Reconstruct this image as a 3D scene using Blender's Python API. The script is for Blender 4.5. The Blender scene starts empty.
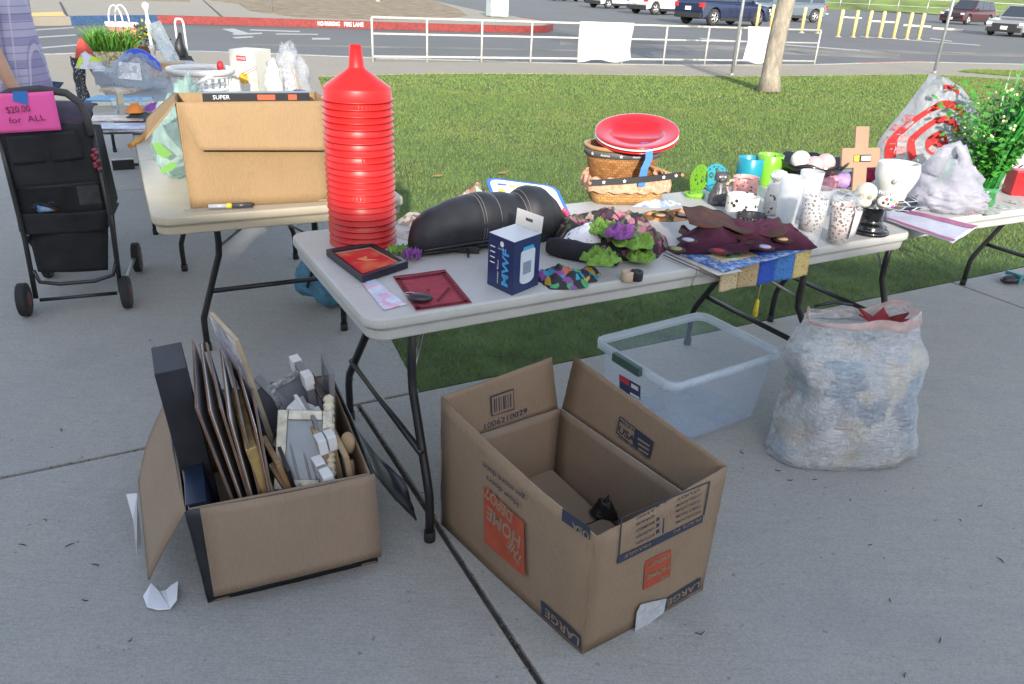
SKY_STRENGTH, SUN_STRENGTH, EXPOSURE = .15, 2.35, 1.6
import bpy, bmesh, math, random
from mathutils import Vector, Matrix, noise
import numpy as np
random.seed(7)
PI = math.pi
S = bpy.context.scene
COL = S.collection
# ------------------------------------------------------------------ camera
F_PX, PITCH, ROLL, EYE = 755.0, math.radians(25.4), math.radians(2.8), 1.5
_fw = Vector((0, math.cos(PITCH), -math.sin(PITCH)))
_up0 = Vector((0, math.sin(PITCH), math.cos(PITCH))); _rt0 = Vector((1, 0, 0))
_rt = _rt0*math.cos(ROLL) + _up0*math.sin(ROLL)
_up = -_rt0*math.sin(ROLL) + _up0*math.cos(ROLL)
_o = Vector((0, 0, EYE))
cd = bpy.data.cameras.new('camera'); cam = bpy.data.objects.new('camera', cd); COL.objects.link(cam)
cam.matrix_world = Matrix(((_rt.x, _up.x, -_fw.x, 0), (_rt.y, _up.y, -_fw.y, 0), (_rt.z, _up.z, -_fw.z, EYE), (0, 0, 0, 1)))
cd.sensor_width = 36; cd.lens = F_PX/1024*36; cd.clip_end = 2000; cd.clip_start = .05
S.camera = cam
def G(u, v, z=0.0):
    d = _fw*F_PX + _rt*(u-512) - _up*(v-342)
    return _o + d*((z-EYE)/d.z)
TZ = .74
def T(u, v, z=TZ): return G(u, v, z)
def R(a): return math.radians(a)
U = Vector((math.cos(R(29)), math.sin(R(29)), 0)); V = Vector((-U.y, U.x, 0)); Z = Vector((0, 0, 1))
def UV(u, v, z=0): return U*u + V*v + Z*z

# ------------------------------------------------------------------ materials
MATS = {}
def _nodes(name):
    m = bpy.data.materials.new(name); m.use_nodes = True
    nt = m.node_tree; b = nt.nodes['Principled BSDF']
    return m, nt, b
def N(nt, t, **k):
    n = nt.nodes.new(t)
    for a, v in k.items(): setattr(n, a, v)
    return n
def sock(n, **k):
    for a, v in k.items(): n.inputs[a.replace('_', ' ')].default_value = v
    return n
def c4(c): return (c[0], c[1], c[2], 1)
def mix(nt, fac, a, b, blend='MIX'):
    n = N(nt, 'ShaderNodeMix', data_type='RGBA', blend_type=blend)
    for i, x in ((0, fac), (6, a), (7, b)):
        if isinstance(x, (int, float)): n.inputs[i].default_value = x
        elif isinstance(x, (tuple, list)): n.inputs[i].default_value = c4(x)
        else: nt.links.new(x, n.inputs[i])
    return n.outputs[2]
def coords(nt, scale=(1, 1, 1), rot=(0, 0, 0)):
    tc = N(nt, 'ShaderNodeTexCoord'); mp = N(nt, 'ShaderNodeMapping')
    mp.inputs['Scale'].default_value = scale; mp.inputs['Rotation'].default_value = rot
    nt.links.new(tc.outputs['Object'], mp.inputs['Vector']); return mp.outputs[0]
def noise_t(nt, vec, scale, detail=4, rough=.6):
    n = N(nt, 'ShaderNodeTexNoise'); n.inputs['Scale'].default_value = scale
    n.inputs['Detail'].default_value = detail; n.inputs['Roughness'].default_value = rough
    nt.links.new(vec, n.inputs['Vector']); return n.outputs[0]
def ramp(nt, fac, stops, interp='LINEAR'):
    r = N(nt, 'ShaderNodeValToRGB'); cr = r.color_ramp; cr.interpolation = interp
    while len(cr.elements) < len(stops): cr.elements.new(.5)
    for e, (p, c) in zip(cr.elements, stops):
        e.position = p; e.color = c4(c) if not isinstance(c, (int, float)) else (c, c, c, 1)
    nt.links.new(fac, r.inputs[0]); return r.outputs[0]
def bump(nt, b, h, strength=.3, dist=.01):
    n = N(nt, 'ShaderNodeBump'); n.inputs['Strength'].default_value = strength; n.inputs['Distance'].default_value = dist
    nt.links.new(h, n.inputs['Height']); nt.links.new(n.outputs[0], b.inputs['Normal'])
def mat(name, col=(.5, .5, .5), rough=.6, metal=0, var=.12, vs=6, bmp=0, bs=60, bd=.003, spec=None, trans=0, alpha=1, emit=None, coat=0, ior=None, sub=0, stretch=(1, 1, 1)):
    if name in MATS: return MATS[name]
    m, nt, b = _nodes(name); v = coords(nt, stretch)
    if var:
        n = noise_t(nt, v, vs, 5)
        lo = tuple(x*(1-var*1.6) for x in col); hi = tuple(min(1, x*(1+var*1.2)) for x in col)
        nt.links.new(ramp(nt, n, [(.3, lo), (.7, hi)]), b.inputs['Base Color'])
    else: b.inputs['Base Color'].default_value = c4(col)
    b.inputs['Roughness'].default_value = rough; b.inputs['Metallic'].default_value = metal
    if spec is not None: b.inputs['Specular IOR Level'].default_value = spec
    if trans: b.inputs['Transmission Weight'].default_value = trans
    if alpha < 1: b.inputs['Alpha'].default_value = alpha
    if ior: b.inputs['IOR'].default_value = ior
    if coat: b.inputs['Coat Weight'].default_value = coat
    if bmp: bump(nt, b, noise_t(nt, v, bs, 6, .65), bmp, bd)
    MATS[name] = m; return m
def pat(name, stops, scale=20, rough=.8, kind='voronoi', bmp=.2, stretch=(1, 1, 1)):
    """fabric or print of random coloured patches"""
    if name in MATS: return MATS[name]
    m, nt, b = _nodes(name); v = coords(nt, stretch)
    wv = N(nt, 'ShaderNodeTexNoise'); wv.inputs['Scale'].default_value = scale*.8; nt.links.new(v, wv.inputs['Vector'])
    va = N(nt, 'ShaderNodeVectorMath', operation='MULTIPLY_ADD'); va.inputs[1].default_value = (1.2/scale,)*3
    nt.links.new(wv.outputs['Color'], va.inputs[0]); nt.links.new(v, va.inputs[2])
    vo = N(nt, 'ShaderNodeTexVoronoi'); vo.inputs['Scale'].default_value = scale; nt.links.new(va.outputs[0], vo.inputs['Vector'])
    sp = N(nt, 'ShaderNodeSeparateColor'); nt.links.new(vo.outputs['Color'], sp.inputs[0])
    n = len(stops)
    c = ramp(nt, sp.outputs[0], [(i/n, s) for i, s in enumerate(stops)], 'CONSTANT')
    nt.links.new(c, b.inputs['Base Color']); b.inputs['Roughness'].default_value = rough
    if bmp: bump(nt, b, noise_t(nt, v, 120, 4), bmp, .002)
    MATS[name] = m; return m
def spots(name, base, spot, scale=60, thr=.3, rough=.3, alpha_base=None):
    """leopard-like or dotted print"""
    if name in MATS: return MATS[name]
    m, nt, b = _nodes(name); v = coords(nt)
    vo = N(nt, 'ShaderNodeTexVoronoi'); vo.inputs['Scale'].default_value = scale; nt.links.new(v, vo.inputs['Vector'])
    f = ramp(nt, vo.outputs['Distance'], [(thr, 1.), (thr+.06, 0.)])
    nt.links.new(mix(nt, f, base, spot), b.inputs['Base Color']); b.inputs['Roughness'].default_value = rough
    MATS[name] = m; return m
def glass(name, col=(1, 1, 1), rough=.02, ior=1.45):
    return mat(name, col, rough, trans=1, var=0, ior=ior)
def film(name, col, dens=.5, rough=.25, bmp=.5, bs=18, tl=.5, bd=.012, dv=.15):
    """thin plastic: part see-through, part milky"""
    if name in MATS: return MATS[name]
    m = bpy.data.materials.new(name); m.use_nodes = True; nt = m.node_tree; nt.nodes.clear(); v = coords(nt)
    out = N(nt, 'ShaderNodeOutputMaterial'); b = N(nt, 'ShaderNodeBsdfPrincipled')
    b.inputs['Base Color'].default_value = c4(col); b.inputs['Roughness'].default_value = rough
    bump(nt, b, noise_t(nt, v, bs, 5, .6), bmp, bd)
    t = N(nt, 'ShaderNodeBsdfTranslucent'); t.inputs[0].default_value = c4(col)
    a = N(nt, 'ShaderNodeMixShader'); a.inputs[0].default_value = tl; nt.links.new(b.outputs[0], a.inputs[1]); nt.links.new(t.outputs[0], a.inputs[2])
    tr = N(nt, 'ShaderNodeBsdfTransparent'); x = N(nt, 'ShaderNodeMixShader')
    nt.links.new(ramp(nt, noise_t(nt, v, 9, 3), [(.3, max(0., dens-dv)), (.7, min(1., dens+dv))]), x.inputs[0])
    nt.links.new(tr.outputs[0], x.inputs[1]); nt.links.new(a.outputs[0], x.inputs[2]); nt.links.new(x.outputs[0], out.inputs[0])
    MATS[name] = m; return m

# ------------------------------------------------------------------ mesh builder
class MB:
    def __init__(s): s.v = []; s.f = []; s.m = []; s.sm = []; s.T = Matrix.Identity(4)
    def add(s, vs, fs, mi=0, smooth=False):
        o = len(s.v); s.v += [s.T @ Vector(p) for p in vs]
        s.f += [tuple(i+o for i in f) for f in fs]; s.m += [mi]*len(fs); s.sm += [smooth]*len(fs); return s
    def at(s, loc=(0, 0, 0), rz=0, rx=0, ry=0, sc=1):
        s.T = Matrix.Translation(Vector(loc)) @ Matrix.Rotation(rz, 4, 'Z') @ Matrix.Rotation(ry, 4, 'Y') @ Matrix.Rotation(rx, 4, 'X') @ Matrix.Scale(sc, 4); return s
    def box(s, c, d, mi=0):
        x, y, z = c; a, b, h = d[0]/2, d[1]/2, d[2]/2
        vs = [(x+i*a, y+j*b, z+k*h) for k in (-1, 1) for j in (-1, 1) for i in (-1, 1)]
        return s.add(vs, [(0, 2, 3, 1), (4, 5, 7, 6), (0, 1, 5, 4), (2, 6, 7, 3), (0, 4, 6, 2), (1, 3, 7, 5)], mi)
    def panel(s, pts, t=.004, mi=0, mi_side=None, n=None):
        """flat polygon given thickness t behind its normal"""
        P = [Vector(p) for p in pts]; k = len(P)
        if n is None:
            n = Vector((0, 0, 0))
            for i in range(k): n += (P[i]-P[0]).cross(P[(i+1) % k]-P[0])
            n.normalize()
        Q = [p - Vector(n)*t for p in P]
        s.add(P+Q, [tuple(range(k)), tuple(range(2*k-1, k-1, -1))], mi)
        o = [(i, i+k, (i+1) % k+k, (i+1) % k) for i in range(k)]
        return s.add(P+Q, o, mi if mi_side is None else mi_side)
    def ring(s, c, ax, r, n, ref=None):
        ax = Vector(ax).normalized()
        a = ref if ref is not None else (Vector((1, 0, 0)) if abs(ax.x) < .9 else Vector((0, 1, 0)))
        e1 = (a - ax*a.dot(ax)).normalized(); e2 = ax.cross(e1)
        return [Vector(c)+(e1*math.cos(2*PI*i/n)+e2*math.sin(2*PI*i/n))*r for i in range(n)]
    def tube(s, pts, r, n=8, mi=0, closed=False, cap=True):
        P = [Vector(p) for p in pts]; k = len(P); rr = r if isinstance(r, (list, tuple)) else [r]*k
        vs = []; ref = None
        for i in range(k):
            a = P[i-1] if (i > 0 or closed) else P[i]; b = P[(i+1) % k] if (i < k-1 or closed) else P[i]
            ax = (b-a)
            if ax.length < 1e-9: ax = Vector((0, 0, 1))
            ax.normalize()
            if ref is None: ref = Vector((1, 0, 0)) if abs(ax.x) < .8 else Vector((0, 1, 0))
            e = (ref-ax*ref.dot(ax))
            if e.length < 1e-4: e = Vector((0, 0, 1)) - ax*ax.z
            ref = e.normalized()
            vs += s.ring(P[i], ax, rr[i], n, ref)
        fs = []
        for i in range(k if closed else k-1):
            j = (i+1) % k
            for q in range(n): fs.append((i*n+q, i*n+(q+1) % n, j*n+(q+1) % n, j*n+q))
        s.add(vs, fs, mi, True)
        if cap and not closed: s.add(vs, [tuple(range(n-1, -1, -1)), tuple(range((k-1)*n, k*n))], mi)
        return s
    def cyl(s, p0, p1, r0, r1=None, n=16, mi=0): return s.tube([p0, p1], [r0, r0 if r1 is None else r1], n, mi)
    def lathe(s, prof, c=(0, 0, 0), n=32, mi=0, wave=None, sq=(1, 1), closed=False):
        vs = []; k = len(prof); c = Vector(c)
        for j, (r, z) in enumerate(prof):
            for i in range(n):
                a = 2*PI*i/n; w = wave(a, j, k) if wave else (1, 0)
                vs.append((c.x+r*w[0]*math.cos(a)*sq[0], c.y+r*w[0]*math.sin(a)*sq[1], c.z+z+w[1]))
        fs = [(j*n+i, j*n+(i+1) % n, (j+1)*n+(i+1) % n, (j+1)*n+i) for j in range(k-1) for i in range(n)]
        return s.add(vs, fs, mi, True)
    def ell(s, c, r, n=16, m=10, mi=0, nz=0, fr=6, seed=0, zmin=None):
        vs = []; c = Vector(c)
        for j in range(m+1):
            t = PI*j/m
            for i in range(n):
                a = 2*PI*i/n; d = Vector((math.sin(t)*math.cos(a), math.sin(t)*math.sin(a), math.cos(t)))
                k = 1
                if nz: k += nz*noise.noise(d*fr*.5+Vector((seed, seed*.7, 0))) + nz*.5*noise.noise(d*fr*1.3+Vector((seed, 0, 9)))
                p = Vector((c.x+d.x*r[0]*k, c.y+d.y*r[1]*k, c.z+d.z*r[2]*k))
                if zmin is not None: p.z = max(p.z, zmin)
                vs.append(p)
        fs = [(j*n+i, (j+1)*n+i, (j+1)*n+(i+1) % n, j*n+(i+1) % n) for j in range(m) for i in range(n)]
        return s.add(vs, fs, mi, True)
    def grid(s, fn, nu, nv, t=0, mi=0, smooth=True, mif=None):
        P = [[Vector(fn(i/nu, j/nv)) for i in range(nu+1)] for j in range(nv+1)]
        w = nu+1; vs = [p for r in P for p in r]; fs = [(j*w+i, j*w+i+1, (j+1)*w+i+1, (j+1)*w+i) for j in range(nv) for i in range(nu)]
        if t:
            n = len(vs); vs = vs+[p-Vector((0, 0, t)) for p in vs]
            fs += [tuple(x+n for x in reversed(f)) for f in fs]
            e = [(i, i+1) for i in range(nu)]+[(nv*w+i+1, nv*w+i) for i in range(nu)]+[((j+1)*w, j*w) for j in range(nv)]+[(j*w+nu, (j+1)*w+nu) for j in range(nv)]
            fs += [(b, a, a+n, b+n) for a, b in e]
        return s.add(vs, fs, mi, smooth)
WM = {}
def wm(o):
    return WM.get(o.name, Matrix.Identity(4))
def tag(o, label=None, cat=None, group=None, kind=None):
    if label: o['label'] = label
    if cat: o['category'] = cat
    if group: o['group'] = group
    if kind: o['kind'] = kind
    return o
def thing(name, label, cat, loc=(0, 0, 0), rz=0, group=None):
    o = bpy.data.objects.new(name, None); COL.objects.link(o); o.location = loc; o.rotation_euler = (0, 0, rz); o.empty_display_size = .1
    WM[o.name] = Matrix.Translation(Vector(loc)) @ Matrix.Rotation(rz, 4, 'Z')
    return tag(o, label, cat, group)
def obj(name, mb, mats, parent=None, bevel=0, label=None, local=False, sub=0, solid=0, doubles=False, seg=2, autos=False):
    if not isinstance(mats, (list, tuple)): mats = [mats]
    me = bpy.data.meshes.new(name)
    vs = mb.v
    if parent is not None:
        W = wm(parent); base = W
        if not local:
            inv = W.inverted(); vs = [inv @ p for p in vs]
    else:
        xs = [p.x for p in vs]; ys = [p.y for p in vs]; zs = [p.z for p in vs]
        loc = Vector(((min(xs)+max(xs))/2, (min(ys)+max(ys))/2, min(zs))); base = Matrix.Translation(loc)
        vs = [p-loc for p in vs]
    me.from_pydata([tuple(p) for p in vs], [], mb.f)
    for m in mats: me.materials.append(m)
    me.polygons.foreach_set('material_index', mb.m); me.polygons.foreach_set('use_smooth', mb.sm)
    bm = bmesh.new(); bm.from_mesh(me)
    bmesh.ops.remove_doubles(bm, verts=bm.verts, dist=1e-6)
    bmesh.ops.recalc_face_normals(bm, faces=bm.faces); bm.to_mesh(me); bm.free()
    o = bpy.data.objects.new(name, me); COL.objects.link(o)
    WM[o.name] = base
    if parent is not None: o.parent = parent
    else: o.location = loc
    if sub:
        m = o.modifiers.new('s', 'SUBSURF'); m.levels = sub; m.render_levels = sub
    if solid:
        m = o.modifiers.new('t', 'SOLIDIFY'); m.thickness = solid; m.offset = 0
    if bevel:
        m = o.modifiers.new('b', 'BEVEL'); m.width = bevel; m.segments = seg; m.limit_method = 'ANGLE'; m.angle_limit = R(40)
    if label: o['label'] = label
    return o
def struct(name, mb, mats, **k): return tag(obj(name, mb, mats, **k), kind='structure')
def solo(name, mb, mats, label, cat, group=None, **k): return tag(obj(name, mb, mats, **k), label, cat, group)
def copy_tree(o, loc=None, rz=None, label=None, parent=None, group=None):
    c = o.copy(); COL.objects.link(c); c.parent = parent; WM[c.name] = wm(o)
    if loc is not None: c.location = loc
    if rz is not None: c.rotation_euler = (0, 0, rz)
    if label: c['label'] = label
    if group: c['group'] = group
    for ch in [x for x in bpy.data.objects if x.parent == o and x != c]: copy_tree(ch, parent=c)
    return c
def txt(s, o, xd, yd, h, m, parent, width=None, name='printed_text', off=.0012, center=True, bold=0, space=1, flipn=False):
    """flat lettering: o centre, xd reading direction, yd up direction, h cap height"""
    cu = bpy.data.curves.new(name, 'FONT'); cu.body = s; cu.size = 1; cu.align_x = 'CENTER' if center else 'LEFT'; cu.align_y = 'CENTER'
    cu.offset = bold; cu.space_line = space; cu.resolution_u = 3
    t = bpy.data.objects.new('tmp', cu); COL.objects.link(t)
    dg = bpy.context.evaluated_depsgraph_get(); dg.update(); me = bpy.data.meshes.new_from_object(t.evaluated_get(dg))
    bpy.data.objects.remove(t)
    xs = [v.co.x for v in me.vertices]; w = (max(xs)-min(xs)) if xs else 1
    xd = Vector(xd).normalized(); yd = Vector(yd); yd = (yd-xd*yd.dot(xd)).normalized(); n = xd.cross(yd)
    sy = h/.7; sx = sy if width is None else width/w
    W = wm(parent).inverted(); o = Vector(o)
    for v in me.vertices: v.co = W @ (o + xd*v.co.x*sx + yd*v.co.y*sy + n*off)
    me.materials.clear(); me.materials.append(m)
    ob = bpy.data.objects.new(name, me); COL.objects.link(ob); ob.parent = parent; WM[ob.name] = wm(parent); return ob
def nz(x, y=0, z=0): return noise.noise(Vector((x, y, z)))
def lump(c, rx, ry, h, ang=0, seed=0, amp=.5, fr=9, n=34, edge=.15, power=2.2, zb=None):
    """crumpled heap as closed height field mesh"""
    mb = MB(); c = Vector(c); ca, sa = math.cos(ang), math.sin(ang); vs = []; rings = n//2
    def P(r, a, top=True):
        k = 1+edge*noise.noise(Vector((math.cos(a)*1.7+seed, math.sin(a)*1.7, seed)))*2
        x = r*math.cos(a)*rx*k; y = r*math.sin(a)*ry*k
        hh = (1-r**power)
        q = noise.noise(Vector((x*fr+seed, y*fr, seed*.3)))*amp+abs(noise.noise(Vector((x*fr*2.3, y*fr*2.3+seed, 4))))*amp*.6
        z = h*max(.03, hh*(1+q))
        return Vector((c.x+x*ca-y*sa, c.y+x*sa+y*ca, c.z+(z if top else .0)))
    for j in range(1, rings+1):
        for i in range(n): vs.append(P(j/rings, 2*PI*i/n))
    for i in range(n): vs.append(P(1, 2*PI*i/n, False))
    vs.append(P(0, 0)); ctr = len(vs)-1
    fs = [(j*n+i, (j+1)*n+i, (j+1)*n+(i+1) % n, j*n+(i+1) % n) for j in range(rings) for i in range(n)]
    fs += [(ctr, i, (i+1) % n) for i in range(n)]; fs.append(tuple(rings*n+i for i in range(n-1, -1, -1)))
    return mb.add(vs, fs, 0, True)
# ------------------------------------------------------------------ light and sky
w = bpy.data.worlds.new("World"); S.world = w; w.use_nodes = True
nt = w.node_tree; bg = nt.nodes['Background']; sky = nt.nodes.new('ShaderNodeTexSky'); sky.sky_type = 'NISHITA'; sky.sun_disc = False
SUN_EL = R(19); dx, dy = -.130, .9915                     # light travels along (dx, dy), down 19 degrees
sky.sun_elevation = SUN_EL; sky.sun_rotation = math.atan2(-dx, -dy)
sky.air_density = 1.0; sky.dust_density = 1.2; sky.ozone_density = 1.0
hs = nt.nodes.new('ShaderNodeHueSaturation'); hs.inputs['Saturation'].default_value = .66; nt.links.new(sky.outputs[0], hs.inputs['Color']); nt.links.new(hs.outputs[0], bg.inputs[0]); bg.inputs[1].default_value = SKY_STRENGTH
sl = bpy.data.lights.new('sun', 'SUN'); sl.energy = SUN_STRENGTH; sl.angle = R(.55); sl.color = (1, .93, .82)
so = bpy.data.objects.new('sun', sl); COL.objects.link(so)
ld = Vector((dx*math.cos(SUN_EL), dy*math.cos(SUN_EL), -math.sin(SUN_EL)))
so.rotation_euler = ld.to_track_quat('-Z', 'Y').to_euler(); so.location = (0, -20, 15)
S.view_settings.view_transform = 'Standard'; S.view_settings.look = 'None'; S.view_settings.gamma = 1; S.view_settings.exposure = EXPOSURE

# ------------------------------------------------------------------ ground materials
def concrete_mat(name, c, streak=True, warm=(1, 1, 1)):
    m, nt, b = _nodes(name); v = coords(nt)
    big = noise_t(nt, v, .9, 6, .6); med = noise_t(nt, v, 7, 6, .7); fine = noise_t(nt, v, 160, 3, .7)
    base = ramp(nt, big, [(.3, tuple(x*.84 for x in c)), (.7, tuple(x*1.1 for x in c))])
    base = mix(nt, ramp(nt, med, [(.35, .8), (.65, 0.)]), base, tuple(x*.80 for x in c))
    wt = noise_t(nt, v, 1.7, 7, .72); base = mix(nt, ramp(nt, wt, [(.45, 0.), (.62, .6)]), base, (c[0]*1.12, c[1]*1.03, c[2]*.86))
    sw = noise_t(nt, coords(nt, (2.2, 14, 1), (0, 0, -R(-61))), 2.2, 5, .7); base = mix(nt, ramp(nt, sw, [(.34, .55), (.5, 0.)]), base, tuple(x*.74 for x in c))
    gr = noise_t(nt, v, 420, 2, .8); base = mix(nt, ramp(nt, gr, [(.60, 0.), (.72, .6)]), base, tuple(min(1, x*1.7) for x in c)); base = mix(nt, ramp(nt, gr, [(.28, .6), (.40, 0.)]), base, tuple(x*.45 for x in c))
    base = mix(nt, .55, base, ramp(nt, fine, [(.25, tuple(x*.6 for x in c)), (.5, c), (.75, tuple(x*1.35 for x in c))]))
    # small dark stains and pits
    pit = noise_t(nt, v, 42, 2, .5)
    base = mix(nt, ramp(nt, pit, [(.235, .8), (.30, 0.)]), base, tuple(x*.45 for x in c))
    st = noise_t(nt, v, 2.6, 3, .5)
    base = mix(nt, ramp(nt, st, [(.25, .18), (.40, 0.)]), base, tuple(x*.6 for x in c))
    # broom finish: thin streaks
    bv = coords(nt, (9, 260, 1), (0, 0, -R(-61)))
    br = noise_t(nt, bv, 1, 3, .6)
    base = mix(nt, ramp(nt, br, [(.32, .32), (.45, 0.)]), base, tuple(x*.6 for x in c))
    nt.links.new(base, b.inputs['Base Color']); b.inputs['Roughness'].default_value = .9; b.inputs['Specular IOR Level'].default_value = .25
    ad = N(nt, 'ShaderNodeMath', operation='ADD'); nt.links.new(fine, ad.inputs[0]); nt.links.new(br, ad.inputs[1])
    bump(nt, b, ad.outputs[0], .45, .004); MATS[name] = m; return m
CONC = concrete_mat('patio concrete', (.34, .333, .318))
WALK = concrete_mat('sidewalk concrete', (.30, .27, .225))
def asphalt_mat():
    m, nt, b = _nodes('asphalt'); v = coords(nt)
    a = noise_t(nt, v, .25, 6, .65); f = noise_t(nt, v, 60, 3, .8)
    base = ramp(nt, a, [(.3, (.072, .070, .068)), (.7, (.12, .117, .112))])
    base = mix(nt, .5, base, ramp(nt, f, [(.3, (.05, .05, .05)), (.7, (.19, .19, .19))]))
    nt.links.new(base, b.inputs['Base Color']); b.inputs['Roughness'].default_value = .85; bump(nt, b, f, .4, .01); return m
ASPH = asphalt_mat()
PAINTW = mat('worn white paint', (.36, .36, .345), .7, var=.3, vs=25)
REDK = mat('red kerb paint', (.19, .02, .018), .7, var=.3, vs=14, bmp=.3)
BLUEK = mat('blue kerb paint', (.04, .09, .19), .7, var=.25, vs=14)
SOIL = mat('turf soil', (.06, .10, .025), 1, var=.35, vs=4, bmp=.5, bs=30)
DIRT = mat('dry dirt', (.22, .165, .10), 1, var=.3, vs=1.6, bmp=.5, bs=20, bd=.03)
DARKJ = mat('joint dirt', (.05, .045, .04), 1, var=.3, vs=20)
RD = -.13
# base asphalt sheet out to the horizon
mb = MB(); mb.add([(-400, 9, RD), (400, 9, RD), (400, 600, RD), (-400, 600, RD)], [(0, 1, 2, 3)]); struct('road', mb, ASPH)
mb = MB(); mb.add([(-60, -60, -.05), (60, -60, -.05), (60, 9.2, -.05), (-60, 9.2, -.05)], [(0, 1, 2, 3)]); struct('ground', mb, DARKJ)
# patio slabs with open joints
def slab(mb, poly, z=0., t=.16):
    mb.panel([Vector((p[0], p[1], z)) for p in poly], t, n=(0, 0, 1))
def clipped(u0, u1, v0, v1, g=.007):
    return [UV(u0+g, v0+g), UV(u1-g, v0+g), UV(u1-g, v1-g), UV(u0+g, v1-g)]
mb = MB()
us = [-24.9, -21.2, -17.6, -13.9, -10.25, -6.6, -2.95, .715, 4.37, 8.03, 11.7, 15.4]; vs_ = [-15.6, -12, -8.3, -4.7, -1.1, 2.5]
for a, b_ in zip(us, us[1:]):
    for c_, d_ in zip(vs_, vs_[1:]): slab(mb, clipped(a, b_, c_, d_, .009))
# slabs left of the lawn
nearv = [2.5, 6.15, 9.8]
LE = lambda v: .97 if v < 4.8 else .97+(v-4.8)*.33       # left edge of the lawn in u
for a, b_ in zip(us[:6], us[1:6]):
    for c_, d_ in zip(nearv, nearv[1:]):
        slab(mb, clipped(a, b_, c_, d_, .004))
for c_, d_ in zip(nearv, nearv[1:]):
    slab(mb, [UV(-6.59, c_+.007), UV(LE(c_), c_+.007), UV(LE(d_), d_-.007), UV(-6.59, d_-.007)])
struct('patio', mb, CONC, bevel=.004, seg=1)
rn_ = random.Random(8); mb = MB()
for (p0, p1, n_c) in ((UV(.715, -.9), UV(.715, 2.5), 900), (UV(-3, 2.5), UV(1.0, 2.5), 500), (UV(1.0, 2.503), UV(5, 2.503), 500)):
    for _ in range(n_c):
        p = p0+(p1-p0)*rn_.random(); p = p+Vector((rn_.gauss(0, .007), rn_.gauss(0, .006), -.012+abs(rn_.gauss(0, .006)))); s_ = rn_.uniform(.0012, .0045)
        q = [p+Vector((rn_.uniform(-1, 1), rn_.uniform(-1, 1), rn_.uniform(-.3, .8)))*s_*1.6 for _k in range(4)]; mb.add(q, [(0, 1, 2), (0, 2, 3), (0, 3, 1), (1, 3, 2)])
o_ = obj('joint_dirt', mb, mat('brown grit', (.10, .08, .06), .95, var=.5, vs=90)); tag(o_, 'loose brown grit and crumbs lying in the open joints of the concrete', 'grit', kind='stuff')
mb = MB()
for (p0, p1) in ((UV(.715, -3), UV(.715, 2.5)),):
    dd = (p1-p0).normalized(); nn = Vector((-dd.y, dd.x, 0)); n_ = 260; vs2 = []
    for k in range(n_+1):
        p = p0+(p1-p0)*k/n_
        for s_ in (-.02, 0, .02): vs2.append(p+nn*s_+Z*(-.016+.010*nz(p.x*30, p.y*30, s_*50)))
    mb.add(vs2, [(3*k+j, 3*k+j+1, 3*k+j+4, 3*k+j+3) for k in range(n_) for j in (0, 1)], 0, True)
struct('joint_soil', mb, DARKJ)
# far part of the patio up to the street kerb, and the pavement with the railing
ke = [G(-160, 72), G(40, 55), G(120, 52), G(199, 51), G(372, 58), G(540, 63), G(680, 65.5), G(814, 65), G(915, 62), G(1100, 66)]
lawnfar = [G(318, 76), G(440, 73), G(560, 73.5), G(732, 76), G(794, 75.5), G(932, 74), G(1100, 84)]
mb = MB()
e = UV(us[0], 9.81); f_ = UV(LE(9.8), 9.81)
slab(mb, [e, f_, lawnfar[0], ke[4], ke[3], ke[2], ke[1], ke[0], (-40, ke[0].y-8)])
for i in range(6):
    k = [4, 5, 6, 7, 8, 9][min(i, 5)]
for A, B in (((0, 1), (4, 4)), ((1, 2), (4, 5)), ((2, 3), (5, 6)), ((3, 4), (6, 7)), ((4, 5), (7, 8)), ((5, 6), (8, 9))):
    p = [lawnfar[A[0]], lawnfar[A[1]], ke[B[1]]] + ([ke[B[0]]] if B[0] != B[1] else [])
    g = .012*Vector((1, 0, 0)); slab(mb, [x for x in p])
struct('sidewalk', mb, WALK)
def ribbon(mb, pts, w, z, t, mi=0, side=1):
    P = [Vector((p[0], p[1], 0)) for p in pts]
    for i in range(len(P)-1):
        a, b = P[i], P[i+1]; 
        def nrm(k):
            d = P[min(k+1, len(P)-1)]-P[max(k-1, 0)]; d.normalize(); return Vector((-d.y, d.x, 0))*side
        A, B = a+nrm(i)*w, b+nrm(i+1)*w
        mb.panel([Vector((q.x, q.y, z)) for q in (a, b, B, A)], t, mi, n=(0, 0, 1))
mb = MB(); ribbon(mb, ke, .15, .004, .15); struct('near_kerb', mb, mat('kerb concrete', (.4, .385, .35), .9, var=.2, vs=8))
mb = MB(); ribbon(mb, [G(150, 51.3), G(199, 51), G(262, 53)], .16, .008, .15); struct('blue_painted_kerb', mb, BLUEK)
mb = MB(); ribbon(mb, [G(862, 63.4), G(915, 62), G(930, 62.2)], .16, .008, .15); struct('faded_red_kerb', mb, mat('faded red', (.36, .14, .11), .8, var=.3, vs=12))
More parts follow.
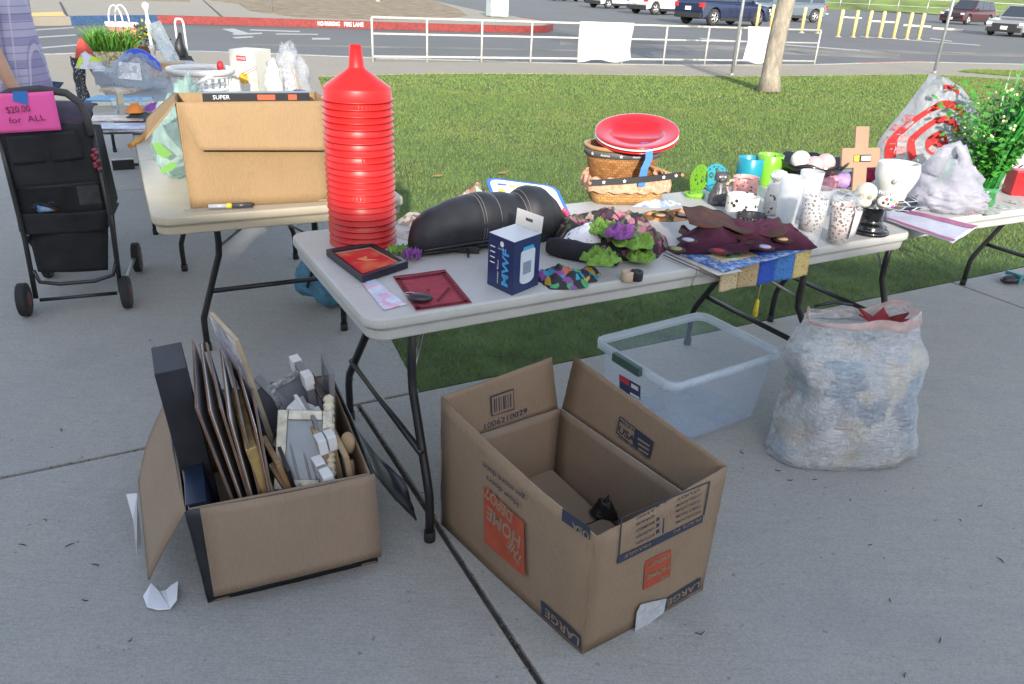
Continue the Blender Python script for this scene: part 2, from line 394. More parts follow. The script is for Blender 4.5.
# lawn
def poly_in(poly, x, y):
    ins = False; j = len(poly)-1
    for i in range(len(poly)):
        xi, yi, xj, yj = poly[i][0], poly[i][1], poly[j][0], poly[j][1]
        if (yi > y) != (yj > y) and x < (xj-xi)*(y-yi)/(yj-yi)+xi: ins = not ins
        j = i
    return ins
lawn = [UV(LE(2.5), 2.515), UV(26, 2.515), lawnfar[-1]+Vector((6, 3, 0))] + list(reversed(lawnfar)) + [UV(LE(9.8), 9.8), UV(LE(6), 6), UV(LE(4.8), 4.8)]
mb = MB(); mb.panel([Vector((p[0], p[1], -.012)) for p in lawn], .1, n=(0, 0, 1)); struct('lawn_soil', mb, SOIL)
strip = [G(958, 72), G(975, 70), G(1100, 74), G(1100, 80), G(1010, 76.5)]
mb = MB(); mb.panel([Vector((p[0], p[1], .01)) for p in strip], .1, n=(0, 0, 1)); struct('verge_soil', mb, SOIL)
def blades(name, polys, bands, label):
    rng = np.random.default_rng(3); VS = []; 
    for poly in polys:
        xs = [p[0] for p in poly]; ys = [p[1] for p in poly]
        px = np.array([p[0] for p in poly]); py = np.array([p[1] for p in poly])
        for (r0, r1, n, h, wd) in bands:
            X = rng.uniform(max(min(xs), -6), min(max(xs), 22), n); Y = rng.uniform(max(min(ys), r0), min(max(ys), r1), n) if min(max(ys), r1) > max(min(ys), r0) else None
            if Y is None: continue
            ins = np.zeros(n, bool); j = len(poly)-1
            for i in range(len(poly)):
                c = ((py[i] > Y) != (py[j] > Y)) & (X < (px[j]-px[i])*(Y-py[i])/(py[j]-py[i]+1e-12)+px[i]); ins ^= c; j = i
            # in view only (plus a margin)
            ins &= (X < Y*.85+1.5) & (X > -Y*.55-1.)
            X = X[ins]; Y = Y[ins]; k = len(X); a = rng.uniform(0, 2*PI, k); hh = h*rng.uniform(.5, 1.25, k); ww = wd*rng.uniform(.6, 1.3, k); ln = rng.normal(0, .55, (k, 2))*hh[:, None]
            z0 = np.full(k, -.012)
            A = np.stack([X-np.cos(a)*ww/2, Y-np.sin(a)*ww/2, z0], 1); B = np.stack([X+np.cos(a)*ww/2, Y+np.sin(a)*ww/2, z0], 1)
            C = np.stack([X+ln[:, 0], Y+ln[:, 1], z0+hh], 1)
            VS.append(np.stack([A, B, C], 1).reshape(-1, 3))
    VS = np.concatenate(VS); n = len(VS); me = bpy.data.meshes.new(name); me.vertices.add(n); me.vertices.foreach_set('co', VS.astype(np.float32).ravel())
    me.loops.add(n); me.loops.foreach_set('vertex_index', np.arange(n, dtype=np.int32)); me.polygons.add(n//3)
    me.polygons.foreach_set('loop_start', np.arange(0, n, 3, dtype=np.int32)); me.polygons.foreach_set('loop_total', np.full(n//3, 3, dtype=np.int32))
    me.update(calc_edges=True)
    m, nt, b = _nodes('grass blade'); v = coords(nt)
    a1 = noise_t(nt, v, .8, 4, .6); a2 = noise_t(nt, v, 40, 2, .7)
    c = ramp(nt, a2, [(.25, (.05, .10, .02)), (.5, (.13, .205, .042)), (.72, (.24, .31, .08)), (.82, (.36, .34, .16))])
    c = mix(nt, ramp(nt, a1, [(.42, 0.), (.66, .55)]), c, (.20, .22, .06))
    nt.links.new(c, b.inputs['Base Color']); b.inputs['Roughness'].default_value = .6; b.inputs['Specular IOR Level'].default_value = .3
    me.materials.append(m); o = bpy.data.objects.new(name, me); COL.objects.link(o)
    return tag(o, label, 'grass', kind='stuff')
blades('lawn_grass', [lawn], [(2, 5.2, 260000, .028, .0030), (5.2, 8, 290000, .027, .0040), (8, 12, 270000, .029, .0065), (12, 21, 260000, .032, .012)], 'short mown green grass of the lawn behind the tables')
blades('verge_grass', [strip], [(15, 24, 60000, .05, .02)], 'small far patch of green grass in the pavement on the right')

# ------------------------------------------------------------------ the street
def rg(u, v, dz=0): return G(u, v, RD) + Z*(dz)
IZ = .10
isl = [G(u, v, IZ) for u, v in [(-200, 36), (-40, 20), (20, 17), (70, 16.5), (157, 15.5), (262, 18.5), (372, 22), (470, 25), (530, 26.5), (547, 26), (553, 24), (545, 20.5), (520, 17), (490, 13), (431, 0), (380, -8), (0, -22), (-300, -10)]]
mb = MB(); mb.panel([Vector((p[0], p[1], IZ)) for p in isl], .3, n=(0, 0, 1)); struct('far_sidewalk', mb, WALK)
mb = MB(); ribbon(mb, isl[4:13], .17, IZ+.012, .235); ribbon(mb, [p-Vector((0,0,0)) for p in isl[4:13]], -.02, IZ+.012, .235); struct('red_painted_kerb', mb, REDK)
mb = MB(); ribbon(mb, [isl[3], isl[4]], .17, IZ+.012, .235); ribbon(mb, [isl[3], isl[4]], -.02, IZ+.012, .235); struct('blue_painted_kerb', mb, BLUEK)
d_ = [(205, 0), (238, 4), (250, 11), (303, 18), (375, 20), (431, 19.5), (468, 16), (458, 9), (425, -2), (360, -8), (220, -10)]
mb = MB(); mb.panel([G(u, v, IZ)+Z*.012 for u, v in d_], .05, n=(0, 0, 1)); struct('dry_ground', mb, DIRT)
mb = MB(); mb.panel([G(u, v, IZ)+Z*.010 for u, v in [(-200, -3), (60, -1), (190, 2), (190, -12), (-200, -20)]], .05, n=(0, 0, 1)); struct('dry_ground', mb, DIRT)
mb = MB()
for a, b_ in (((203, 0), (222, 17)), ((60, 2), (67, 16))):
    a = G(*a, IZ); b2 = G(*b_, IZ); d = (b2-a).normalized(); n_ = Vector((-d.y, d.x, 0))*.04; mb.panel([a-n_+Z*.006, a+n_+Z*.006, b2+n_+Z*.006, b2-n_+Z*.006], .004, n=(0, 0, 1))
struct('sidewalk_joint', mb, DARKJ)
mb = MB(); mb.panel([G(30, 13, IZ)+Z*.008, G(62, 12, IZ)+Z*.008, G(66, 16, IZ)+Z*.008, G(30, 16.6, IZ)+Z*.008], .004, n=(0, 0, 1)); struct('tactile_paving', mb, mat('yellow tactile', (.6, .42, .13), .8, var=.2, vs=20))
# painted markings on the asphalt
mb = MB()
def mark(pts, z=.004): mb.panel([rg(u, v, z) for u, v in pts], .003, n=(0, 0, 1))
for (u0, v0, u1, v1, t) in [(36, 29.5, 74, 27, 1.0), (36, 37, 76, 34.5, 1.1), (40, 47.5, 78, 44.3, 1.2), (36, 56.5, 80, 53.5, 1.3)]:
    mark([(u0, v0), (u1, v1), (u1, v1+t), (u0, v0+t)])
for p in ([(222, 29), (234, 28.6), (248, 33), (236, 33.5)], [(232, 33.5), (262, 32.7), (262, 34), (234, 35)], [(232, 37.2), (252, 36.2), (254, 37.4), (236, 38.6)], [(250, 29.4), (300, 31), (300, 32), (250, 30.4)],
          [(276, 33.5), (318, 34), (318, 34.8), (276, 34.4)], [(312, 38), (330, 38), (330, 39.6), (312, 39.6)]): mark(p)
for p in ([(700, 38), (860, 50), (860, 50.8), (700, 38.8)], [(930, 38), (952, 41), (952, 41.8), (930, 38.8)], [(860, 36), (980, 45), (980, 45.6), (860, 36.6)]): mark(p)
struct('road_marking', mb, PAINTW)
# resurfacing patches: lighter strips of asphalt
mb = MB()
for k, (u0, v0, u1, v1, t) in enumerate([(560, 40, 900, 54, 5), (700, 45, 1100, 56, 3), (250, 44, 600, 50, 1.6)]):
    mb.panel([rg(u, v, .002+.0006*k) for u, v in [(u0, v0), (u1, v1), (u1, v1+t), (u0, v0+t)]], .001, n=(0, 0, 1))
struct('asphalt_patch', mb, mat('pale asphalt', (.17, .155, .135), .9, var=.3, vs=.6, bmp=.3, bs=40))
# words on the red kerb
fr0 = G(300, 26.6); 
holder = [o for o in bpy.data.objects if o.name == 'red_painted_kerb'][0]
WT = mat('white stencil paint', (.75, .74, .7), .7, var=.15, vs=30)
for s, u0, u1 in (('NO PARKING', 324, 347), ('FIRE LANE', 351, 371)):
    a = G(u0, 27.5+(u0-320)*.03, -.05); b2 = G(u1, 27.5+(u1-320)*.03, -.05); xd = (b2-a).normalized()
    # stand the letters on the kerb face
    A, B = isl[5], isl[6]; dd = (B-A).normalized(); ca = (G((u0+u1)/2, 28.6)-A).dot(dd); c0 = A+dd*ca + Z*-.10
    txt(s, c0, dd, Z, .13, WT, holder, width=(b2-a).length, off=.03, bold=.02)
# green bank beyond the parking lot
BANK = mat('bank grass', (.12, .17, .04), 1, var=.35, vs=.15, bmp=.3, bs=3)
mb = MB()
def bankf(a, b):
    x = -150+a*420; y0 = 150-(x*.18 if x > 0 else 0); y = y0+b*60; return (x, y, RD+.02+4.2*min(1, b*3.2)+.35*nz(x*.12, y*.1))
mb.grid(bankf, 60, 14); struct('hill', mb, BANK)
HR, HL_ = (4.8+7)*math.tan(R(19)), (9.3+7)*math.tan(R(19))
# ------------------------------------------------------------------ railing beside the street
GALV = mat('galvanised steel', (.42, .43, .43), .45, .7, var=.1, vs=10)
CREAMP = mat('pale painted steel', (.44, .43, .39), .5, 0, var=.1, vs=14)
GREYP = mat('grey painted steel', (.30, .31, .32), .45, .4, var=.1, vs=14)
rail_px = [(373, 62), (430, 63.5), (485, 64), (535, 64.5), (582, 64.7), (626, 65), (669, 65.5), (708, 65.3), (739, 65.5), (779, 65.5), (814, 65.5)]
rp = [G(u, v) for u, v in rail_px]
a0, a1 = rp[0], rp[-1]
rp = [a0+(a1-a0)*((p-a0).dot(a1-a0)/(a1-a0).length_squared) for p in rp]
RH = .80
t = thing('railing', 'long low pale metal railing of posts and rails between the lawn and the street', 'railing', a0)
for p in rp:
    mb = MB(); mb.cyl(p, p+Z*RH, .021, n=8); obj('post', mb, CREAMP, t)
mb = MB(); mb.cyl(a0+Z*RH, a1+Z*RH, .023, n=8); obj('top_rail', mb, CREAMP, t)
mb = MB(); mb.cyl(a0+Z*(RH*.64), a1+Z*(RH*.64), .02, n=8); obj('middle_rail', mb, CREAMP, t)
mb = MB(); mb.cyl(a0+Z*.1, a1+Z*.1, .022, n=8); obj('bottom_rail', mb, CREAMP, t)
BAN = mat('white banner vinyl', (.56, .56, .54), .6, var=.08, vs=5, bmp=.9, bs=5, bd=.06)
rd = (a1-a0).normalized(); rn = Vector((-rd.y, rd.x, 0))
def banner(u0, u1, label, seed):
    p0 = a0+rd*((G(u0, 64)-a0).dot(rd)); p1 = a0+rd*((G(u1, 65)-a0).dot(rd)); L = (p1-p0).length
    mb = MB()
    def f(a, b):
        sag = .035*math.sin(a*PI)*(1-b); pin = 1-.05*math.sin(b*PI)
        x = .5+(a-.5)*pin
        return p0+rd*(x*L)+Z*(.06+sag*0+b*(RH-.02)-.03*math.sin(a*PI*3+seed)*(1-b))-rn*(.035+.03*nz(a*3+seed, b*3, 1)+.02*nz(a*9, b*4+seed, 2)+.02*math.sin((a*4+b*3)*2+seed))
    mb.grid(f, 36, 20)
    return solo('banner', mb, BAN, label, 'banner', 'white banners tied to the railing', solid=.004)
banner(578, 634, 'blank wrinkled white banner on the railing beneath the parked white cars', 1.3)
banner(736, 776, 'blank white banner on the railing half hidden by the tree trunk', 4.1)
def pole(px, top, r, label, name='sign_post', m=GREYP, cat='post'):
    p = G(*px); mb = MB(); mb.cyl(p, p+Z*top, r, n=8)
    t = thing(name, label, cat, p); obj('shaft', mb, m, t)
    mb = MB(); mb.cyl(p, p+Z*.05, r*1.9, r*1.3, n=10); obj('base_collar', mb, m, t); return t, p
t, p = pole((731.5, 75.5), 2.6, .031, 'tall thin grey post in the grass edge left of the tree trunk')
mb = MB(); mb.box((p.x, p.y-.04, 2.3), (.4, .01, .55)); obj('sign_plate', mb, GALV, t)
t, p = pole((934, 73), 2.6, .034, 'tall thin grey post right of the tree at the pavement edge')
mb = MB(); mb.box((p.x, p.y-.04, 2.35), (.4, .01, .5)); obj('sign_plate', mb, GALV, t)
t, p = pole((272, 14.5), 3.0, .045, 'grey lamp post standing on the dry ground across the street', 'street_lamp', GREYP, 'street lamp')
mb = MB(); mb.box((p.x+.18, p.y, 3.02), (.6, .22, .09)); obj('lamp_head', mb, GREYP, t, bevel=.02)

# utility cabinet
p = G(497, 19.5); q = R(28)
t = thing('utility_cabinet', 'pale grey steel utility cabinet standing at the end of the far pavement', 'utility cabinet', p)
mb = MB().at(p, q); mb.box((0, 0, .78), (.86, .55, 1.3)); obj('housing', mb, mat('pale cabinet', (.42, .47, .47), .5, .2, var=.06), t, bevel=.02)
mb = MB().at(p, q); mb.box((0, -.283, .8), (.74, .012, 1.14)); d = obj('door', mb, mat('cabinet door', (.45, .50, .50), .5, .2, var=.06), t, bevel=.004)
mb = MB().at(p, q); mb.box((.28, -.30, .8), (.03, .03, .16)); obj('handle', mb, GREYP, d)
for x in (-.3, .3):
    mb = MB().at(p, q); mb.box((x, 0, .065), (.12, .4, .13)); obj('leg', mb, GREYP, t)

# bollards
YEL = mat('yellow bollard paint', (.56, .46, .20), .55, var=.12, vs=9)
bpx = [(756, 27), (770, 27.5), (801, 32.5), (817, 33), (837.5, 36.5), (852.5, 36.8), (866, 37), (879, 37.2), (893, 38), (906, 38.7), (918, 39)]
bl = ['behind the left grey post', 'just left of the tree trunk', 'just right of the tree trunk', 'second to the right of the tree trunk', 'first of the close row of seven', 'second of the close row of seven',
      'third of the close row of seven', 'middle one of the close row of seven', 'fifth of the close row of seven', 'sixth of the close row of seven', 'rightmost of the close row of seven']
def bollard():
    t = thing('bollard', '', 'bollard', (0, 0, 0), group='yellow bollards in the car park')
    mb = MB(); mb.lathe([(.001, 0), (.085, 0), (.085, 1.14), (.07, 1.185), (.035, 1.2), (.001, 1.205)], n=14); obj('pipe', mb, YEL, t)
    mb = MB(); mb.lathe([(.001, 0), (.16, 0), (.16, .03), (.09, .045), (.001, .045)], n=14); obj('footing', mb, mat('footing', (.3, .28, .25), .9, var=.2), t)
    return t
b0 = bollard()
for i, (px, l) in enumerate(zip(bpx, bl)):
    p = G(px[0], px[1]+.6, RD)
    if i == 0: b0.location = p; b0['label'] = 'yellow steel bollard '+l; o = b0
    else: o = copy_tree(b0, loc=p, label='yellow steel bollard '+l)
# wheel stops
WS = mat('wheel stop concrete', (.50, .47, .38), .9, var=.15, vs=6)
def wstop(px, rz, label):
    p = G(px[0], px[1], RD); mb = MB().at(p, rz)
    mb.panel([(-.95, -.09, 0), (-.95, .09, 0), (-.95, .06, .13), (-.95, -.06, .13)], -1.9, n=(-1, 0, 0)); return solo('wheel_stop', mb, WS, label, 'wheel stop', 'concrete wheel stops in the car park', bevel=.02)
for px, l in (((837, 15), 'concrete wheel stop seen left of the bollard row of seven'), ((872, 19.5), 'concrete wheel stop behind the first bollards of the close row'), ((908, 24), 'concrete wheel stop behind the last bollards of the close row'),
              ((945, 28.5), 'concrete wheel stop in front of the dark red car'), ((978, 32), 'concrete wheel stop between the dark red and the silver car')):
    wstop(px, R(-28), l)

# ------------------------------------------------------------------ cars
TYRE = mat('tyre rubber', (.025, .025, .027), .85, var=.2); RIM = mat('alloy rim', (.5, .5, .5), .35, .8, var=0); RIMD = mat('dark rim', (.06, .06, .06), .4, .6, var=0)
CGL = mat('car window glass', (.03, .04, .05), .06, 0, var=0, spec=.8); BLKP = mat('black trim', (.02, .02, .022), .5, var=.1)
HL = mat('headlamp', (.75, .78, .8), .1, .2, var=0); TL = mat('tail lamp', (.45, .02, .02), .2, var=0); PLT = mat('licence plate', (.75, .75, .72), .5, var=.05)
def car(label, loc, rz, paint, L=4.6, W=1.85, H=1.7, hood=.27, kind='suv', rim=RIM, flare=True, wb=None, grille=True, low=.2, group='cars in the car park'):
    """front towards +x, origin on the ground below the centre"""
    t = thing('parked_car', label, 'car', (0, 0, 0), 0, group)
    f, r = L/2, -L/2; WR = .36 if H > 1.6 else .33; wx = (f-.85, r+.85)
    belt = H*.6; hd = H*.575
    # lower body profile with wheel arches
    def arch(cx):
        return [(cx+math.cos(a)*(WR+.06), WR+math.sin(a)*(WR+.06)) for a in [PI*k/8 for k in range(0, 9)]]
    top = [(r+.04, .62), (r+.02, belt-.06), (r+.12, belt)] + [(f-L*hood, belt-.0), (f-.28, hd-.08), (f-.06, hd-.22), (f, hd-.4), (f-.02, .42), (f-.08, low+.04)]
    bot = [(x, max(z, low)) for x, z in arch(wx[0])] + [(x, max(z, low)) for x, z in arch(wx[1])] + [(r+.1, low+.08)]
    prof = top+[(f-.1, low)]+bot
    mb = MB(); n = len(prof)
    def yw(z, x):
        k = 1-.05*max(0, (x-f+.5)/.5)**2-.04*max(0, (r+.4-x)/.4)**2
        return W/2*k*(1 if z < belt*.8 else .975)
    mb.add([(x, s*yw(z, x), z) for s in (-1, 1) for x, z in prof], [tuple(range(n)), tuple(range(2*n-1, n-1, -1))]+[(i, i+n, (i+1) % n+n, (i+1) % n) for i in range(n)])
    body = obj('body', mb, paint, t, bevel=.035, local=True)
    # greenhouse
    ws = f-L*hood
    if kind == 'sedan': gp = [(r+.55, belt), (r+1.2, H-.02), (ws-.95, H), (ws-.05, belt)]
    elif kind == 'van': gp = [(r+.06, belt), (r+.2, H-.04), (ws-.75, H), (ws+.12, belt)]
    else: gp = [(r+.1, belt), (r+.42, H-.05), (ws-.65, H), (ws, belt)]
    x0, x1, x2, x3 = [q[0] for q in gp]; z1, z2 = gp[1][1], gp[2][1]; wb_, wt = W/2*.95, W/2*.76
    vs = [(x0, -wb_, belt-.01), (x0, wb_, belt-.01), (x1, -wt, z1), (x1, wt, z1), (x2, -wt, z2), (x2, wt, z2), (x3, -wb_, belt-.01), (x3, wb_, belt-.01)]
    mb = MB(); mb.add(vs, [(0, 2, 3, 1), (2, 4, 5, 3), (4, 6, 7, 5), (0, 6, 4, 2), (1, 3, 5, 7), (0, 1, 7, 6)]); obj('cabin', mb, paint, t, bevel=.05, local=True)
    def lerp(a, b, k): return Vector(a)+(Vector(b)-Vector(a))*k
    def pane(name, A, B, C, D, i=.1, j=.12, off=.012):
        A, B, C, D = map(Vector, (A, B, C, D)); n_ = (B-A).cross(D-A).normalized()
        def q(s, t_): return lerp(lerp(A, B, s), lerp(D, C, s), t_)
        mb = MB(); mb.panel([q(i, j)+n_*off, q(1-i, j)+n_*off, q(1-i, 1-j)+n_*off, q(i, 1-j)+n_*off], .01, n=n_); return obj(name, mb, CGL, t, local=True)
    pane('windscreen', vs[7], vs[6], vs[4], vs[5], .06, .08) if False else pane('windscreen', vs[6], vs[7], vs[5], vs[4], .06, .08)
    pane('rear_window', vs[1], vs[0], vs[2], vs[3], .08, .1)
    for s in (-1, 1):
        A, D, C, B = (vs[0], vs[2], vs[4], vs[6]) if s < 0 else (vs[1], vs[3], vs[5], vs[7])
        for k0, k1 in ((.05, .30), (.33, .62), (.645, .95)):
            b0_, b1_ = lerp(A, B, k0), lerp(A, B, k1); t0, t1 = lerp(D, C, max(.02, (k0-.12)/.76 if kind != 'sedan' else (k0-.2)/.6)), lerp(D, C, min(.98, (k1-.12)/.76))
            if s < 0: pane('side_window', b0_, b1_, t1, t0, .02, .1)
            else: pane('side_window', b1_, b0_, t0, t1, .02, .1)
    # wheels
    for x in wx:
        for s in (-1, 1):
            y = s*(W/2-.11)
            mb = MB(); mb.lathe([(WR*.62, -.11), (WR*.93, -.11), (WR, -.07), (WR, .07), (WR*.93, .11), (WR*.62, .11)], n=24)
            mb.v = [Vector((x+p.x, y+p.z, WR+p.y)) for p in mb.v]; wh = obj('wheel', mb, TYRE, t, local=True)
            mb = MB(); oy = s*.085
            for k in range(5):
                a = 2*PI*k/5; mb.tube([(x, y+oy, WR), (x+math.cos(a)*WR*.62, y+oy, WR+math.sin(a)*WR*.62)], [.05, .035], 6)
            mb.lathe([(WR*.55, -.02), (WR*.66, -.02), (WR*.66, .02), (WR*.55, .02), (WR*.55, -.02)], n=20)
            k0 = len(mb.v)-5*20; mb.v = mb.v[:k0]+[Vector((x+p.x, y+oy+p.z, WR+p.y)) for p in mb.v[k0:]]
            mb.cyl((x, y-s*.02, WR), (x, y+s*.0, WR), WR*.6, n=20, mi=1)
            obj('rim', mb, [rim, BLKP], wh, local=True)
    # trim
    if flare:
        for s in (-1, 1):
            mb = MB(); mb.box(((wx[0]+wx[1])/2, s*(W/2-.01), low+.09), (wx[0]-wx[1]-2*WR-.1, .06, .16)); obj('sill_trim', mb, BLKP, t, bevel=.01, local=True)
    mb = MB(); mb.box((f-.03, 0, .34), (.12, W*.86, .2)); obj('front_bumper', mb, BLKP, t, bevel=.02, local=True)
    mb = MB(); mb.box((r+.05, 0, .42), (.12, W*.9, .22)); obj('rear_bumper', mb, BLKP, t, bevel=.02, local=True)
    if grille:
        mb = MB(); mb.box((f-.0, 0, hd-.36), (.05, W*.62, .24)); obj('grille', mb, BLKP, t, bevel=.01, local=True)
    mb = MB(); mb.box((f+.035, 0, .42), (.02, .32, .16)); obj('number_plate', mb, PLT, t, local=True)
    mb = MB(); mb.box((r-.0, 0, belt-.3), (.04, .32, .16)); obj('number_plate', mb, PLT, t, local=True)
    for s in (-1, 1):
        mb = MB(); mb.box((f-.09, s*W*.41, hd-.25), (.2, .26, .13)); obj('headlight', mb, HL, t, bevel=.02, local=True)
        mb = MB(); mb.box((r+.08, s*W*.42, belt-.15), (.16, .24, .2)); obj('tail_light', mb, TL, t, bevel=.02, local=True)
        mb = MB(); mb.ell((ws-.35, s*(W/2+.09), belt+.06), (.07, .11, .08), 10, 8); obj('wing_mirror', mb, paint, t, local=True)
    t.location = loc; t.rotation_euler = (0, 0, rz); t.scale = (1.18, 1.18, 1.18); return t
def paint(n, c): return mat(n, c, .28, .1, var=.02, coat=.8)
def px(u, v): return G(u, v, RD)
car('white hatchback with its rear to the street, left one of the two white cars', px(617, 9)+Vector((-.3, 1.3, 0)), R(38), paint('white paint', (.55, .56, .57)), 4.1, 1.78, 1.6, .2)
car('white crossover beside the dark blue car, right one of the two white cars', px(661, 15)+Vector((.0, 1.2, 0)), R(38), paint('white paint', (.55, .56, .57)), 4.2, 1.8, 1.62, .2)
car('silver car furthest left in the car park with only its wheels in the picture', px(572, 1.5)+Vector((-.2, 1, 0)), R(38), paint('silver paint', (.5, .5, .5)), 4.6, 1.8, 1.5, .24)
car('dark blue estate car with its tailgate towards the street', px(717, 25.5)+Vector((.5, 1.2, 0)), R(35), paint('navy paint', (.010, .017, .055)), 4.8, 1.86, 1.68, .24)
car('blue-grey minivan parked behind the tree trunk', px(797, 22)+Vector((-.8, 1.0, 0)), R(200), paint('steel blue paint', (.095, .12, .15)), 5.0, 1.95, 1.75, .2, 'van')
car('dark red sport utility car facing the bollards', px(961, 24.5)+Vector((1.2, 1.5, 0)), R(214), paint('maroon paint', (.05, .008, .012)), 4.8, 1.95, 1.78, .28, group='cars in the car park')
car('silver-grey sport utility car with black wheels at the right edge', px(1022, 37)+Vector((.4, 1.2, 0)), R(222), paint('warm silver paint', (.22, .22, .225)), 4.7, 1.9, 1.5, .3, rim=RIMD)

# ------------------------------------------------------------------ trees
BARK = mat('pale bark', (.27, .235, .185), .95, var=.25, vs=14, bmp=.9, bs=30, bd=.02, stretch=(1, 1, .35))
LEAF = mat('tree leaf', (.06, .12, .03), .6, var=.4, vs=1.5)
def tree(base, r0, h, label, seed, spread=2.2, nleaf=5000, th=2.6):
    rnd = random.Random(seed); base = Vector(base)
    t = thing('tree', label, 'tree', base)
    mb = MB(); pts = []; rs = []
    for k in range(14):
        z = th*k/13; pts.append(base+Vector((.04*math.sin(z*1.7+seed), .03*math.cos(z*2.1+seed), z))); rs.append(r0*(1-.28*k/13)*(1+.35*math.exp(-z*9))*(1+.03*nz(z*3, seed)))
    mb.tube(pts, rs, 16); obj('trunk', mb, BARK, t)
    mb = MB(); tips = []; top = pts[-1]
    for i in range(9):
        a = 2*PI*i/9+rnd.uniform(-.3, .3); el = rnd.uniform(.45, 1.2); d = Vector((math.cos(a)*math.cos(el), math.sin(a)*math.cos(el), math.sin(el)))
        L = rnd.uniform(.7, 1)*spread*1.25; P = [top-Z*.1]; 
        for k in range(1, 6): P.append(P[-1]+d*L/5+Vector((rnd.uniform(-.1, .1), rnd.uniform(-.1, .1), rnd.uniform(-.05, .12))))
        mb.tube(P, [r0*.42*(1-k/6.5) for k in range(6)], 7)
        for k in range(2, 6):
            for _ in range(3):
                e = Vector((rnd.uniform(-1, 1), rnd.uniform(-1, 1), rnd.uniform(-.4, 1))).normalized(); q = P[k]+e*rnd.uniform(.3, .8)*spread*.4
                mb.tube([P[k], (P[k]+q)/2+Z*.05, q], [r0*.12, r0*.08, .008], 5); tips.append(q)
    obj('limb', mb, BARK, t)
    mb = MB()
    for _ in range(nleaf):
        c = rnd.choice(tips)+Vector((rnd.gauss(0, .3), rnd.gauss(0, .3), rnd.gauss(0, .25))); a = Vector((rnd.uniform(-1, 1), rnd.uniform(-1, 1), rnd.uniform(-1, 1))).normalized(); b = a.orthogonal().normalized(); s = rnd.uniform(.05, .1)
        mb.add([c-a*s, c+b*s*.5, c+a*s, c-b*s*.5], [(0, 1, 2, 3)])
    obj('crown', mb, LEAF, t); return t
tree(G(770, 91.5), .160, 3, 'pale smooth tree trunk growing from the lawn right of the middle', 4, 2.3, 4200, 3.0)
tree(G(378, 3.5), .16, 3, 'slender tree across the street, only the foot of its trunk in the picture', 9, 2.0, 3000, 2.2)
# chain fence and posts far off on the bank foot
t = thing('chain_fence', 'distant wire fence on posts along the green bank at the top right', 'fence', (60, 118, RD))
q0, q1 = Vector((20, 139, RD)), Vector((190, 106, RD))
for k in range(41):
    p = q0+(q1-q0)*(k/40); mb = MB(); mb.cyl(p, p+Z*2.2, .06, n=6); obj('post', mb, GALV, t)
mb = MB(); mb.cyl(q0+Z*2.15, q1+Z*2.15, .04, n=5); mb.cyl(q0+Z*1.1, q1+Z*1.1, .02, n=5); obj('rail', mb, GALV, t)
p = G(897, 6, RD); t = thing('light_mast', 'white steel mast foot far off behind the bollard row', 'mast', p)
mb = MB(); mb.cyl(p, p+Z*6, .28, n=10); obj('shaft', mb, mat('white mast', (.6, .62, .62), .5, var=.05), t)
mb = MB(); mb.cyl(p, p+Z*.3, .55, n=12); obj('footing', mb, WS, t)
p = G(873, 6, RD); mb = MB(); mb.cyl(p, p+Z*3, .22, .18, n=8); solo('wooden_post', mb, mat('brown post', (.15, .07, .04), .9), 'short brown wooden post far off behind the bollard row', 'post')

# ------------------------------------------------------------------ the building whose shade covers the patio
STU = mat('tan stucco', (.45, .38, .28), .95, var=.1, vs=3, bmp=.4, bs=60)
t = thing('school_building', 'tan stucco building behind the patio whose roof edge shades the tables', 'building', (0, -8, 0))
def bx(x0, x1, y0, y1, z0, z1): mb = MB(); mb.box(((x0+x1)/2, (y0+y1)/2, (z0+z1)/2), (x1-x0, y1-y0, z1-z0)); return mb
e0 = -7.0
obj('wall', bx(-.12, 24, -16, e0-.6, 0, HR-.35), STU, t); obj('roof', bx(-.12, 24.5, -16.5, e0, HR-.33, HR), STU, t)
obj('wall', bx(-18, -.13, -16, e0-.6, 0, HL_-.35), STU, t); obj('roof', bx(-18.5, -.13, -16.5, e0, HL_-.33, HL_), STU, t)
for x in (-14, -10, -6, 3, 7, 11, 15):
    w_ = obj('window', bx(x-.9, x+.9, e0-.62, e0-.56, 1, 2.3), BLKP, t); obj('pane', bx(x-.83, x+.83, e0-.57, e0-.55, 1.07, 2.23), CGL, w_)
# ------------------------------------------------------------------ folding tables
def table_mats():
    m, nt, b = _nodes('off white table plastic'); v = coords(nt)
    a = noise_t(nt, v, 3, 6, .65); f = noise_t(nt, v, 240, 2, .6); s = noise_t(nt, coords(nt, (6, 60, 1), (0, 0, .5)), 2, 4, .6)
    c = ramp(nt, a, [(.3, (.40, .395, .375)), (.65, (.48, .475, .455))]); c = mix(nt, ramp(nt, s, [(.28, .35), (.42, 0.)]), c, (.30, .285, .25))
    nt.links.new(c, b.inputs['Base Color']); b.inputs['Roughness'].default_value = .5; bump(nt, b, f, .35, .0015); return m
TAB = table_mats(); LEG = mat('black enamelled steel', (.022, .022, .024), .38, .2, var=.2, vs=20); ZINC = mat('zinc brace', (.33, .33, .32), .4, .7, var=.15, vs=20)
TABB = mat('cream table plastic', (.42, .37, .28), .5, var=.08, vs=4, bmp=.3, bs=240, bd=.0015)
def rrect(L, W, r, n=6):
    pts = []
    for cx, cy, a0 in ((L/2-r, W/2-r, 0), (-L/2+r, W/2-r, 90), (-L/2+r, -W/2+r, 180), (L/2-r, -W/2+r, 270)):
        for k in range(n+1):
            a = R(a0+90*k/n); pts.append((cx+r*math.cos(a), cy+r*math.sin(a)))
    return pts
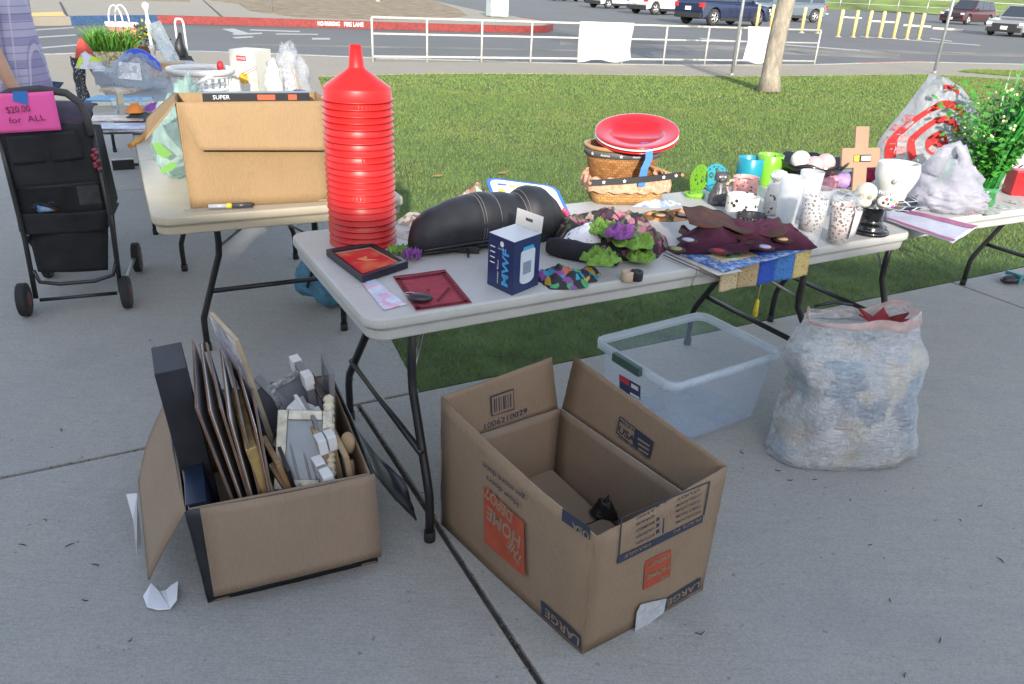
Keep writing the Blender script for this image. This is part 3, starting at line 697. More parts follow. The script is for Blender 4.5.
def table(label, corner, ang, L, W, mtop=TAB, seam=True, group='folding tables loaded with sale goods', ins=(.17, .17), sp=.337):
    """corner = near-left corner on the ground plane, length along ang"""
    corner = Vector((corner[0], corner[1], 0)); u = Vector((math.cos(ang), math.sin(ang), 0)); v = Vector((-u.y, u.x, 0))
    c = corner+u*L/2+v*W/2
    t = thing('folding_table', label, 'table', c, ang, group); M = Matrix.Translation(c) @ Matrix.Rotation(ang, 4, 'Z')
    mb = MB(); mb.T = M
    def halfs():
        if not seam: return [rrect(L, W, .055)]
        a = [(x, y) for x, y in rrect(L, W, .055) if x < 0]; b = [(x, y) for x, y in rrect(L, W, .055) if x > 0]
        g = .0015
        return [[(-g, W/2)]+a+[(-g, -W/2)], b[:7]+[(g, W/2), (g, -W/2)]+b[7:]]
    for P in halfs():
        k = len(P); rings = [(P, .74), ([(x*(1+.004/L), y*(1+.004/W)) for x, y in P], .725), ([(x*(1+.004/L), y*(1+.004/W)) for x, y in P], .712), ([(x*(1-.016/L), y*(1-.016/W)) for x, y in P], .706), ([(x*(1-.02/L), y*(1-.02/W)) for x, y in P], .674)]
        vs = [(x, y, z) for Q, z in rings for x, y in Q]; fs = [tuple(range(k)), tuple(range(5*k-1, 4*k-1, -1))]
        for r in range(4):
            fs += [(r*k+i, r*k+(i+1) % k, (r+1)*k+(i+1) % k, (r+1)*k+i) for i in range(k)]
        mb.add(vs, fs, 0, False)
    obj('tabletop', mb, mtop, t, bevel=.007, seg=3)
    for e in (-1, 1):
        io = ins[0] if e < 0 else ins[1]; x = e*(L/2-io); xi = e*(L/2-io-.02)
        for s in (-1, 1):
            path = [(xi, s*.20, .70), (xi, s*.20, .47), (xi, s*.205, .42), (x, s*(sp-.017), .20), (x, s*(sp-.002), .155), (x, s*sp, .12), (x, s*sp, 0.02)]
            mb = MB(); mb.T = M; mb.tube(path, .0135, 10); lg = obj('leg', mb, LEG, t)
            mb = MB(); mb.T = M; mb.cyl((x, s*sp, 0), (x, s*sp, .035), .017, n=12); obj('foot_cap', mb, TYRE_, lg)
        mb = MB(); mb.T = M; mb.box((xi, 0, .685), (.03, .42, .02)); obj('crossbar', mb, LEG, t)
        mb = MB(); mb.T = M; mb.tube([(x, -(sp-.052), .27), (x, sp-.052, .27)], .011, 8); obj('crossbar', mb, LEG, t)
        mb = MB(); mb.T = M; mb.tube([(xi-e*.30, 0, .69), (xi-e*.13, 0, .55)], .008, 6)
        for s in (-1, 1): mb.tube([(xi-e*.13, 0, .55), (xi, s*.20, .455)], .006, 6)
        mb.box((xi-e*.13, 0, .55), (.025, .05, .025)); obj('folding_brace', mb, ZINC, t)
    for s in (-1, 1):
        mb = MB(); mb.T = M; mb.box((0, s*W*.3, .683), (L-.3, .022, .018)); obj('side_rail', mb, LEG, t)
    return t
TYRE_ = mat('black foot rubber', (.02, .02, .02), .8, var=0)
AN = math.atan2(2.709-1.674, 1.447+.353)
TL_, TW_ = 2.076, .77
table('off-white plastic folding table with the red funnel stack, nearest of the tables', (-.353, 1.674), AN, TL_+.02, TW_, ins=(.165, .30), sp=.375)
pB = G(152, 219, .74)
table('cream plastic folding table carrying the tall cardboard box, left of the funnel stack', (pB.x, pB.y), R(27.5), .85, 1.83, TABB, seam=False) if False else None
# the box table runs away from the camera
def rot_table(label, near_left, ang_near, width, length, mtop, **k):
    n = Vector((near_left[0], near_left[1], 0)); a = ang_near+PI/2; u = Vector((math.cos(ang_near), math.sin(ang_near), 0))
    return table(label, n+u*width, a, length, width, mtop, **k)
rot_table('cream plastic folding table carrying the tall cardboard box', (pB.x, pB.y), R(27.5), .885, 1.86, TABB, ins=(.50, .3), sp=.30)
pD = G(122, 116, .74); pD2 = G(86, 61, .74); angD = math.atan2(pD2.y-pD.y, pD2.x-pD.x)-PI/2; lenD = (pD2-pD).length; pD.z = 0
rot_table('grey folding table farthest back on the left, crowded with a planter and bags', pD, angD, .85, lenD, mat('grey table plastic', (.22, .22, .225), .5, var=.08, vs=4), seam=False)
table('off-white folding table at the right edge with the leafy plant on it', (1.50, 2.825), R(27.5), 1.86, .80, TAB)

# ------------------------------------------------------------------ cardboard
def card_mat(name, c, var=.08):
    m, nt, b = _nodes(name); v = coords(nt)
    a = noise_t(nt, v, 5, 5, .6); f = noise_t(nt, coords(nt, (1, 1, .3)), 220, 2, .6); big = noise_t(nt, v, 14, 3, .7)
    cc = ramp(nt, a, [(.3, tuple(x*(1-var) for x in c)), (.7, tuple(x*(1+var) for x in c))]); cc = mix(nt, .25, cc, ramp(nt, f, [(.3, tuple(x*.75 for x in c)), (.7, tuple(x*1.2 for x in c))]))
    cc = mix(nt, ramp(nt, big, [(.62, 0.), (.75, .25)]), cc, tuple(x*.72 for x in c))
    nt.links.new(cc, b.inputs['Base Color']); b.inputs['Roughness'].default_value = .85; b.inputs['Specular IOR Level'].default_value = .2
    w = N(nt, 'ShaderNodeTexWave'); w.inputs['Scale'].default_value = 60; w.inputs['Distortion'].default_value = .4; nt.links.new(v, w.inputs['Vector'])
    ad = N(nt, 'ShaderNodeMath', operation='ADD'); nt.links.new(w.outputs['Fac'], ad.inputs[0]); nt.links.new(a, ad.inputs[1]); bump(nt, b, ad.outputs[0], .18, .003); MATS[name] = m; return m
CARD = card_mat('kraft cardboard', (.27, .192, .132)); CARDL = card_mat('sunlit kraft cardboard', (.27, .18, .095)); CARDG = card_mat('tan inside cardboard', (.27, .20, .145))
NAVYINK = mat('navy ink', (.03, .04, .07), .7, var=.1); ORINK = mat('orange red ink', (.36, .065, .03), .7, var=.12, vs=20); BLKINK = mat('black ink', (.03, .03, .03), .7, var=0)
def wallpanel(name, pts, t, m, parent, sub=0, bend=0, seed=0, n=10, label=None):
    """quad panel p00,p10,p11,p01 as a slightly bowed sheet"""
    a, b, c, d = [Vector(p) for p in pts]; nn = (b-a).cross(d-a).normalized(); mb = MB(); vs = []
    for side in (0, 1):
        for j in range(n+1):
            for i in range(n+1):
                s, q = i/n, j/n; p = (a*(1-s)+b*s)*(1-q)+(d*(1-s)+c*s)*q
                w = bend*math.sin(s*PI)*(.3+.7*q)+.0022*nz(s*5+seed, q*5, 1)+.001*nz(s*17+seed, q*13, 3)
                vs.append(p+nn*(w-side*t))
    k = (n+1)**2; fs = []
    for j in range(n):
        for i in range(n):
            f = (j*(n+1)+i, j*(n+1)+i+1, (j+1)*(n+1)+i+1, (j+1)*(n+1)+i); fs.append(f); fs.append(tuple(x+k for x in reversed(f)))
    for i in range(n):
        fs += [(i+1, i, i+k, i+1+k), (n*(n+1)+i, n*(n+1)+i+1, n*(n+1)+i+1+k, n*(n+1)+i+k), (i*(n+1), (i+1)*(n+1), (i+1)*(n+1)+k, i*(n+1)+k), ((i+1)*(n+1)+n, i*(n+1)+n, i*(n+1)+n+k, (i+1)*(n+1)+n+k)]
    mb.add(vs, fs, 0, True); o = obj(name, mb, m, parent, label=label); return o
# moving box
Lb, Fb, Rb = Vector((-.19, 1.84, 0)), Vector((.212, 1.368, 0)), Vector((.563, 1.612, 0)); Bb = Lb+Rb-Fb
Lt, Ft, Rt, Bt = Vector((-.192, 1.842, .445)), Vector((.215, 1.37, .366)), Vector((.565, 1.614, .415)), Vector((.165, 2.09, .46))
t = thing('moving_box', 'large open brown printed moving box standing on the concrete in front of the table', 'cardboard box', (Lb+Rb)/2)
w1 = wallpanel('side_wall', [Lb, Fb, Ft, Lt], .005, CARD, t, bend=.012, seed=1)
w2 = wallpanel('end_wall', [Fb, Rb, Rt, Ft], .005, CARD, t, bend=.008, seed=2)
def L3(a, b, k): return Vector(a)*(1-k)+Vector(b)*k
zc = .62
w3 = wallpanel('side_wall', [Rb, Bb, L3(Bb, Bt, zc), L3(Rb, Rt, zc)], .005, CARDG, t, bend=-.004, seed=3)
w4 = wallpanel('end_wall', [Bb, Lb, L3(Lb, Lt, zc), L3(Bb, Bt, zc)], .005, CARDG, t, bend=-.004, seed=4)
back = (Bb-Lb).normalized(); out = Vector((-(Bb-Lb).y, (Bb-Lb).x, 0)).normalized()
fl1 = [L3(Lb, Lt, zc)+Z*.002, L3(Bb, Bt, zc)+Z*.002-back*.01, G(550, 357, .465), Lt]
f1 = wallpanel('flap', [Lt, G(551, 357, .462), L3(Bb, Bt, zc)-back*.012+Z*.003, L3(Lb, Lt, zc)+Z*.003], .004, CARD, t, seed=5)
f2 = wallpanel('flap', [G(575, 356, .47), Rt, L3(Rb, Rt, zc)+Z*.003, L3(Bb, Bt, zc)+Z*.003+(Rb-Bb).normalized()*.012], .004, CARD, t, seed=6)
mb = MB(); mb.panel([Lb+Z*.008, Fb+Z*.008, Rb+Z*.008, Bb+Z*.008], .005, n=(0, 0, 1)); obj('floor', mb, CARDG, t)
# bottom flaps loose inside
cc = (Lb+Rb)/2; ld_ = (Fb-Lb).normalized(); sd = (Rb-Fb).normalized()
p = [Bb+Z*.06-sd*.42+ld_*.01, Bb+Z*.06-sd*.02+ld_*.01, Bb+Z*.02-sd*.02+ld_*.25, Bb+Z*.02-sd*.42+ld_*.25]
mb = MB(); mb.panel(p, .004); obj('inner_flap', mb, CARDG, t)
p = [Bb+Z*.035-sd*.40+ld_*.27, Bb+Z*.035-sd*.03+ld_*.27, Bb+Z*.018-sd*.03+ld_*.42, Bb+Z*.018-sd*.40+ld_*.42]
mb = MB(); mb.panel(p, .004); obj('inner_flap', mb, CARDG, t)
# printing on the long side (upside down): plane Lb-Fb-Ft-Lt
xs1 = (Fb-Lb).normalized(); n1 = xs1.cross(Z)
def PP(u, v, A, nn):           # pixel -> point on vertical-ish plane through A with normal nn
    d = _fw*F_PX+_rt*(u-512)-_up*(v-342); return _o+d*((Vector(A)-_o).dot(nn)/d.dot(nn))
bow = .014
def quad_on(name, px4, A, nn, m, parent, off=.0015, bw=0.):
    mb = MB(); P = [PP(u, v, Vector(A)+nn*bw, nn)+nn*off for u, v in px4]; mb.panel(P, .0006, n=nn); return obj(name, mb, m, parent)
nn1 = (Fb-Lb).cross(Lt-Lb).normalized(); nn2 = (Rb-Fb).cross(Rt-Fb).normalized()
sq = quad_on('printed_logo', [(484, 486), (524, 522), (525, 577), (485, 542)], Lb, nn1, ORINK, t, bw=bow)
KR = CARD
def text_between(s, pa, pb, A, nn, h, m, parent, updown, bw=0., off=.0025, bold=.01):
    """letters reading from pixel pa to pixel pb"""
    P, Q = PP(*pa, Vector(A)+nn*bw, nn), PP(*pb, Vector(A)+nn*bw, nn); xd = (Q-P).normalized(); yd = nn.cross(xd); 
    return txt(s, (P+Q)/2, xd, yd, h, m, parent, width=(Q-P).length, off=off, bold=bold)
# slanted stencilled words of the orange square, read from lower right to upper left
text_between('THE', (522, 562), (509, 541), Lb, nn1, .034, KR, t, 1, bow, bold=.03)
text_between('HOME', (521, 543), (488, 511), Lb, nn1, .042, KR, t, 1, bow, bold=.03)
text_between('DEPOT', (513, 518), (486, 490), Lb, nn1, .034, KR, t, 1, bow, bold=.03)
text_between('How doers', (519, 505), (487, 477), Lb, nn1, .017, NAVYINK, t, 1, bow)
text_between('get more done.', (525, 498), (482, 463), Lb, nn1, .017, NAVYINK, t, 1, bow)
q = quad_on('printed_badge', [(563, 508), (591, 528), (590, 540), (562, 520)], Lb, nn1, NAVYINK, t, bw=.004)
text_between('USA', (590, 536), (573, 524), Lb, nn1, .016, KR, t, 1, .004, bold=.02)
q = quad_on('printed_band', [(541, 600), (581, 636), (582, 651), (542, 615)], Lb, nn1, NAVYINK, t, bw=.006)
text_between('LARGE', (580, 642), (546, 611), Lb, nn1, .026, KR, t, 1, .008, bold=.02)
# end wall printing
q = quad_on('printed_logo', [(645, 561), (671, 549), (670, 576), (643, 590)], Fb, nn2, ORINK, t, bw=.006)
text_between('THE', (668, 575), (660, 578), Fb, nn2, .010, KR, t, 1, .006, bold=.03)
text_between('HOME', (669, 566), (646, 577), Fb, nn2, .017, KR, t, 1, .006, bold=.03)
text_between('DEPOT', (669, 555), (648, 565), Fb, nn2, .013, KR, t, 1, .006, bold=.03)
q = quad_on('printed_band', [(664, 599), (701, 577), (699, 588), (662, 610)], Fb, nn2, NAVYINK, t, bw=.004)
text_between('LARGE', (699, 583), (667, 602), Fb, nn2, .022, KR, t, 1, .005, bold=.02)
q = quad_on('printed_band', [(618, 556), (703, 515), (702, 522), (617, 564)], Fb, nn2, NAVYINK, t, bw=.006)
text_between('PLACE IN:', (700, 518), (672, 532), Fb, nn2, .009, KR, t, 1, .007)
text_between('FRAGILE', (650, 543), (624, 556), Fb, nn2, .009, KR, t, 1, .007)
for r in (((621, 517), (709, 481)), ((618, 556), (621, 517)), ((703, 515), (709, 481)), ((664, 500), (662, 533))):
    (x0, y0), (x1, y1) = r; k = (1.2, 0) if abs(x1-x0) < 10 else (0, 1.2)
    quad_on('printed_line', [(x0, y0), (x1, y1), (x1+k[0], y1+k[1]), (x0+k[0], y0+k[1])], Fb, nn2, NAVYINK, t, bw=.006)
for i, s in enumerate(('KITCHEN', 'LAUNDRY', 'BASEMENT', 'GARAGE', 'ATTIC')):
    text_between(s, (654, 534-i*6.3), (636, 543-i*6.3), Fb, nn2, .0075, NAVYINK, t, 1, .007)
    quad_on('printed_checkbox', [(656, 530-i*6.2), (659, 528.6-i*6.2), (659, 532.2-i*6.2), (656, 533.6-i*6.2)], Fb, nn2, NAVYINK, t, bw=.006)
for i, s in enumerate(('BATHROOM', 'FAMILY ROOM', 'DINING ROOM', 'LIVING ROOM', 'STUDY')):
    text_between(s, (700, 511-i*5.6), (676, 522-i*5.6), Fb, nn2, .0075, NAVYINK, t, 1, .007)
# flap printing
nf1 = (L3(Bb, Bt, zc)-L3(Lb, Lt, zc)).cross(Lt-L3(Lb, Lt, zc)).normalized()*1
if nf1.dot(_o-Lt) < 0: nf1 = -nf1
def txt_face(s, pa, pb, A, nn, h, m, parent, bold=.01, off=.003):
    P, Q = PP(*pa, A, nn), PP(*pb, A, nn); xd = (Q-P).normalized(); return txt(s, (P+Q)/2, xd, nn.cross(xd), h, m, parent, width=(Q-P).length, off=off, bold=bold)
Af = Lt
q = quad_on('barcode_frame', [(490, 396), (513, 388), (514, 409), (491, 416)], Af, nf1, NAVYINK, t, off=.0035)
q = quad_on('barcode_field', [(491, 397.2), (512.3, 389.6), (513, 407.8), (492, 414.8)], Af, nf1, CARD, t, off=.0042)
for k in range(8):
    x = 493+k*2.3; wd = (1.3, .7, 1.0, .5, 1.5, .8, .6, 1.1)[k]; y = 398.5-(k*2.3)*.33
    quad_on('barcode_bar', [(x, y), (x+wd, y-.3), (x+wd+.4, y+13), (x+.4, y+13.3)], Af, nf1, NAVYINK, t, off=.0048)
txt_face('1006210029', (483, 427), (526, 410.5), Af, nf1, .019, NAVYINK, t, .015)
nf2 = (Rt-Bt).cross(L3(Bb, Bt, zc)-Bt).normalized()
if nf2.dot(_o-Rt) < 0: nf2 = -nf2
q = quad_on('badge_frame', [(620.5, 415.5), (654.5, 441.5), (650.5, 459), (617, 432.5)], Rt, nf2, NAVYINK, t, off=.004)
q = quad_on('badge_field', [(621.5, 417.5), (636, 428.5), (633.5, 444.5), (618.5, 432)], Rt, nf2, CARD, t, off=.0047)
txt_face('MADE IN', (621.5, 420), (636.5, 431), Rt, nf2, .009, NAVYINK, t, .02, off=.0055)
txt_face('USA', (619.5, 428), (636, 440.5), Rt, nf2, .022, NAVYINK, t, .03, off=.0055)
for k in range(3): quad_on('badge_stripe', [(639+k*.3, 437+k*5), (651-k*.8, 445+k*4.2), (650.6-k*.8, 446.6+k*4.2), (638.6+k*.3, 438.8+k*5)], Rt, nf2, CARD, t, off=.0047)
txt_face('BOXES THAT LAST', (619, 436), (649, 459), Rt, nf2, .006, NAVYINK, t, .0, off=.004)
# tape on the lower edge and a black crumpled glove inside
TAPE = film('clear tape', (.75, .76, .78), .7, .15, .8, 40, .2, .004)
mb = MB(); P = [PP(u, v, Fb+nn2*.01, nn2)+nn2*.003 for u, v in [(636, 612), (640, 604), (652, 601), (666, 598), (663, 612), (650, 622), (634, 632)]]; mb.panel(P, .0008, n=nn2)
obj('torn_tape', mb, mat('shiny tape', (.62, .64, .68), .2, .3, var=.1, vs=60, bmp=.6, bs=60), t)
mb = lump(Vector(G(607, 512, .04)), .055, .04, .05, .4, 3, .9, 40, 26); mb2 = solo('black_bow', mb, mat('shiny black fabric', (.012, .012, .014), .35, var=.3, vs=60, bmp=.8, bs=90), 'crumpled shiny black bow lying at the bottom of the large moving box', 'bow')

# ------------------------------------------------------------------ black box full of picture frames
a_, b_ = G(208, 603), G(378, 562); a_.z = b_.z = 0
ux = (b_-a_).normalized(); uy = Vector((-ux.y, ux.x, 0)); Wd = (b_-a_).length; Dp = .60; HB = .30
BLKC = mat('black printed cardboard', (.02, .022, .028), .45, var=.3, vs=12, bmp=.2, bs=80)
c0, c1, c2, c3 = a_, b_, b_+uy*Dp, a_+uy*Dp
FB = thing('frame_box', 'open black box with tan torn flaps, packed with picture frames on the concrete', 'cardboard box', (c0+c2)/2)
lean = -ux*.05
tops = [c0+Z*HB+lean*.35, c1+Z*HB, c2+Z*HB+ux*.0, c3+Z*(HB)+lean]
for k, nm in ((0, 'front_wall'), (1, 'side_wall'), (2, 'rear_wall'), (3, 'side_wall')):
    j = (k+1) % 4
    wallpanel(nm, [[c0, c1, c2, c3][k], [c0, c1, c2, c3][j], tops[j], tops[k]], .005, BLKC, FB, bend=.006, seed=k+10)
# lining: kraft inner faces
for k in range(4):
    j = (k+1) % 4; cen = (tops[0]+tops[2])/2
    def inn(p): d = cen-p; d.z = 0; return Vector(p)+d.normalized()*.014
    wallpanel('lining', [inn([c0, c1, c2, c3][k])+Z*.01, inn([c0, c1, c2, c3][j])+Z*.01, inn(tops[j]), inn(tops[k])], .002, CARDG, FB, seed=k+20)
mb = MB(); mb.panel([c0+Z*.006, c1+Z*.006, c2+Z*.006, c3+Z*.006], .004, n=(0, 0, 1)); obj('floor', mb, CARDG, FB)
ff = PP; nfr = ux.cross(Z)
A0 = tops[0]
wallpanel('front_flap', [PP(214, 597, c0+nfr*.045, nfr), PP(382, 556, c1+nfr*.045, nfr), tops[1]+nfr*.004+Z*.004, tops[0]+ux*.035+nfr*.004+Z*.004], .004, CARDG, FB, bend=.01, seed=31)
s0 = tops[0]+Z*.002; s3 = tops[3]+Z*.002
wallpanel('left_flap', [G(148, 580, .07), s0, s3, G(138, 480, .17)], .004, CARDG, FB, bend=.012, seed=32)
wallpanel('right_flap', [tops[1]+ux*.004, G(417, 520, .10), G(405, 480, .20), tops[1]*.55+tops[2]*.45+ux*.004], .004, BLKC, FB, bend=-.01, seed=33)
wallpanel('rear_flap', [tops[3]+uy*.004, tops[2]+uy*.004, tops[2]+uy*.12-Z*.13, tops[3]+uy*.12-Z*.13], .004, CARDG, FB, seed=34)
# ------------------------------------------------------------------ more helpers
def PX(p):
    q = Vector(p)-_o; w_ = q.dot(_fw); return 512+F_PX*q.dot(_rt)/w_, 342-F_PX*q.dot(_up)/w_
def zat(p, v, lo=0, hi=3):
    """height above p at which the vertical through p meets picture row v"""
    for _ in range(40):
        m = (lo+hi)/2
        if PX((p[0], p[1], m))[1] > v: lo = m
        else: hi = m
    return m
WOOD = mat('natural wood', (.36, .22, .11), .55, var=.2, vs=8, stretch=(1, 6, 1)); LWOOD = mat('pale wood', (.42, .29, .17), .6, var=.15, vs=8, stretch=(6, 1, 1))
GOLD = mat('aged gold frame', (.50, .36, .14), .4, .35, var=.2, vs=30); WHT = mat('white card', (.72, .72, .72), .7, var=.04); BLK = mat('black frame', (.02, .02, .024), .35, var=.1)
SILV = mat('worn silver frame', (.34, .33, .28), .35, .6, var=.25, vs=30, bmp=.3, bs=120); CREAM = mat('cream moulding', (.62, .56, .42), .5, var=.12, vs=30, bmp=.5, bs=80)
GREYW = mat('grey frame', (.25, .25, .27), .5, var=.15); BRNE = mat('brown board edge', (.20, .11, .07), .8, var=.2); MIRR = mat('dull glass over grey paper', (.22, .25, .28), .12, .1, var=.15, vs=6)
def LB(x, y, z): return c0+ux*x+uy*y+Z*z
BM = Matrix((( ux.x, uy.x, 0, c0.x), (ux.y, uy.y, 0, c0.y), (0, 0, 1, 0), (0, 0, 0, 1)))
def bxloc(px_, z):      # pixel at height z -> local x,y in the box
    p = G(*px_, z)-c0; return p.dot(ux), p.dot(uy)
def frame_thing(label, loc, rot, w, h, t, bar, fm, pm, name='picture_frame', cat='picture frame', grp='picture frames packed in the black box', backm=None):
    """loc = bottom centre in box coords; rot = (rx, ry, rz); face towards -y"""
    from mathutils import Euler
    M = BM @ Matrix.Translation(Vector(loc)) @ Euler(rot, 'XYZ').to_matrix().to_4x4(); p = M @ Vector((0, 0, 0))
    t_ = thing(name, label, cat, p, 0, grp); mb = MB(); mb.T = M
    for s in (-1, 1): mb.box((s*(w/2-bar/2), 0, h/2), (bar, t, h)); mb.box((0, 0, h/2+s*(h/2-bar/2)), (w-2*bar-.001, t*.96, bar))
    obj('frame', mb, fm, t_, bevel=.0015, seg=1)
    mb = MB(); mb.T = M; mb.box((0, t*.15, h/2), (w-2*bar+.004, t*.4, h-2*bar+.004)); obj('picture', mb, pm, t_)
    return t_
# black stretched box canvas at the left end
from mathutils import Euler
def solid(name, label, cat, loc, rot, dims, m, grp=None, bev=.002, mi=None):
    M = BM @ Matrix.Translation(Vector(loc)) @ Euler(rot, 'XYZ').to_matrix().to_4x4(); mb = MB(); mb.T = M; mb.box((0, 0, dims[2]/2), dims)
    return solo(name, mb, m, label, cat, grp, bevel=bev)
x, y = bxloc((172, 446), .42)
solid('canvas', 'tall matt black boxed canvas standing at the left end of the black box', 'canvas', (.030, .27, .02), (0, R(-4), R(3)), (.075, .16, .575), mat('matt black canvas', (.018, .02, .028), .6, var=.25, vs=9, bmp=.2, bs=90))
solid('navy_case', 'dark navy glossy case standing low inside the left end of the black box', 'case', (.045, .12, .02), (0, R(-7), 0), (.05, .20, .29), mat('navy lid', (.01, .02, .045), .3, var=.3, vs=8))
for i in range(7):
    H_ = [.52, .51, .515, .49, .47, .46, .44][i]; 
    M = BM @ Matrix.Translation(Vector((.135+i*.0115, .29-.008*i, .02))) @ Euler((0, R(-10+i*1.2), R(1.5*(i % 3)-1)), 'XYZ').to_matrix().to_4x4(); mb = MB(); mb.T = M
    mb.box((0, 0, H_/2), (.0045, .40, H_)); mb.box((.0032, 0, H_/2), (.0018, .396, H_-.004), 1)
    solo('art_board', mb, [BRNE, WHT if i % 2 else GREYW], ['thin brown-edged art board, ' + s for s in ('leftmost of the upright stack by the black canvas', 'second from the black canvas in the upright stack', 'third from the black canvas in the upright stack', 'middle one of the upright stack of seven', 'fifth from the black canvas in the upright stack', 'second nearest the gold frame in the upright stack', 'shortest one, next to the gold frame')][i], 'art board', 'thin art boards standing in the black box')
FLOR = pat('faded floral print', [(.45, .43, .45), (.55, .52, .5), (.30, .28, .36), (.6, .58, .56), (.35, .33, .4)], 26)
M = BM @ Matrix.Translation(Vector((.245, .42, .02))) @ Euler((0, R(-11), R(14)), 'XYZ').to_matrix().to_4x4(); mb = MB(); mb.T = M; mb.box((0, 0, .30), (.012, .22, .60)); mb.box((-.0075, 0, .30), (.002, .216, .59), 1); mb.box((.0075, 0, .30), (.002, .19, .57), 1)
solo('painting', mb, [mat('raw stretcher wood', (.4, .32, .22), .8, var=.2), FLOR], 'tall pale floral painting on a light stretcher at the back of the black box', 'painting')
M = BM @ Matrix.Translation(Vector((.225, .22, .02))) @ Euler((0, R(-11), R(2)), 'XYZ').to_matrix().to_4x4(); t = thing('picture_frame', 'thick gold wooden frame standing edge-on beside the stack of art boards', 'picture frame', M @ Vector((0, 0, 0)), 0, 'picture frames packed in the black box')
mb = MB(); mb.T = M
for s in (-1, 1): mb.box((0, s*.145, .20), (.03, .03, .40)); mb.box((0, 0, .20+s*.185), (.029, .259, .03))
obj('frame', mb, GOLD, t, bevel=.003); mb = MB(); mb.T = M; mb.box((-.006, 0, .2), (.006, .262, .342)); obj('picture', mb, BRNE, t)
frame_thing('ornate silver frame with a beaded edge lying on top in the black box', (.275, .12, .21), (R(-38), R(5), R(-12)), .15, .22, .03, .028, SILV, MIRR)
# scrolled cream moulding along that frame
mb = MB(); P0, P1 = LB(.352, .10, .235), LB(.385, .26, .40)
for k in range(13):
    p = P0+(P1-P0)*(k/12); mb.ell(p, (.017, .013, .014), 8, 6, nz=.3, seed=k)
mb.cyl(P0-Z*.006, P1-Z*.006, .009); solo('moulding', mb, CREAM, 'scrolled cream and gold moulding strip along the silver frame in the black box', 'moulding')
frame_thing('dark grey carved frame tilted behind the silver one in the black box', (.285, .40, .20), (R(-18), R(-30), R(28)), .15, .22, .02, .026, GREYW, mat('smoky glass', (.08, .08, .09), .1, var=.1))
CLR = glass('clear acrylic', (.9, .92, .95), .05, 1.3)
t = frame_thing('clear beaded glass frame standing up at the back of the black box', (.325, .43, .27), (R(-14), R(-14), R(18)), .12, .13, .018, .02, mat('cut glass look', (.4, .42, .44), .08, .5, var=.5, vs=90, bmp=.9, bs=160), MIRR)
solid('gift_box', 'small plain white gift box leaning beside the gold frame in the black box', 'box', (.262, .30, .25), (R(-12), R(20), R(-30)), (.06, .08, .13), WHT)
solid('frame_corner', 'light brown wooden frame rail lying low in the front of the black box', 'frame rail', (.275, .06, .17), (R(-40), R(-14), R(20)), (.03, .02, .17), LWOOD)
# thin wire photo easels
for i, (x, y, l) in enumerate(((.245, .10, 'bent gold wire easel nearest the gold frame in the black box'), (.262, .08, 'thin dark wire easel beside the light brown rail in the black box'))):
    mb = MB(); q = [LB(x-.02, y+.16, .30), LB(x-.012, y+.15, .335), LB(x, y+.13, .32), LB(x+.01, y+.03, .22), LB(x+.005, y, .15), LB(x-.01, y+.0, .10)]
    mb.tube(q, .0028, 6); mb.tube([a+ux*.03 for a in q], .0028, 6); mb.tube([q[1], q[1]+ux*.03], .0028, 6); solo('wire_easel', mb, GOLD if i == 0 else GREYP, l, 'wire easel')
# row of small frames at the right end: (x, y, z, lean, yaw, w(y-depth), h, thickness, kind)
def edgeframe(label, x, y, z, ry, rz, d, h, t, fm, caps, rx=0):
    M = BM @ Matrix.Translation(Vector((x, y, z))) @ Euler((R(rx), R(ry), R(rz)), 'XYZ').to_matrix().to_4x4(); tt = thing('picture_frame', label, 'picture frame', M @ Vector((0, 0, 0)), 0, 'picture frames packed in the black box')
    mb = MB(); mb.T = M
    for s in (-1, 1): mb.box((0, s*(d/2-.008), h/2), (t, .016, h)); mb.box((0, 0, h/2+s*(h/2-.008)), (t*.98, d-.033, .016))
    obj('frame', mb, fm, tt, bevel=.001, seg=1); mb = MB(); mb.T = M; mb.box((0, 0, h/2), (t*.5, d-.03, h-.03)); obj('picture', mb, MIRR, tt)
    if caps:
        for s in (-1, 1):
            mb = MB(); mb.T = M; mb.box((0, s*(d/2-.018), h-.020), (t+.006, .046, .046)); obj('corner_protector', mb, WHT, tt, bevel=.001, seg=1)
edgeframe('slim dark frame with white card corners, at the back right of the black box', .362, .45, .19, -6, 8, .15, .235, .022, GREYW, True)
edgeframe('narrow black frame between the carded frames in the black box', .385, .36, .18, -4, 4, .16, .22, .015, BLK, False)
edgeframe('tall grey frame standing near the right wall of the black box', .405, .42, .20, 2, 0, .14, .235, .016, GREYW, False)
edgeframe('wooden frame with white card corners, left one of the pair by the right wall', .362, .22, .12, -8, 6, .17, .23, .018, LWOOD, True)
edgeframe('wooden frame with white card corners, right one of the pair by the right wall', .388, .23, .12, -7, 5, .17, .23, .018, LWOOD, True)
edgeframe('plain light wooden frame tight against the right wall of the black box', .412, .16, .10, -6, 3, .18, .225, .014, LWOOD, False)
edgeframe('short white-capped grey frame in front of the cream moulding', .345, .085, .10, -5, 8, .10, .20, .022, GREYW, True)
solid('gift_box', 'small white box wedged upright near the front right of the black box', 'box', (.335, .035, .14), (R(-6), R(4), R(5)), (.03, .035, .13), WHT)
edgeframe('silver-grey thin frame between the ornate frame and the carded pair', .345, .27, .17, -5, 6, .15, .21, .012, GREYW, False)
edgeframe('thin white frame edge-on beside the silver-grey one', .352, .30, .15, -9, 10, .14, .23, .010, WHT, False)
edgeframe('brown wooden frame edge-on behind the gold frame', .255, .16, .14, -14, 8, .16, .20, .014, WOOD, False)
edgeframe('black frame edge-on between the gold frame and the easels', .268, .14, .13, -10, 4, .14, .19, .010, BLK, False)
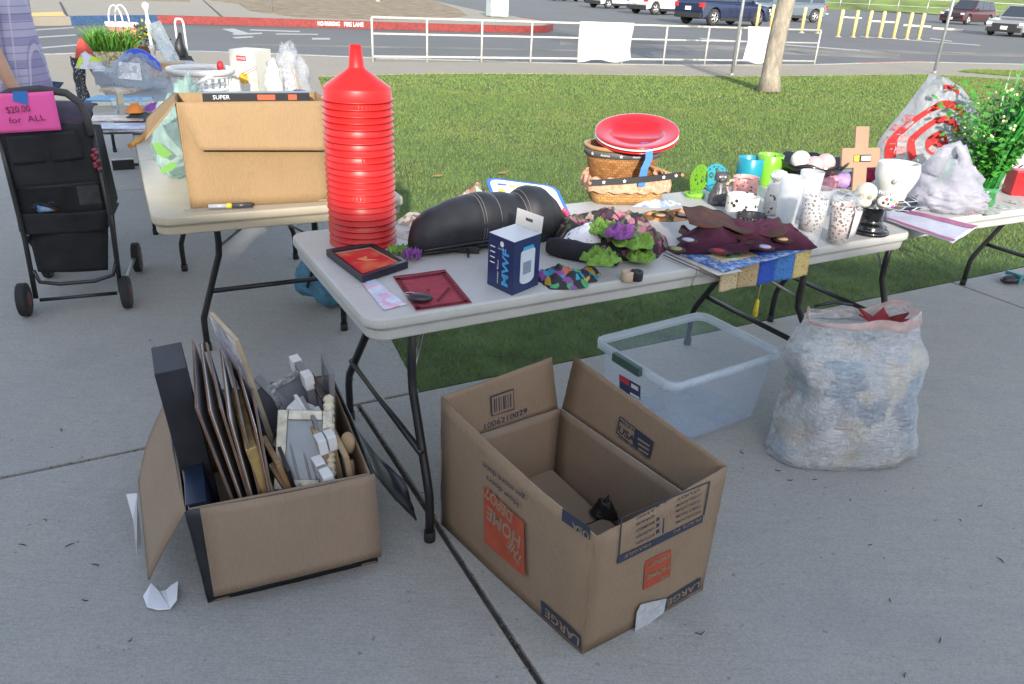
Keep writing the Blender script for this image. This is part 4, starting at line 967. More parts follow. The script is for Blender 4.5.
frame_thing('small dull silver frame tilted against the back wall of the black box', (.20, .50, .14), (R(-8), R(10), R(-12)), .13, .19, .016, .018, SILV, MIRR)
mb = MB(); p = LB(.418, .13, .15); mb.tube([p, p+Z*.10+uy*.03], [.012, .011], 10); mb.ell(p+Z*.145+uy*.05, (.022, .021, .036), 14, 10); solo('wooden_spoon', mb, LWOOD, 'smooth wooden spoon poking out at the right front of the black box', 'wooden spoon')
# scattered filler deep in the box: more small frames lying flat
for i, (x, y, z, rz, w_, h_) in enumerate(((.30, .20, .05, 20, .14, .2), (.20, .44, .03, -15, .1, .16), (.34, .45, .04, 5, .12, .12))):
    frame_thing(('flat wooden frame buried under the silver frame', 'small frame deep at the back left of the black box', 'small frame deep at the back right of the black box')[i], (x, y, z), (R(-80), 0, R(rz)), w_, h_, .02, .02, (LWOOD, GREYW, BLK)[i], MIRR)

# paper scraps beside the box
PAP = mat('white paper', (.68, .69, .74), .8, var=.04)
def paper(px4, z, label, m=PAP, seed=0, curl=.012, name='paper_scrap', cat='paper'):
    P = [G(u, v, z) for u, v in px4]; mb = MB()
    def f(a, b):
        p = (P[0]*(1-a)+P[1]*a)*(1-b)+(P[3]*(1-a)+P[2]*a)*b; return p+Z*(curl*(.6+.6*nz(a*2+seed, b*2)+(a-.5)**2*2))
    mb.grid(f, 12, 12, t=.0012); return solo(name, mb, m, label, cat)
mb = MB(); out_ = [(143, 596), (151, 583), (157, 589), (161, 591), (166, 590), (171, 585), (178, 581), (177, 600), (170, 609), (158, 610), (147, 607)]
mb.panel([G(u, v, .012+.006*math.sin(i*1.3)) for i, (u, v) in enumerate(out_)], .001, n=(0, 0, 1)); solo('paper_scrap', mb, PAP, 'torn white paper scrap on the concrete under the tan box flap', 'paper')
mb = MB(); P = [G(126, 494, .16), G(137, 493, .16), G(142, 540, .03), G(137, 556, .01), G(133, 520, .1)]; mb.panel(P, .001); solo('paper_scrap', mb, PAP, 'white paper strip hanging behind the tan flap of the black box', 'paper')

# ------------------------------------------------------------------ clear storage bin
O = Vector((.548, 2.245, 0)); ex = Vector((.83, .555, 0)).normalized(); ey = Vector((-ex.y, ex.x, 0)); LX, LY, HZ = .575, .43, .30
BINM = film('milky clear plastic', (.56, .68, .88), .19, .15, .05, 3, .35, .003, 0.0); RIMM = film('thick milky plastic', (.74, .82, .92), .50, .10, .05, 8, .4, .003, .03)
t = thing('storage_bin', 'empty clear plastic storage bin without its lid on the concrete under the table', 'storage bin', O+ex*LX/2+ey*LY/2)
def rr(L, W, r, z, cx=LX/2, cy=LY/2):
    return [O+ex*(cx+x)+ey*(cy+y)+Z*z for x, y in rrect(L, W, r, 5)]
def loft(rings, cap=True):
    mb = MB(); k = len(rings[0]); vs = [p for r in rings for p in r]; fs = [(j*k+i, j*k+(i+1) % k, (j+1)*k+(i+1) % k, (j+1)*k+i) for j in range(len(rings)-1) for i in range(k)]
    mb.add(vs, fs, 0, True)
    if cap: mb.add(rings[0], [tuple(range(k-1, -1, -1))], 0)
    return mb
rings = [rr(LX-.11, LY-.09, .03, .004), rr(LX-.09, LY-.07, .04, .012)]+[rr(LX-.09+.055*k/8, LY-.07+.04*k/8, .04, .012+(HZ-.03)*k/8) for k in range(1, 9)]
obj('tub', loft(rings), BINM, t)
rings = [rr(LX-.035, LY-.03, .04, HZ-.028), rr(LX+.004, LY+.004, .05, HZ-.030), rr(LX+.008, LY+.008, .05, HZ-.004), rr(LX-.002, LY-.002, .048, HZ), rr(LX-.030, LY-.026, .04, HZ-.002), rr(LX-.034, LY-.03, .04, HZ-.03)]
obj('rim', loft(rings, False), RIMM, t)
obj('base', loft([rr(LX-.112, LY-.092, .03, .008), rr(LX-.106, LY-.086, .03, .014)]), film('bluish clear base', (.46, .54, .66), .38, .15, .1, 6, .2, .003, .1), t)
for s0_, s1_, e0_, e1_, n_r in ((0, 1, 0, 0, 9), (0, 1, 1, 1, 9), (0, 0, 0, 1, 6), (1, 1, 0, 1, 6)):
    mb = MB()
    for k in range(n_r):
        q = (k+.5)/n_r; x_ = LX*(q if s1_ != s0_ else s0_); y_ = LY*(q if e1_ != e0_ else e0_); c_ = O+ex*x_+ey*y_; cc0 = O+ex*LX/2+ey*LY/2; d_i = (c_-cc0).normalized(); mb.tube([c_+d_i*.004+Z*(HZ-.002), c_+d_i*.004+Z*(HZ-.030)], .0022, 6)
    obj('rim_rib', mb, RIMM, t)
mb = MB(); c = O-ex*.008+ey*(LY*.52)+Z*(HZ-.018); 
mb.T = Matrix.Translation(c) @ Matrix(((ex.x, ey.x, 0, 0), (ex.y, ey.y, 0, 0), (0, 0, 1, 0), (0, 0, 0, 1))); mb.box((0, 0, 0), (.022, .15, .034)); obj('latch', mb, mat('dark green latch', (.05, .10, .09), .5, var=.1), t, bevel=.004)
nb = -ex; 
def onbin(px4, m, name, off=.003):
    A = O+ex*.022; P = [PP(u, v, A, nb)+nb*off for u, v in px4]; mb = MB(); mb.panel(P, .0006, n=nb); return obj(name, mb, m, t)
onbin([(620, 374), (641, 386), (641, 400), (620, 390)], mat('navy sticker', (.02, .04, .12), .5, var=0), 'sticker')
onbin([(620, 374), (630, 380), (630, 386), (620, 380)], mat('red sticker', (.5, .04, .04), .5, var=0), 'sticker', .0042)
onbin([(631, 392), (640, 397), (640, 399), (631, 394)], WHT, 'sticker', .0042); onbin([(632, 383), (639, 387), (639, 391), (632, 387)], WHT, 'sticker', .0042)

# ------------------------------------------------------------------ trash bag
bc = G(838, 450); bc.z = 0; bdir = R(8); BH = .55
def bagring(z, n=110, inner=0):
    k = z/BH; e1, e2 = math.cos(bdir), math.sin(bdir); out = []
    rx = .245-.012*k+.018*math.exp(-((k-.10)/.12)**2)-.028*math.exp(-((k-.50)/.09)**2)+.012*math.exp(-((k-.72)/.12)**2)-.045*max(0, k-.7)/.3-.01*k; ry = .135+.035*math.sin(min(1, k*1.15)*PI)-.05*k**3
    for i in range(n):
        a = 2*PI*i/n; ca, sa = math.cos(a), math.sin(a); p = 2.6; r = 1/((abs(ca)**p+abs(sa)**p)**(1/p))
        w_ = 1+.10*noise.noise(Vector((ca*2.2, sa*2.2, z*8+3)))+.04*noise.noise(Vector((ca*5+z*4, sa*5, z*15)))+.010*(1-2*abs(noise.noise(Vector((ca*6+z*14, sa*6, z*26)))))
        if k < .14: w_ *= 1+.11*(1-k/.14)*(abs(ca)**6)
        x = (rx-inner)*ca*r*w_-.045*k**1.5; y = (ry-inner)*sa*r*w_
        zz = z+(.012*noise.noise(Vector((ca*1.5, sa*1.5, 7)))*3 if k > .9 else 0)+(-.0 if k < .98 else .018*ca)
        out.append(bc+Vector((x*e1-y*e2, x*e2+y*e1, max(.003, zz))))
    return out
def bag_film():
    m = bpy.data.materials.new('white translucent bag film'); m.use_nodes = True; nt = m.node_tree; nt.nodes.clear(); v = coords(nt)
    out = N(nt, 'ShaderNodeOutputMaterial'); b = N(nt, 'ShaderNodeBsdfPrincipled'); b.inputs['Base Color'].default_value = (.80, .82, .88, 1); b.inputs['Roughness'].default_value = .22
    wq = noise_t(nt, coords(nt, (9, 9, 30), (R(24), R(26), 0)), 1.3, 4, .6); wv = ramp(nt, wq, [(.38, 0.), (.47, .9), (.50, 1.), (.53, .9), (.62, 0.)]); n2 = noise_t(nt, v, 16, 4, .6); wq2 = noise_t(nt, coords(nt, (34, 34, 9), (R(-18), R(22), 0)), 1.1, 4, .55); wv2 = ramp(nt, wq2, [(.42, 0.), (.49, 1.), (.56, 0.)]); ad = N(nt, 'ShaderNodeMath', operation='ADD'); nt.links.new(wv, ad.inputs[0]); nt.links.new(wv2, ad.inputs[1]); bump(nt, b, ad.outputs[0], .75, .009)
    t_ = N(nt, 'ShaderNodeBsdfTranslucent'); t_.inputs[0].default_value = (.78, .80, .86, 1); a = N(nt, 'ShaderNodeMixShader'); a.inputs[0].default_value = .35; nt.links.new(b.outputs[0], a.inputs[1]); nt.links.new(t_.outputs[0], a.inputs[2])
    tr = N(nt, 'ShaderNodeBsdfTransparent'); x = N(nt, 'ShaderNodeMixShader'); nt.links.new(ramp(nt, wv, [(.0, .42), (1., .62)]), x.inputs[0]); nt.links.new(tr.outputs[0], x.inputs[1]); nt.links.new(a.outputs[0], x.inputs[2]); nt.links.new(x.outputs[0], out.inputs[0]); return m
t = thing('trash_bag', 'bulging white translucent bag with a pink drawstring hem standing on the concrete', 'trash bag', bc)
zs = [.003, .01, .02, .035, .05]+[.05+(BH-.05)*k/52 for k in range(1, 53)]
obj('film', loft([bagring(z) for z in zs]), bag_film(), t)
PINKH = film('pink drawstring hem', (.80, .55, .50), .55, .3, .5, 30, .4)
obj('drawstring_hem', loft([bagring(BH+.002), bagring(BH-.012, inner=-.003), bagring(BH-.024, inner=-.003), bagring(BH-.028, inner=0)], False), PINKH, t)
rs = [bagring(z*BH, inner=.008) for z in (.02, .05, .1, .2, .3, .4, .5, .6, .7, .76)]
topc = sum((p for p in rs[-1]), Vector())/110
rs += [[topc*(1-k)+p*k+Z*(.02*(1-k)+.02*nz(p.x*20, p.y*20, k)) for p in rs[-1]] for k in (.7, .4, .1)]
mb = loft(rs); solo('clothes', mb, pat('folded clothes seen through the bag', [(.62, .63, .60), (.28, .40, .47), (.62, .57, .46), (.40, .50, .55), (.52, .54, .55), (.68, .68, .66), (.55, .44, .38), (.22, .28, .34), (.6, .61, .62)], 10, .9), 'pale blue and cream clothes stuffed inside the white translucent bag', 'clothes')
RED = mat('dark red cloth', (.20, .012, .02), .8, var=.3, vs=30, bmp=.4, bs=90)
mb = MB(); cc_ = bc+Vector((.04, .02, BH*.88))
for k in range(6):
    a = k*1.05+.3; d = Vector((math.cos(a), math.sin(a)*.6, .55)); s_ = Vector((-d.y, d.x, 0)).normalized()*.03; r_ = .09
    mb.panel([cc_, cc_+d*r_*.5+s_, cc_+d*r_*1.1, cc_+d*r_*.5-s_], .006)
solo('fabric_flower', mb, RED, 'dark red fabric flower lying in the mouth of the white bag', 'fabric flower')
mb = MB(); mb.tube([G(815, 306, BH*.93), G(835, 302, BH*.95), G(852, 305, BH*.93)], .006, 8); solo('black_strap', mb, BLK, 'thin black strap lying across the mouth of the white bag', 'strap')

# ------------------------------------------------------------------ blue bag beyond the tables
BLUEB = mat('light blue fabric', (.10, .27, .42), .75, var=.25, vs=12, bmp=.6, bs=20, bd=.02)
p = G(338, 303); mb = MB(); mb.ell(p+Z*.13, (.19, .12, .135), 24, 16, nz=.28, fr=5, seed=3, zmin=0); t = thing('tote_bag', 'light blue soft bag lying on the concrete behind the tables', 'bag', p)
obj('body', mb, BLUEB, t); mb = MB(); mb.tube([p+Vector((-.12, -.1, .12)), p+Vector((-.08, -.13, .22)), p+Vector((0, -.12, .27)), p+Vector((.08, -.12, .2))], .008, 8); obj('handle', mb, BLK, t)
# grey pouch lying near the right table leg
p = G(1012, 282); mb = MB().at(p, R(28)); mb.ell((0, 0, .025), (.11, .045, .03), 20, 12, zmin=0); mb.box((.0, 0, .03), (.03, .094, .062), 1); solo('rolled_umbrella', mb, [BLK, mat('teal band', (.06, .25, .27), .5)], 'short black folded umbrella with a teal band on the concrete at the right edge', 'umbrella')
p = G(124, 169); mb = MB().at(p, R(30)); mb.box((0, 0, .04), (.16, .07, .08)); mb.cyl((.08, 0, .03), (.30, 0, .03), .014, n=8); solo('weight_block', mb, BLK, 'small black block with a rod on the concrete left of the cream table', 'block', bevel=.012)

# ------------------------------------------------------------------ stroller
SF = mat('black stroller fabric', (.016, .016, .02), .85, var=.35, vs=9, bmp=.5, bs=30); SM = film('black stroller mesh', (.01, .01, .012), .72, .6, .1, 40, .1); SFR = mat('dark grey stroller tube', (.035, .035, .038), .4, .3, var=.1)
wl, wr = G(28, 315), G(129, 307); wl.z = wr.z = 0; sx_ = (wr-wl).normalized(); sn = Vector((sx_.y, -sx_.x, 0)); sb = -sn
t = thing('stroller', 'black folding stroller with mesh pockets and a pink price sheet taped to its top', 'stroller', (wl+wr)/2)
def SP(u, v, dep=0): return PP(u, v, wl+sb*dep, sn)
for w0 in (wl, wr):
    for dep in (0, .52):
        c = w0+sb*dep+Z*.078-(sx_*.0); mb = MB(); mb.tube([c-sx_*.02, c-sx_*.018, c+sx_*.018, c+sx_*.02], [.062, .078, .078, .062], 20); wh = obj('wheel', mb, TYRE, t, bevel=.004)
        mb = MB(); mb.tube([c-sx_*.023, c+sx_*.023], .035, 14); obj('hub', mb, mat('dark red hub', (.12, .02, .02), .5, var=0), wh)
def stube(pts, r=.011, name='frame_tube', m=SFR): mb = MB(); mb.tube(pts, r, 8); return obj(name, mb, m, t)
stube([SP(36, 298), SP(25, 240), SP(10, 180), SP(-2, 132, .02)]); stube([SP(121, 292), SP(112, 225), SP(92, 130, .02)])
stube([SP(40, 300), SP(117, 293)], .009); stube([SP(33, 270), SP(40, 282), SP(60, 284), SP(95, 281), SP(113, 275), SP(116, 262)], .009)
stube([SP(112, 215), SP(121, 292)]+[wr+sb*.5+Z*.1], .01); stube([SP(25, 235), wl+sb*.5+Z*.1], .01)
stube([SP(-14, 104), SP(10, 92), SP(40, 89), SP(66, 93), SP(80, 103), SP(87, 118), SP(91, 135)], .016, 'handle', mat('grey foam grip', (.05, .05, .052), .8, var=.1))
def fab(name, px4, m, dep=0, depth=0, bend=.01, seed=0): return wallpanel(name, [SP(u, v, dep) for u, v in px4], .01, m, t, bend=bend, seed=seed)
fab('seat_back', [(14, 190), (103, 184), (88, 122), (-2, 132)], SF, .01, bend=.03, seed=2)
fab('mesh_pocket', [(20, 218), (108, 213), (101, 180), (13, 187)], SM, .012, bend=.02)
fab('lower_band', [(25, 235), (106, 230), (109, 210), (21, 214)], SF, .004, bend=.03, seed=4)
fab('basket', [(38, 272), (108, 270), (108, 226), (28, 232)], SF, .05, bend=.05, seed=5)
fab('pocket', [(12, 164), (46, 162), (42, 134), (6, 137)], SF, -.010, bend=.02, seed=7); fab('pocket', [(52, 162), (84, 158), (76, 130), (46, 133)], SF, -.010, bend=.02, seed=8)
# seat sides and bottom running away from the camera
for (pa, pb) in (((2, 135), (22, 232)), ((90, 124), (108, 226))):
    a, b = SP(*pa, .02), SP(*pb, .02); mb = MB(); mb.panel([a, b, b+sb*.42+Z*.02, a+sb*.28-Z*.05], .01); obj('side_panel', mb, SF, t)
a, b = SP(22, 232, .03), SP(108, 226, .03); mb = MB(); mb.panel([a, b, b+sb*.42, a+sb*.42], .01); obj('seat', mb, SF, t)
mb = MB(); a, b = SP(-6, 128, .03), SP(90, 124, .03)
mb.grid(lambda s, q: (a*(1-s)+b*s)+sb*(.30*q)+Z*(.075*math.sin(q*PI*.7+.1)*(1-.25*(2*s-1)**2)+.0), 14, 8, t=.008); obj('canopy', mb, mat('dark plum canopy', (.05, .035, .055), .85, var=.3, vs=10), t)
p = SP(40, 205, .06); mb = MB(); mb.ell(p, (.09, .05, .035), 14, 10, nz=.4, seed=2); solo('snack_bag', mb, pat('blue and orange wrapper', [(.08, .2, .4), (.3, .4, .5), (.4, .16, .05), (.2, .3, .45)], 30), 'blue and orange wrapper showing through the stroller mesh pocket', 'wrapper')
p = SP(94, 150, -.02); mb = MB()
for k in range(8): q = p+Vector((.01*math.sin(k*2), 0, -.012*k)); mb.ell(q, (.012, .01, .01), 8, 6)
solo('bead_charm', mb, mat('dark red beads', (.22, .03, .05), .4), 'dark red beaded charm hanging at the side of the stroller', 'charm')
# pink price sheet
PNK = mat('bright pink paper', (.80, .11, .38), .75, var=.03)
P = [SP(-12, 134, -.03), SP(61.5, 130, -.03), SP(53, 91, -.03), SP(-14, 94, -.03)]
sg = thing('price_sheet', 'bright pink paper price sheet taped to the top of the stroller', 'sign', (P[0]+P[1])/2)
wallpanel('paper', P, .001, PNK, sg, bend=.012, seed=3)
def sgt(s, pa, pb, h): 
    A, B = SP(*pa, -.045), SP(*pb, -.045); xd = (B-A).normalized(); txt(s, (A+B)/2, xd, sn.cross(xd) if sn.cross(xd).z > 0 else -sn.cross(xd), h, mat('dark marker', (.16, .015, .05), .7, var=0), sg, width=(B-A).length, off=.002, name='handwriting')
sgt('$20.00', (6, 110.5), (30, 108.5), .026); sgt('for  ALL', (9, 121), (45, 117.5), .024)
mb = MB(); mb.panel([SP(12.5, 91.5, -.045), SP(27, 91, -.045), SP(28, 105, -.045), SP(13, 101, -.045)], .0008, n=sn); obj('tape', mb, mat('blue painter tape', (.03, .16, .48), .6, var=.05), sg)
# ------------------------------------------------------------------ person behind the stroller
def skin(name, pts, edges, m, parent=None, sub=2, label=None):
    me = bpy.data.meshes.new(name); org = Vector(pts[0][0]); org.z = 0
    W = wm(parent).inverted() if parent is not None else Matrix.Translation(-org)
    me.from_pydata([tuple(W @ Vector(p)) for p, r in pts], edges, []); o = bpy.data.objects.new(name, me); COL.objects.link(o)
    if parent is not None: o.parent = parent; WM[o.name] = wm(parent)
    else: o.location = org; WM[o.name] = Matrix.Translation(org)
    md = o.modifiers.new('skin', 'SKIN'); md.use_smooth_shade = True; md.branch_smoothing = .3
    for i, (p, r) in enumerate(pts):
        v = me.skin_vertices[0].data[i]; v.radius = r if isinstance(r, tuple) else (r, r); v.use_root = (i == 0)
    s = o.modifiers.new('sub', 'SUBSURF'); s.levels = sub; s.render_levels = sub; me.materials.append(m); return o
PB = G(50, 250); PB.z = 0
pf = Vector((.995, .08, 0)).normalized(); ps = Vector((-pf.y, pf.x, 0))      # facing, and the far side
def q_(f, s, z): return PB+pf*f+ps*s+Z*z
SKN = mat('skin', (.42, .24, .16), .55, var=.05, vs=12)
nr = -1
pts = [(q_(0, 0, .95), .13), (q_(0, 0, 1.12), .12), (q_(0, 0, 1.30), .13), (q_(-.01, 0, 1.42), .10), (q_(.01, 0, 1.50), .055), (q_(.02, 0, 1.57), .085), (q_(.03, 0, 1.66), .095),
       (q_(0, -.17, 1.40), .055), (q_(.06, -.25, 1.17), .042), (q_(.13, -.27, .985), .034), (q_(.15, -.27, .92), (.024, .034)), (q_(.16, -.27, .88), (.018, .036)),
       (q_(0, .17, 1.40), .055), (q_(-.05, .24, 1.14), .042), (q_(-.10, .26, .94), .034), (q_(-.10, .26, .87), (.02, .034)),
       (q_(.03, -.07, .82), .09), (q_(.09, -.07, .48), .058), (q_(.10, -.07, .10), .042), (q_(.2, -.08, .035), .038),
       (q_(.03, .09, .82), .09), (q_(.09, .10, .48), .058), (q_(.10, .10, .10), .042), (q_(.2, .11, .035), .038)]
ed = [(0, 1), (1, 2), (2, 3), (3, 4), (4, 5), (5, 6), (3, 7), (7, 8), (8, 9), (9, 10), (10, 11), (3, 12), (12, 13), (13, 14), (14, 15), (0, 16), (16, 17), (17, 18), (18, 19), (0, 20), (20, 21), (21, 22), (22, 23)]
for (bi, base, sgn) in ((11, q_(.16, -.27, .88), -1), (15, q_(-.10, .26, .87), 1)):
    for k in range(4):
        off = (k-1.5)*.017; L = (.062, .074, .07, .055)[k]; b0_ = base+pf*off-Z*.012; i0 = len(pts)
        pts += [(b0_, .009), (b0_-Z*L*.5+ps*.004, .0085), (b0_-Z*L*.95+ps*.018, .007)]; ed += [(bi, i0), (i0, i0+1), (i0+1, i0+2)]
    i0 = len(pts); pts += [(base+pf*.035+Z*.03, .011), (base+pf*.052-Z*.01+ps*.01, .0095), (base+pf*.05-Z*.04+ps*.02, .008)]; ed += [(bi-1, i0), (i0, i0+1), (i0+1, i0+2)]
person = skin('person', pts, ed, SKN); tag(person, 'person in a checked lilac shirt and blue jeans standing behind the stroller', 'person')
def plaid():
    m, nt, b = _nodes('lilac checked cotton'); tc = N(nt, 'ShaderNodeTexCoord'); sp = N(nt, 'ShaderNodeSeparateXYZ'); nt.links.new(tc.outputs['Object'], sp.inputs[0])
    col = (.40, .37, .50); cur = col
    def stripes(out, freq, lo, c, prev):
        a = N(nt, 'ShaderNodeMath', operation='MULTIPLY'); a.inputs[1].default_value = freq; nt.links.new(out, a.inputs[0]); f = N(nt, 'ShaderNodeMath', operation='FRACT'); nt.links.new(a.outputs[0], f.inputs[0])
        g = N(nt, 'ShaderNodeMath', operation='LESS_THAN'); g.inputs[1].default_value = lo; nt.links.new(f.outputs[0], g.inputs[0]); h = N(nt, 'ShaderNodeMath', operation='MULTIPLY'); h.inputs[1].default_value = .6; nt.links.new(g.outputs[0], h.inputs[0]); return mix(nt, h.outputs[0], prev, c)
    c = stripes(sp.outputs[2], 9, .3, (.20, .18, .33), cur); c = stripes(sp.outputs[0], 13, .4, (.22, .18, .34), c); c = stripes(sp.outputs[2], 28, .12, (.10, .09, .22), c); c = stripes(sp.outputs[0], 32, .12, (.55, .50, .58), c)
    nt.links.new(c, b.inputs['Base Color']); b.inputs['Roughness'].default_value = .85; bump(nt, b, noise_t(nt, coords(nt), 9, 3), .6, .02); return m
pl = plaid()
sr = []
for z_, a_r, b_r, f_o in ((.855, .160, .20, .015), (.87, .165, .205, .015), (.95, .160, .20, .012), (1.05, .150, .195, .012), (1.15, .142, .19, .008), (1.28, .135, .195, 0), (1.38, .125, .20, 0), (1.44, .095, .15, -.005), (1.47, .07, .08, 0)):
    sr.append([q_(f_o+a_r*math.cos(k*PI/20)*(1+.05*nz(math.cos(k*PI/20)*2, math.sin(k*PI/20)*2, z_*5)), b_r*math.sin(k*PI/20)*(1+.05*nz(k*.4, z_*6)), z_+.02*math.cos(k*PI/20)*(1 if z_ < .9 else 0)) for k in range(40)])
mb = loft(sr, False); obj('shirt', mb, pl, person, solid=.004)
for s, e_ in ((-1, q_(.055, -.25, 1.22)), (1, q_(-.03, .235, 1.20))):
    a0_s = q_(0, s*.15, 1.42); mb = MB(); mb.tube([a0_s, (a0_s+e_)/2+ps*s*.012, e_], [.082, .078, .072], 18, cap=False); obj('sleeve', mb, pl, person, solid=.004)
skin('jeans', [(q_(0, 0, .93), (.13, .155)), (q_(.03, -.07, .80), .105), (q_(.09, -.07, .48), .078), (q_(.10, -.07, .07), .065), (q_(.03, .09, .80), .105), (q_(.09, .10, .48), .078), (q_(.10, .10, .07), .065)], [(0, 1), (1, 2), (2, 3), (0, 4), (4, 5), (5, 6)], mat('blue denim', (.03, .055, .11), .85, var=.2, vs=14, bmp=.3, bs=80), person)
for s in (-.11, .11):
    mb = MB(); mb.at(q_(.15, s, .0), math.atan2(pf.y, pf.x)); mb.ell((0, 0, .05), (.14, .052, .06), 16, 10, zmin=0); obj('shoe', mb, BLK, person)
mb = MB(); mb.ell(q_(.01, 0, 1.69), (.105, .10, .115), 20, 14, nz=.12, fr=8); obj('hair', mb, mat('brown hair', (.06, .035, .02), .6, var=.3, vs=40), person)
mb = MB(); h = q_(.125, 0, 1.655); mb.ell(h, (.02, .014, .02), 10, 8); 
obj('nose', mb, SKN, person)
for s in (-.035, .035): mb = MB(); mb.ell(q_(.115, s, 1.68), (.008, .012, .008), 10, 8); obj('eye', mb, BLK, person)
mb = MB(); mb.ell(q_(.115, 0, 1.61), (.008, .025, .006), 10, 8); obj('mouth', mb, mat('lips', (.35, .10, .08), .5, var=0), person)
for s in (-.095, .095): mb = MB(); mb.ell(q_(.02, s, 1.655), (.016, .01, .03), 10, 8); obj('ear', mb, SKN, person)
# fallen leaves, twigs and crumbs on the concrete
rnd = random.Random(5); TWIG = mat('dry twig', (.07, .05, .035), .9, var=.2)
spots_ = [(742, 452), (778, 470), (815, 480), (1000, 560), (890, 600), (850, 500), (630, 520), (980, 505), (960, 520), (45, 520), (22, 545), (85, 600), (70, 545), (95, 565), (130, 640), (870, 545), (790, 430+50), (940, 640), (905, 675), (700, 632), (60, 430), (150, 300+40)]
for i, (u, v) in enumerate(spots_):
    p = G(u, v, .004); mb = MB(); a = rnd.uniform(0, PI); L = rnd.uniform(.008, .026); d = Vector((math.cos(a), math.sin(a), 0)); n_ = Vector((-d.y, d.x, 0))*rnd.uniform(-.3, .3)*L
    mb.tube([p-d*L/2, p+n_, p+d*L/2+Z*.002], [.0012, .0018, .0008], 5)
    o = solo('twig', mb, TWIG, 'tiny dry twig or grass crumb lying on the shaded concrete', 'twig', 'tiny dry twigs scattered over the concrete')
LF = mat('dry leaf', (.35, .17, .06), .8, var=.2)
for i, (u, v, l) in enumerate([(503, 173, 'small orange dry leaf on the lawn beyond the blue-rimmed pot holder'), (438, 176, 'small brown dry leaf on the lawn beyond the black bag'), (455, 88+5, 'small brown dry leaf far out on the lawn')]):
    p = G(u, v, .045); mb = MB(); mb.panel([p+Vector((-.05, 0, 0)), p+Vector((0, -.02, .004)), p+Vector((.05, .005, .015)), p+Vector((0, .03, .006))], .002, n=(0, 0, 1)); solo('dry_leaf', mb, LF, l, 'leaf')
# ================================================================== things on the long table
def dist(p): return (Vector(p)-_o).dot(_fw)
def wpx(px_, p): return px_*dist(p)/F_PX
# ---- red funnels
REDP = mat('glossy red plastic', (.47, .010, .008), .40, var=.05)
def funnel():
    mb = MB(); p = [(.100, 0), (.1045, .0005), (.1045, .004), (.0995, .0055), (.0985, .034), (.096, .038), (.026, .086), (.0225, .092), (.0165, .150), (.014, .150), (.020, .090), (.093, .035), (.0965, .005), (.100, 0)]
    mb.lathe(p, n=56); return obj('funnel', mb, REDP)
fp = T(363.5, 241); f0 = funnel(); f0.location = fp; NF = 24
tag(f0, 'bottom red plastic funnel of the tall upside-down stack, standing on the table top', 'funnel', 'red funnels nested in the tall stack')
for i in range(1, NF):
    c = copy_tree(f0, loc=fp+Vector((.003*nz(i*.9, 3), .003*nz(i*.9, 9), i*.0188+.0012*nz(i*1.7, 5))), rz=i*.7); c.rotation_euler = (.012*nz(i*1.3, 1), .012*nz(i*1.3, 7), i*.7)
    c['label'] = 'topmost red plastic funnel of the tall stack with its spout in full view' if i == NF-1 else 'red plastic funnel nested in the middle of the tall stack, only its rim showing'
# ---- framed red picture
def flatbox(name, px4, z, h, mats, label, cat, parent=None, mi=0, bevel=.001):
    P = [T(u, v, z) for u, v in px4]; mb = MB(); mb.panel([p+Z*0 for p in P], h, n=(0, 0, 1)); 
    if parent is None: return solo(name, mb, mats, label, cat, bevel=bevel)
    return obj(name, mb, mats, parent, bevel=bevel)
def inset(P, k):
    c = sum(P, Vector())/len(P); return [c+(p-c)*k for p in P]
P = [T(*q, TZ+.024) for q in ((326, 249), (371, 242), (408, 261), (362, 276))]; t = thing('picture_frame', 'black framed red and orange picture lying beside the funnel stack', 'picture frame', sum(P, Vector())/4-Z*.024)
NAV = mat('near-black frame', (.015, .012, .022), .35, var=.1); mb = MB(); Q = inset(P, .86)
for i in range(4): j = (i+1) % 4; mb.panel([P[i], P[j], Q[j], Q[i]], .022, n=(0, 0, 1))
obj('frame', mb, NAV, t, bevel=.002)
def redpic():
    m, nt, b = _nodes('red sunset print'); v = coords(nt); c = ramp(nt, noise_t(nt, v, 12, 2), [(.3, (.55, .02, .03)), (.5, (.60, .05, .05)), (.7, (.62, .18, .08))]); nt.links.new(c, b.inputs['Base Color']); b.inputs['Roughness'].default_value = .12; return m
mb = MB(); mb.panel([p-Z*.010 for p in inset(P, .88)], .006, n=(0, 0, 1)); pc = obj('print', mb, mat('pale orange mount', (.6, .25, .14), .3, var=.05), t)
mb = MB(); mb.panel([p-Z*.0095 for p in inset(P, .76)], .001, n=(0, 0, 1)); obj('image', mb, redpic(), pc)
mb = MB(); c = sum(P, Vector())/4-Z*.009; mb.panel([c+Vector((-.03, 0, 0)), c+Vector((.0, -.012, 0)), c+Vector((.035, .004, 0)), c+Vector((.0, .006, 0)), c+Vector((-.005, .03, 0))], .0005, n=(0, 0, 1)); obj('bird_shape', mb, mat('orange shape', (.65, .25, .12), .3, var=0), pc)
# ---- papers and bandana
def sheet(name, px4, z, m, label, cat, wav=.003, n=16, t=.0012, seed=0, mif=None):
    P = [T(u, v, z) for u, v in px4]; mb = MB(); mb.grid(lambda a, b: (P[0]*(1-a)+P[1]*a)*(1-b)+(P[3]*(1-a)+P[2]*a)*b+Z*(t+wav*(.5+.5*nz(a*3+seed, b*3, seed))), n, n, t=t); return solo(name, mb, m, label, cat)
sheet('ribbon_card', [(361, 283), (374, 279), (407, 305), (384, 311)], TZ, pat('pink and blue marbled card', [(.62, .42, .55), (.45, .55, .68), (.66, .6, .66), (.62, .35, .48), (.5, .62, .72)], 45, .4), 'narrow pink and pale blue printed card lying left of the dusky red bandana', 'card', .004, seed=2)
BAND = mat('dusky red cotton', (.30, .035, .055), .9, var=.15, vs=40, bmp=.2, bs=200)
bq = [(393, 277), (445, 270), (472, 303), (416, 311)]
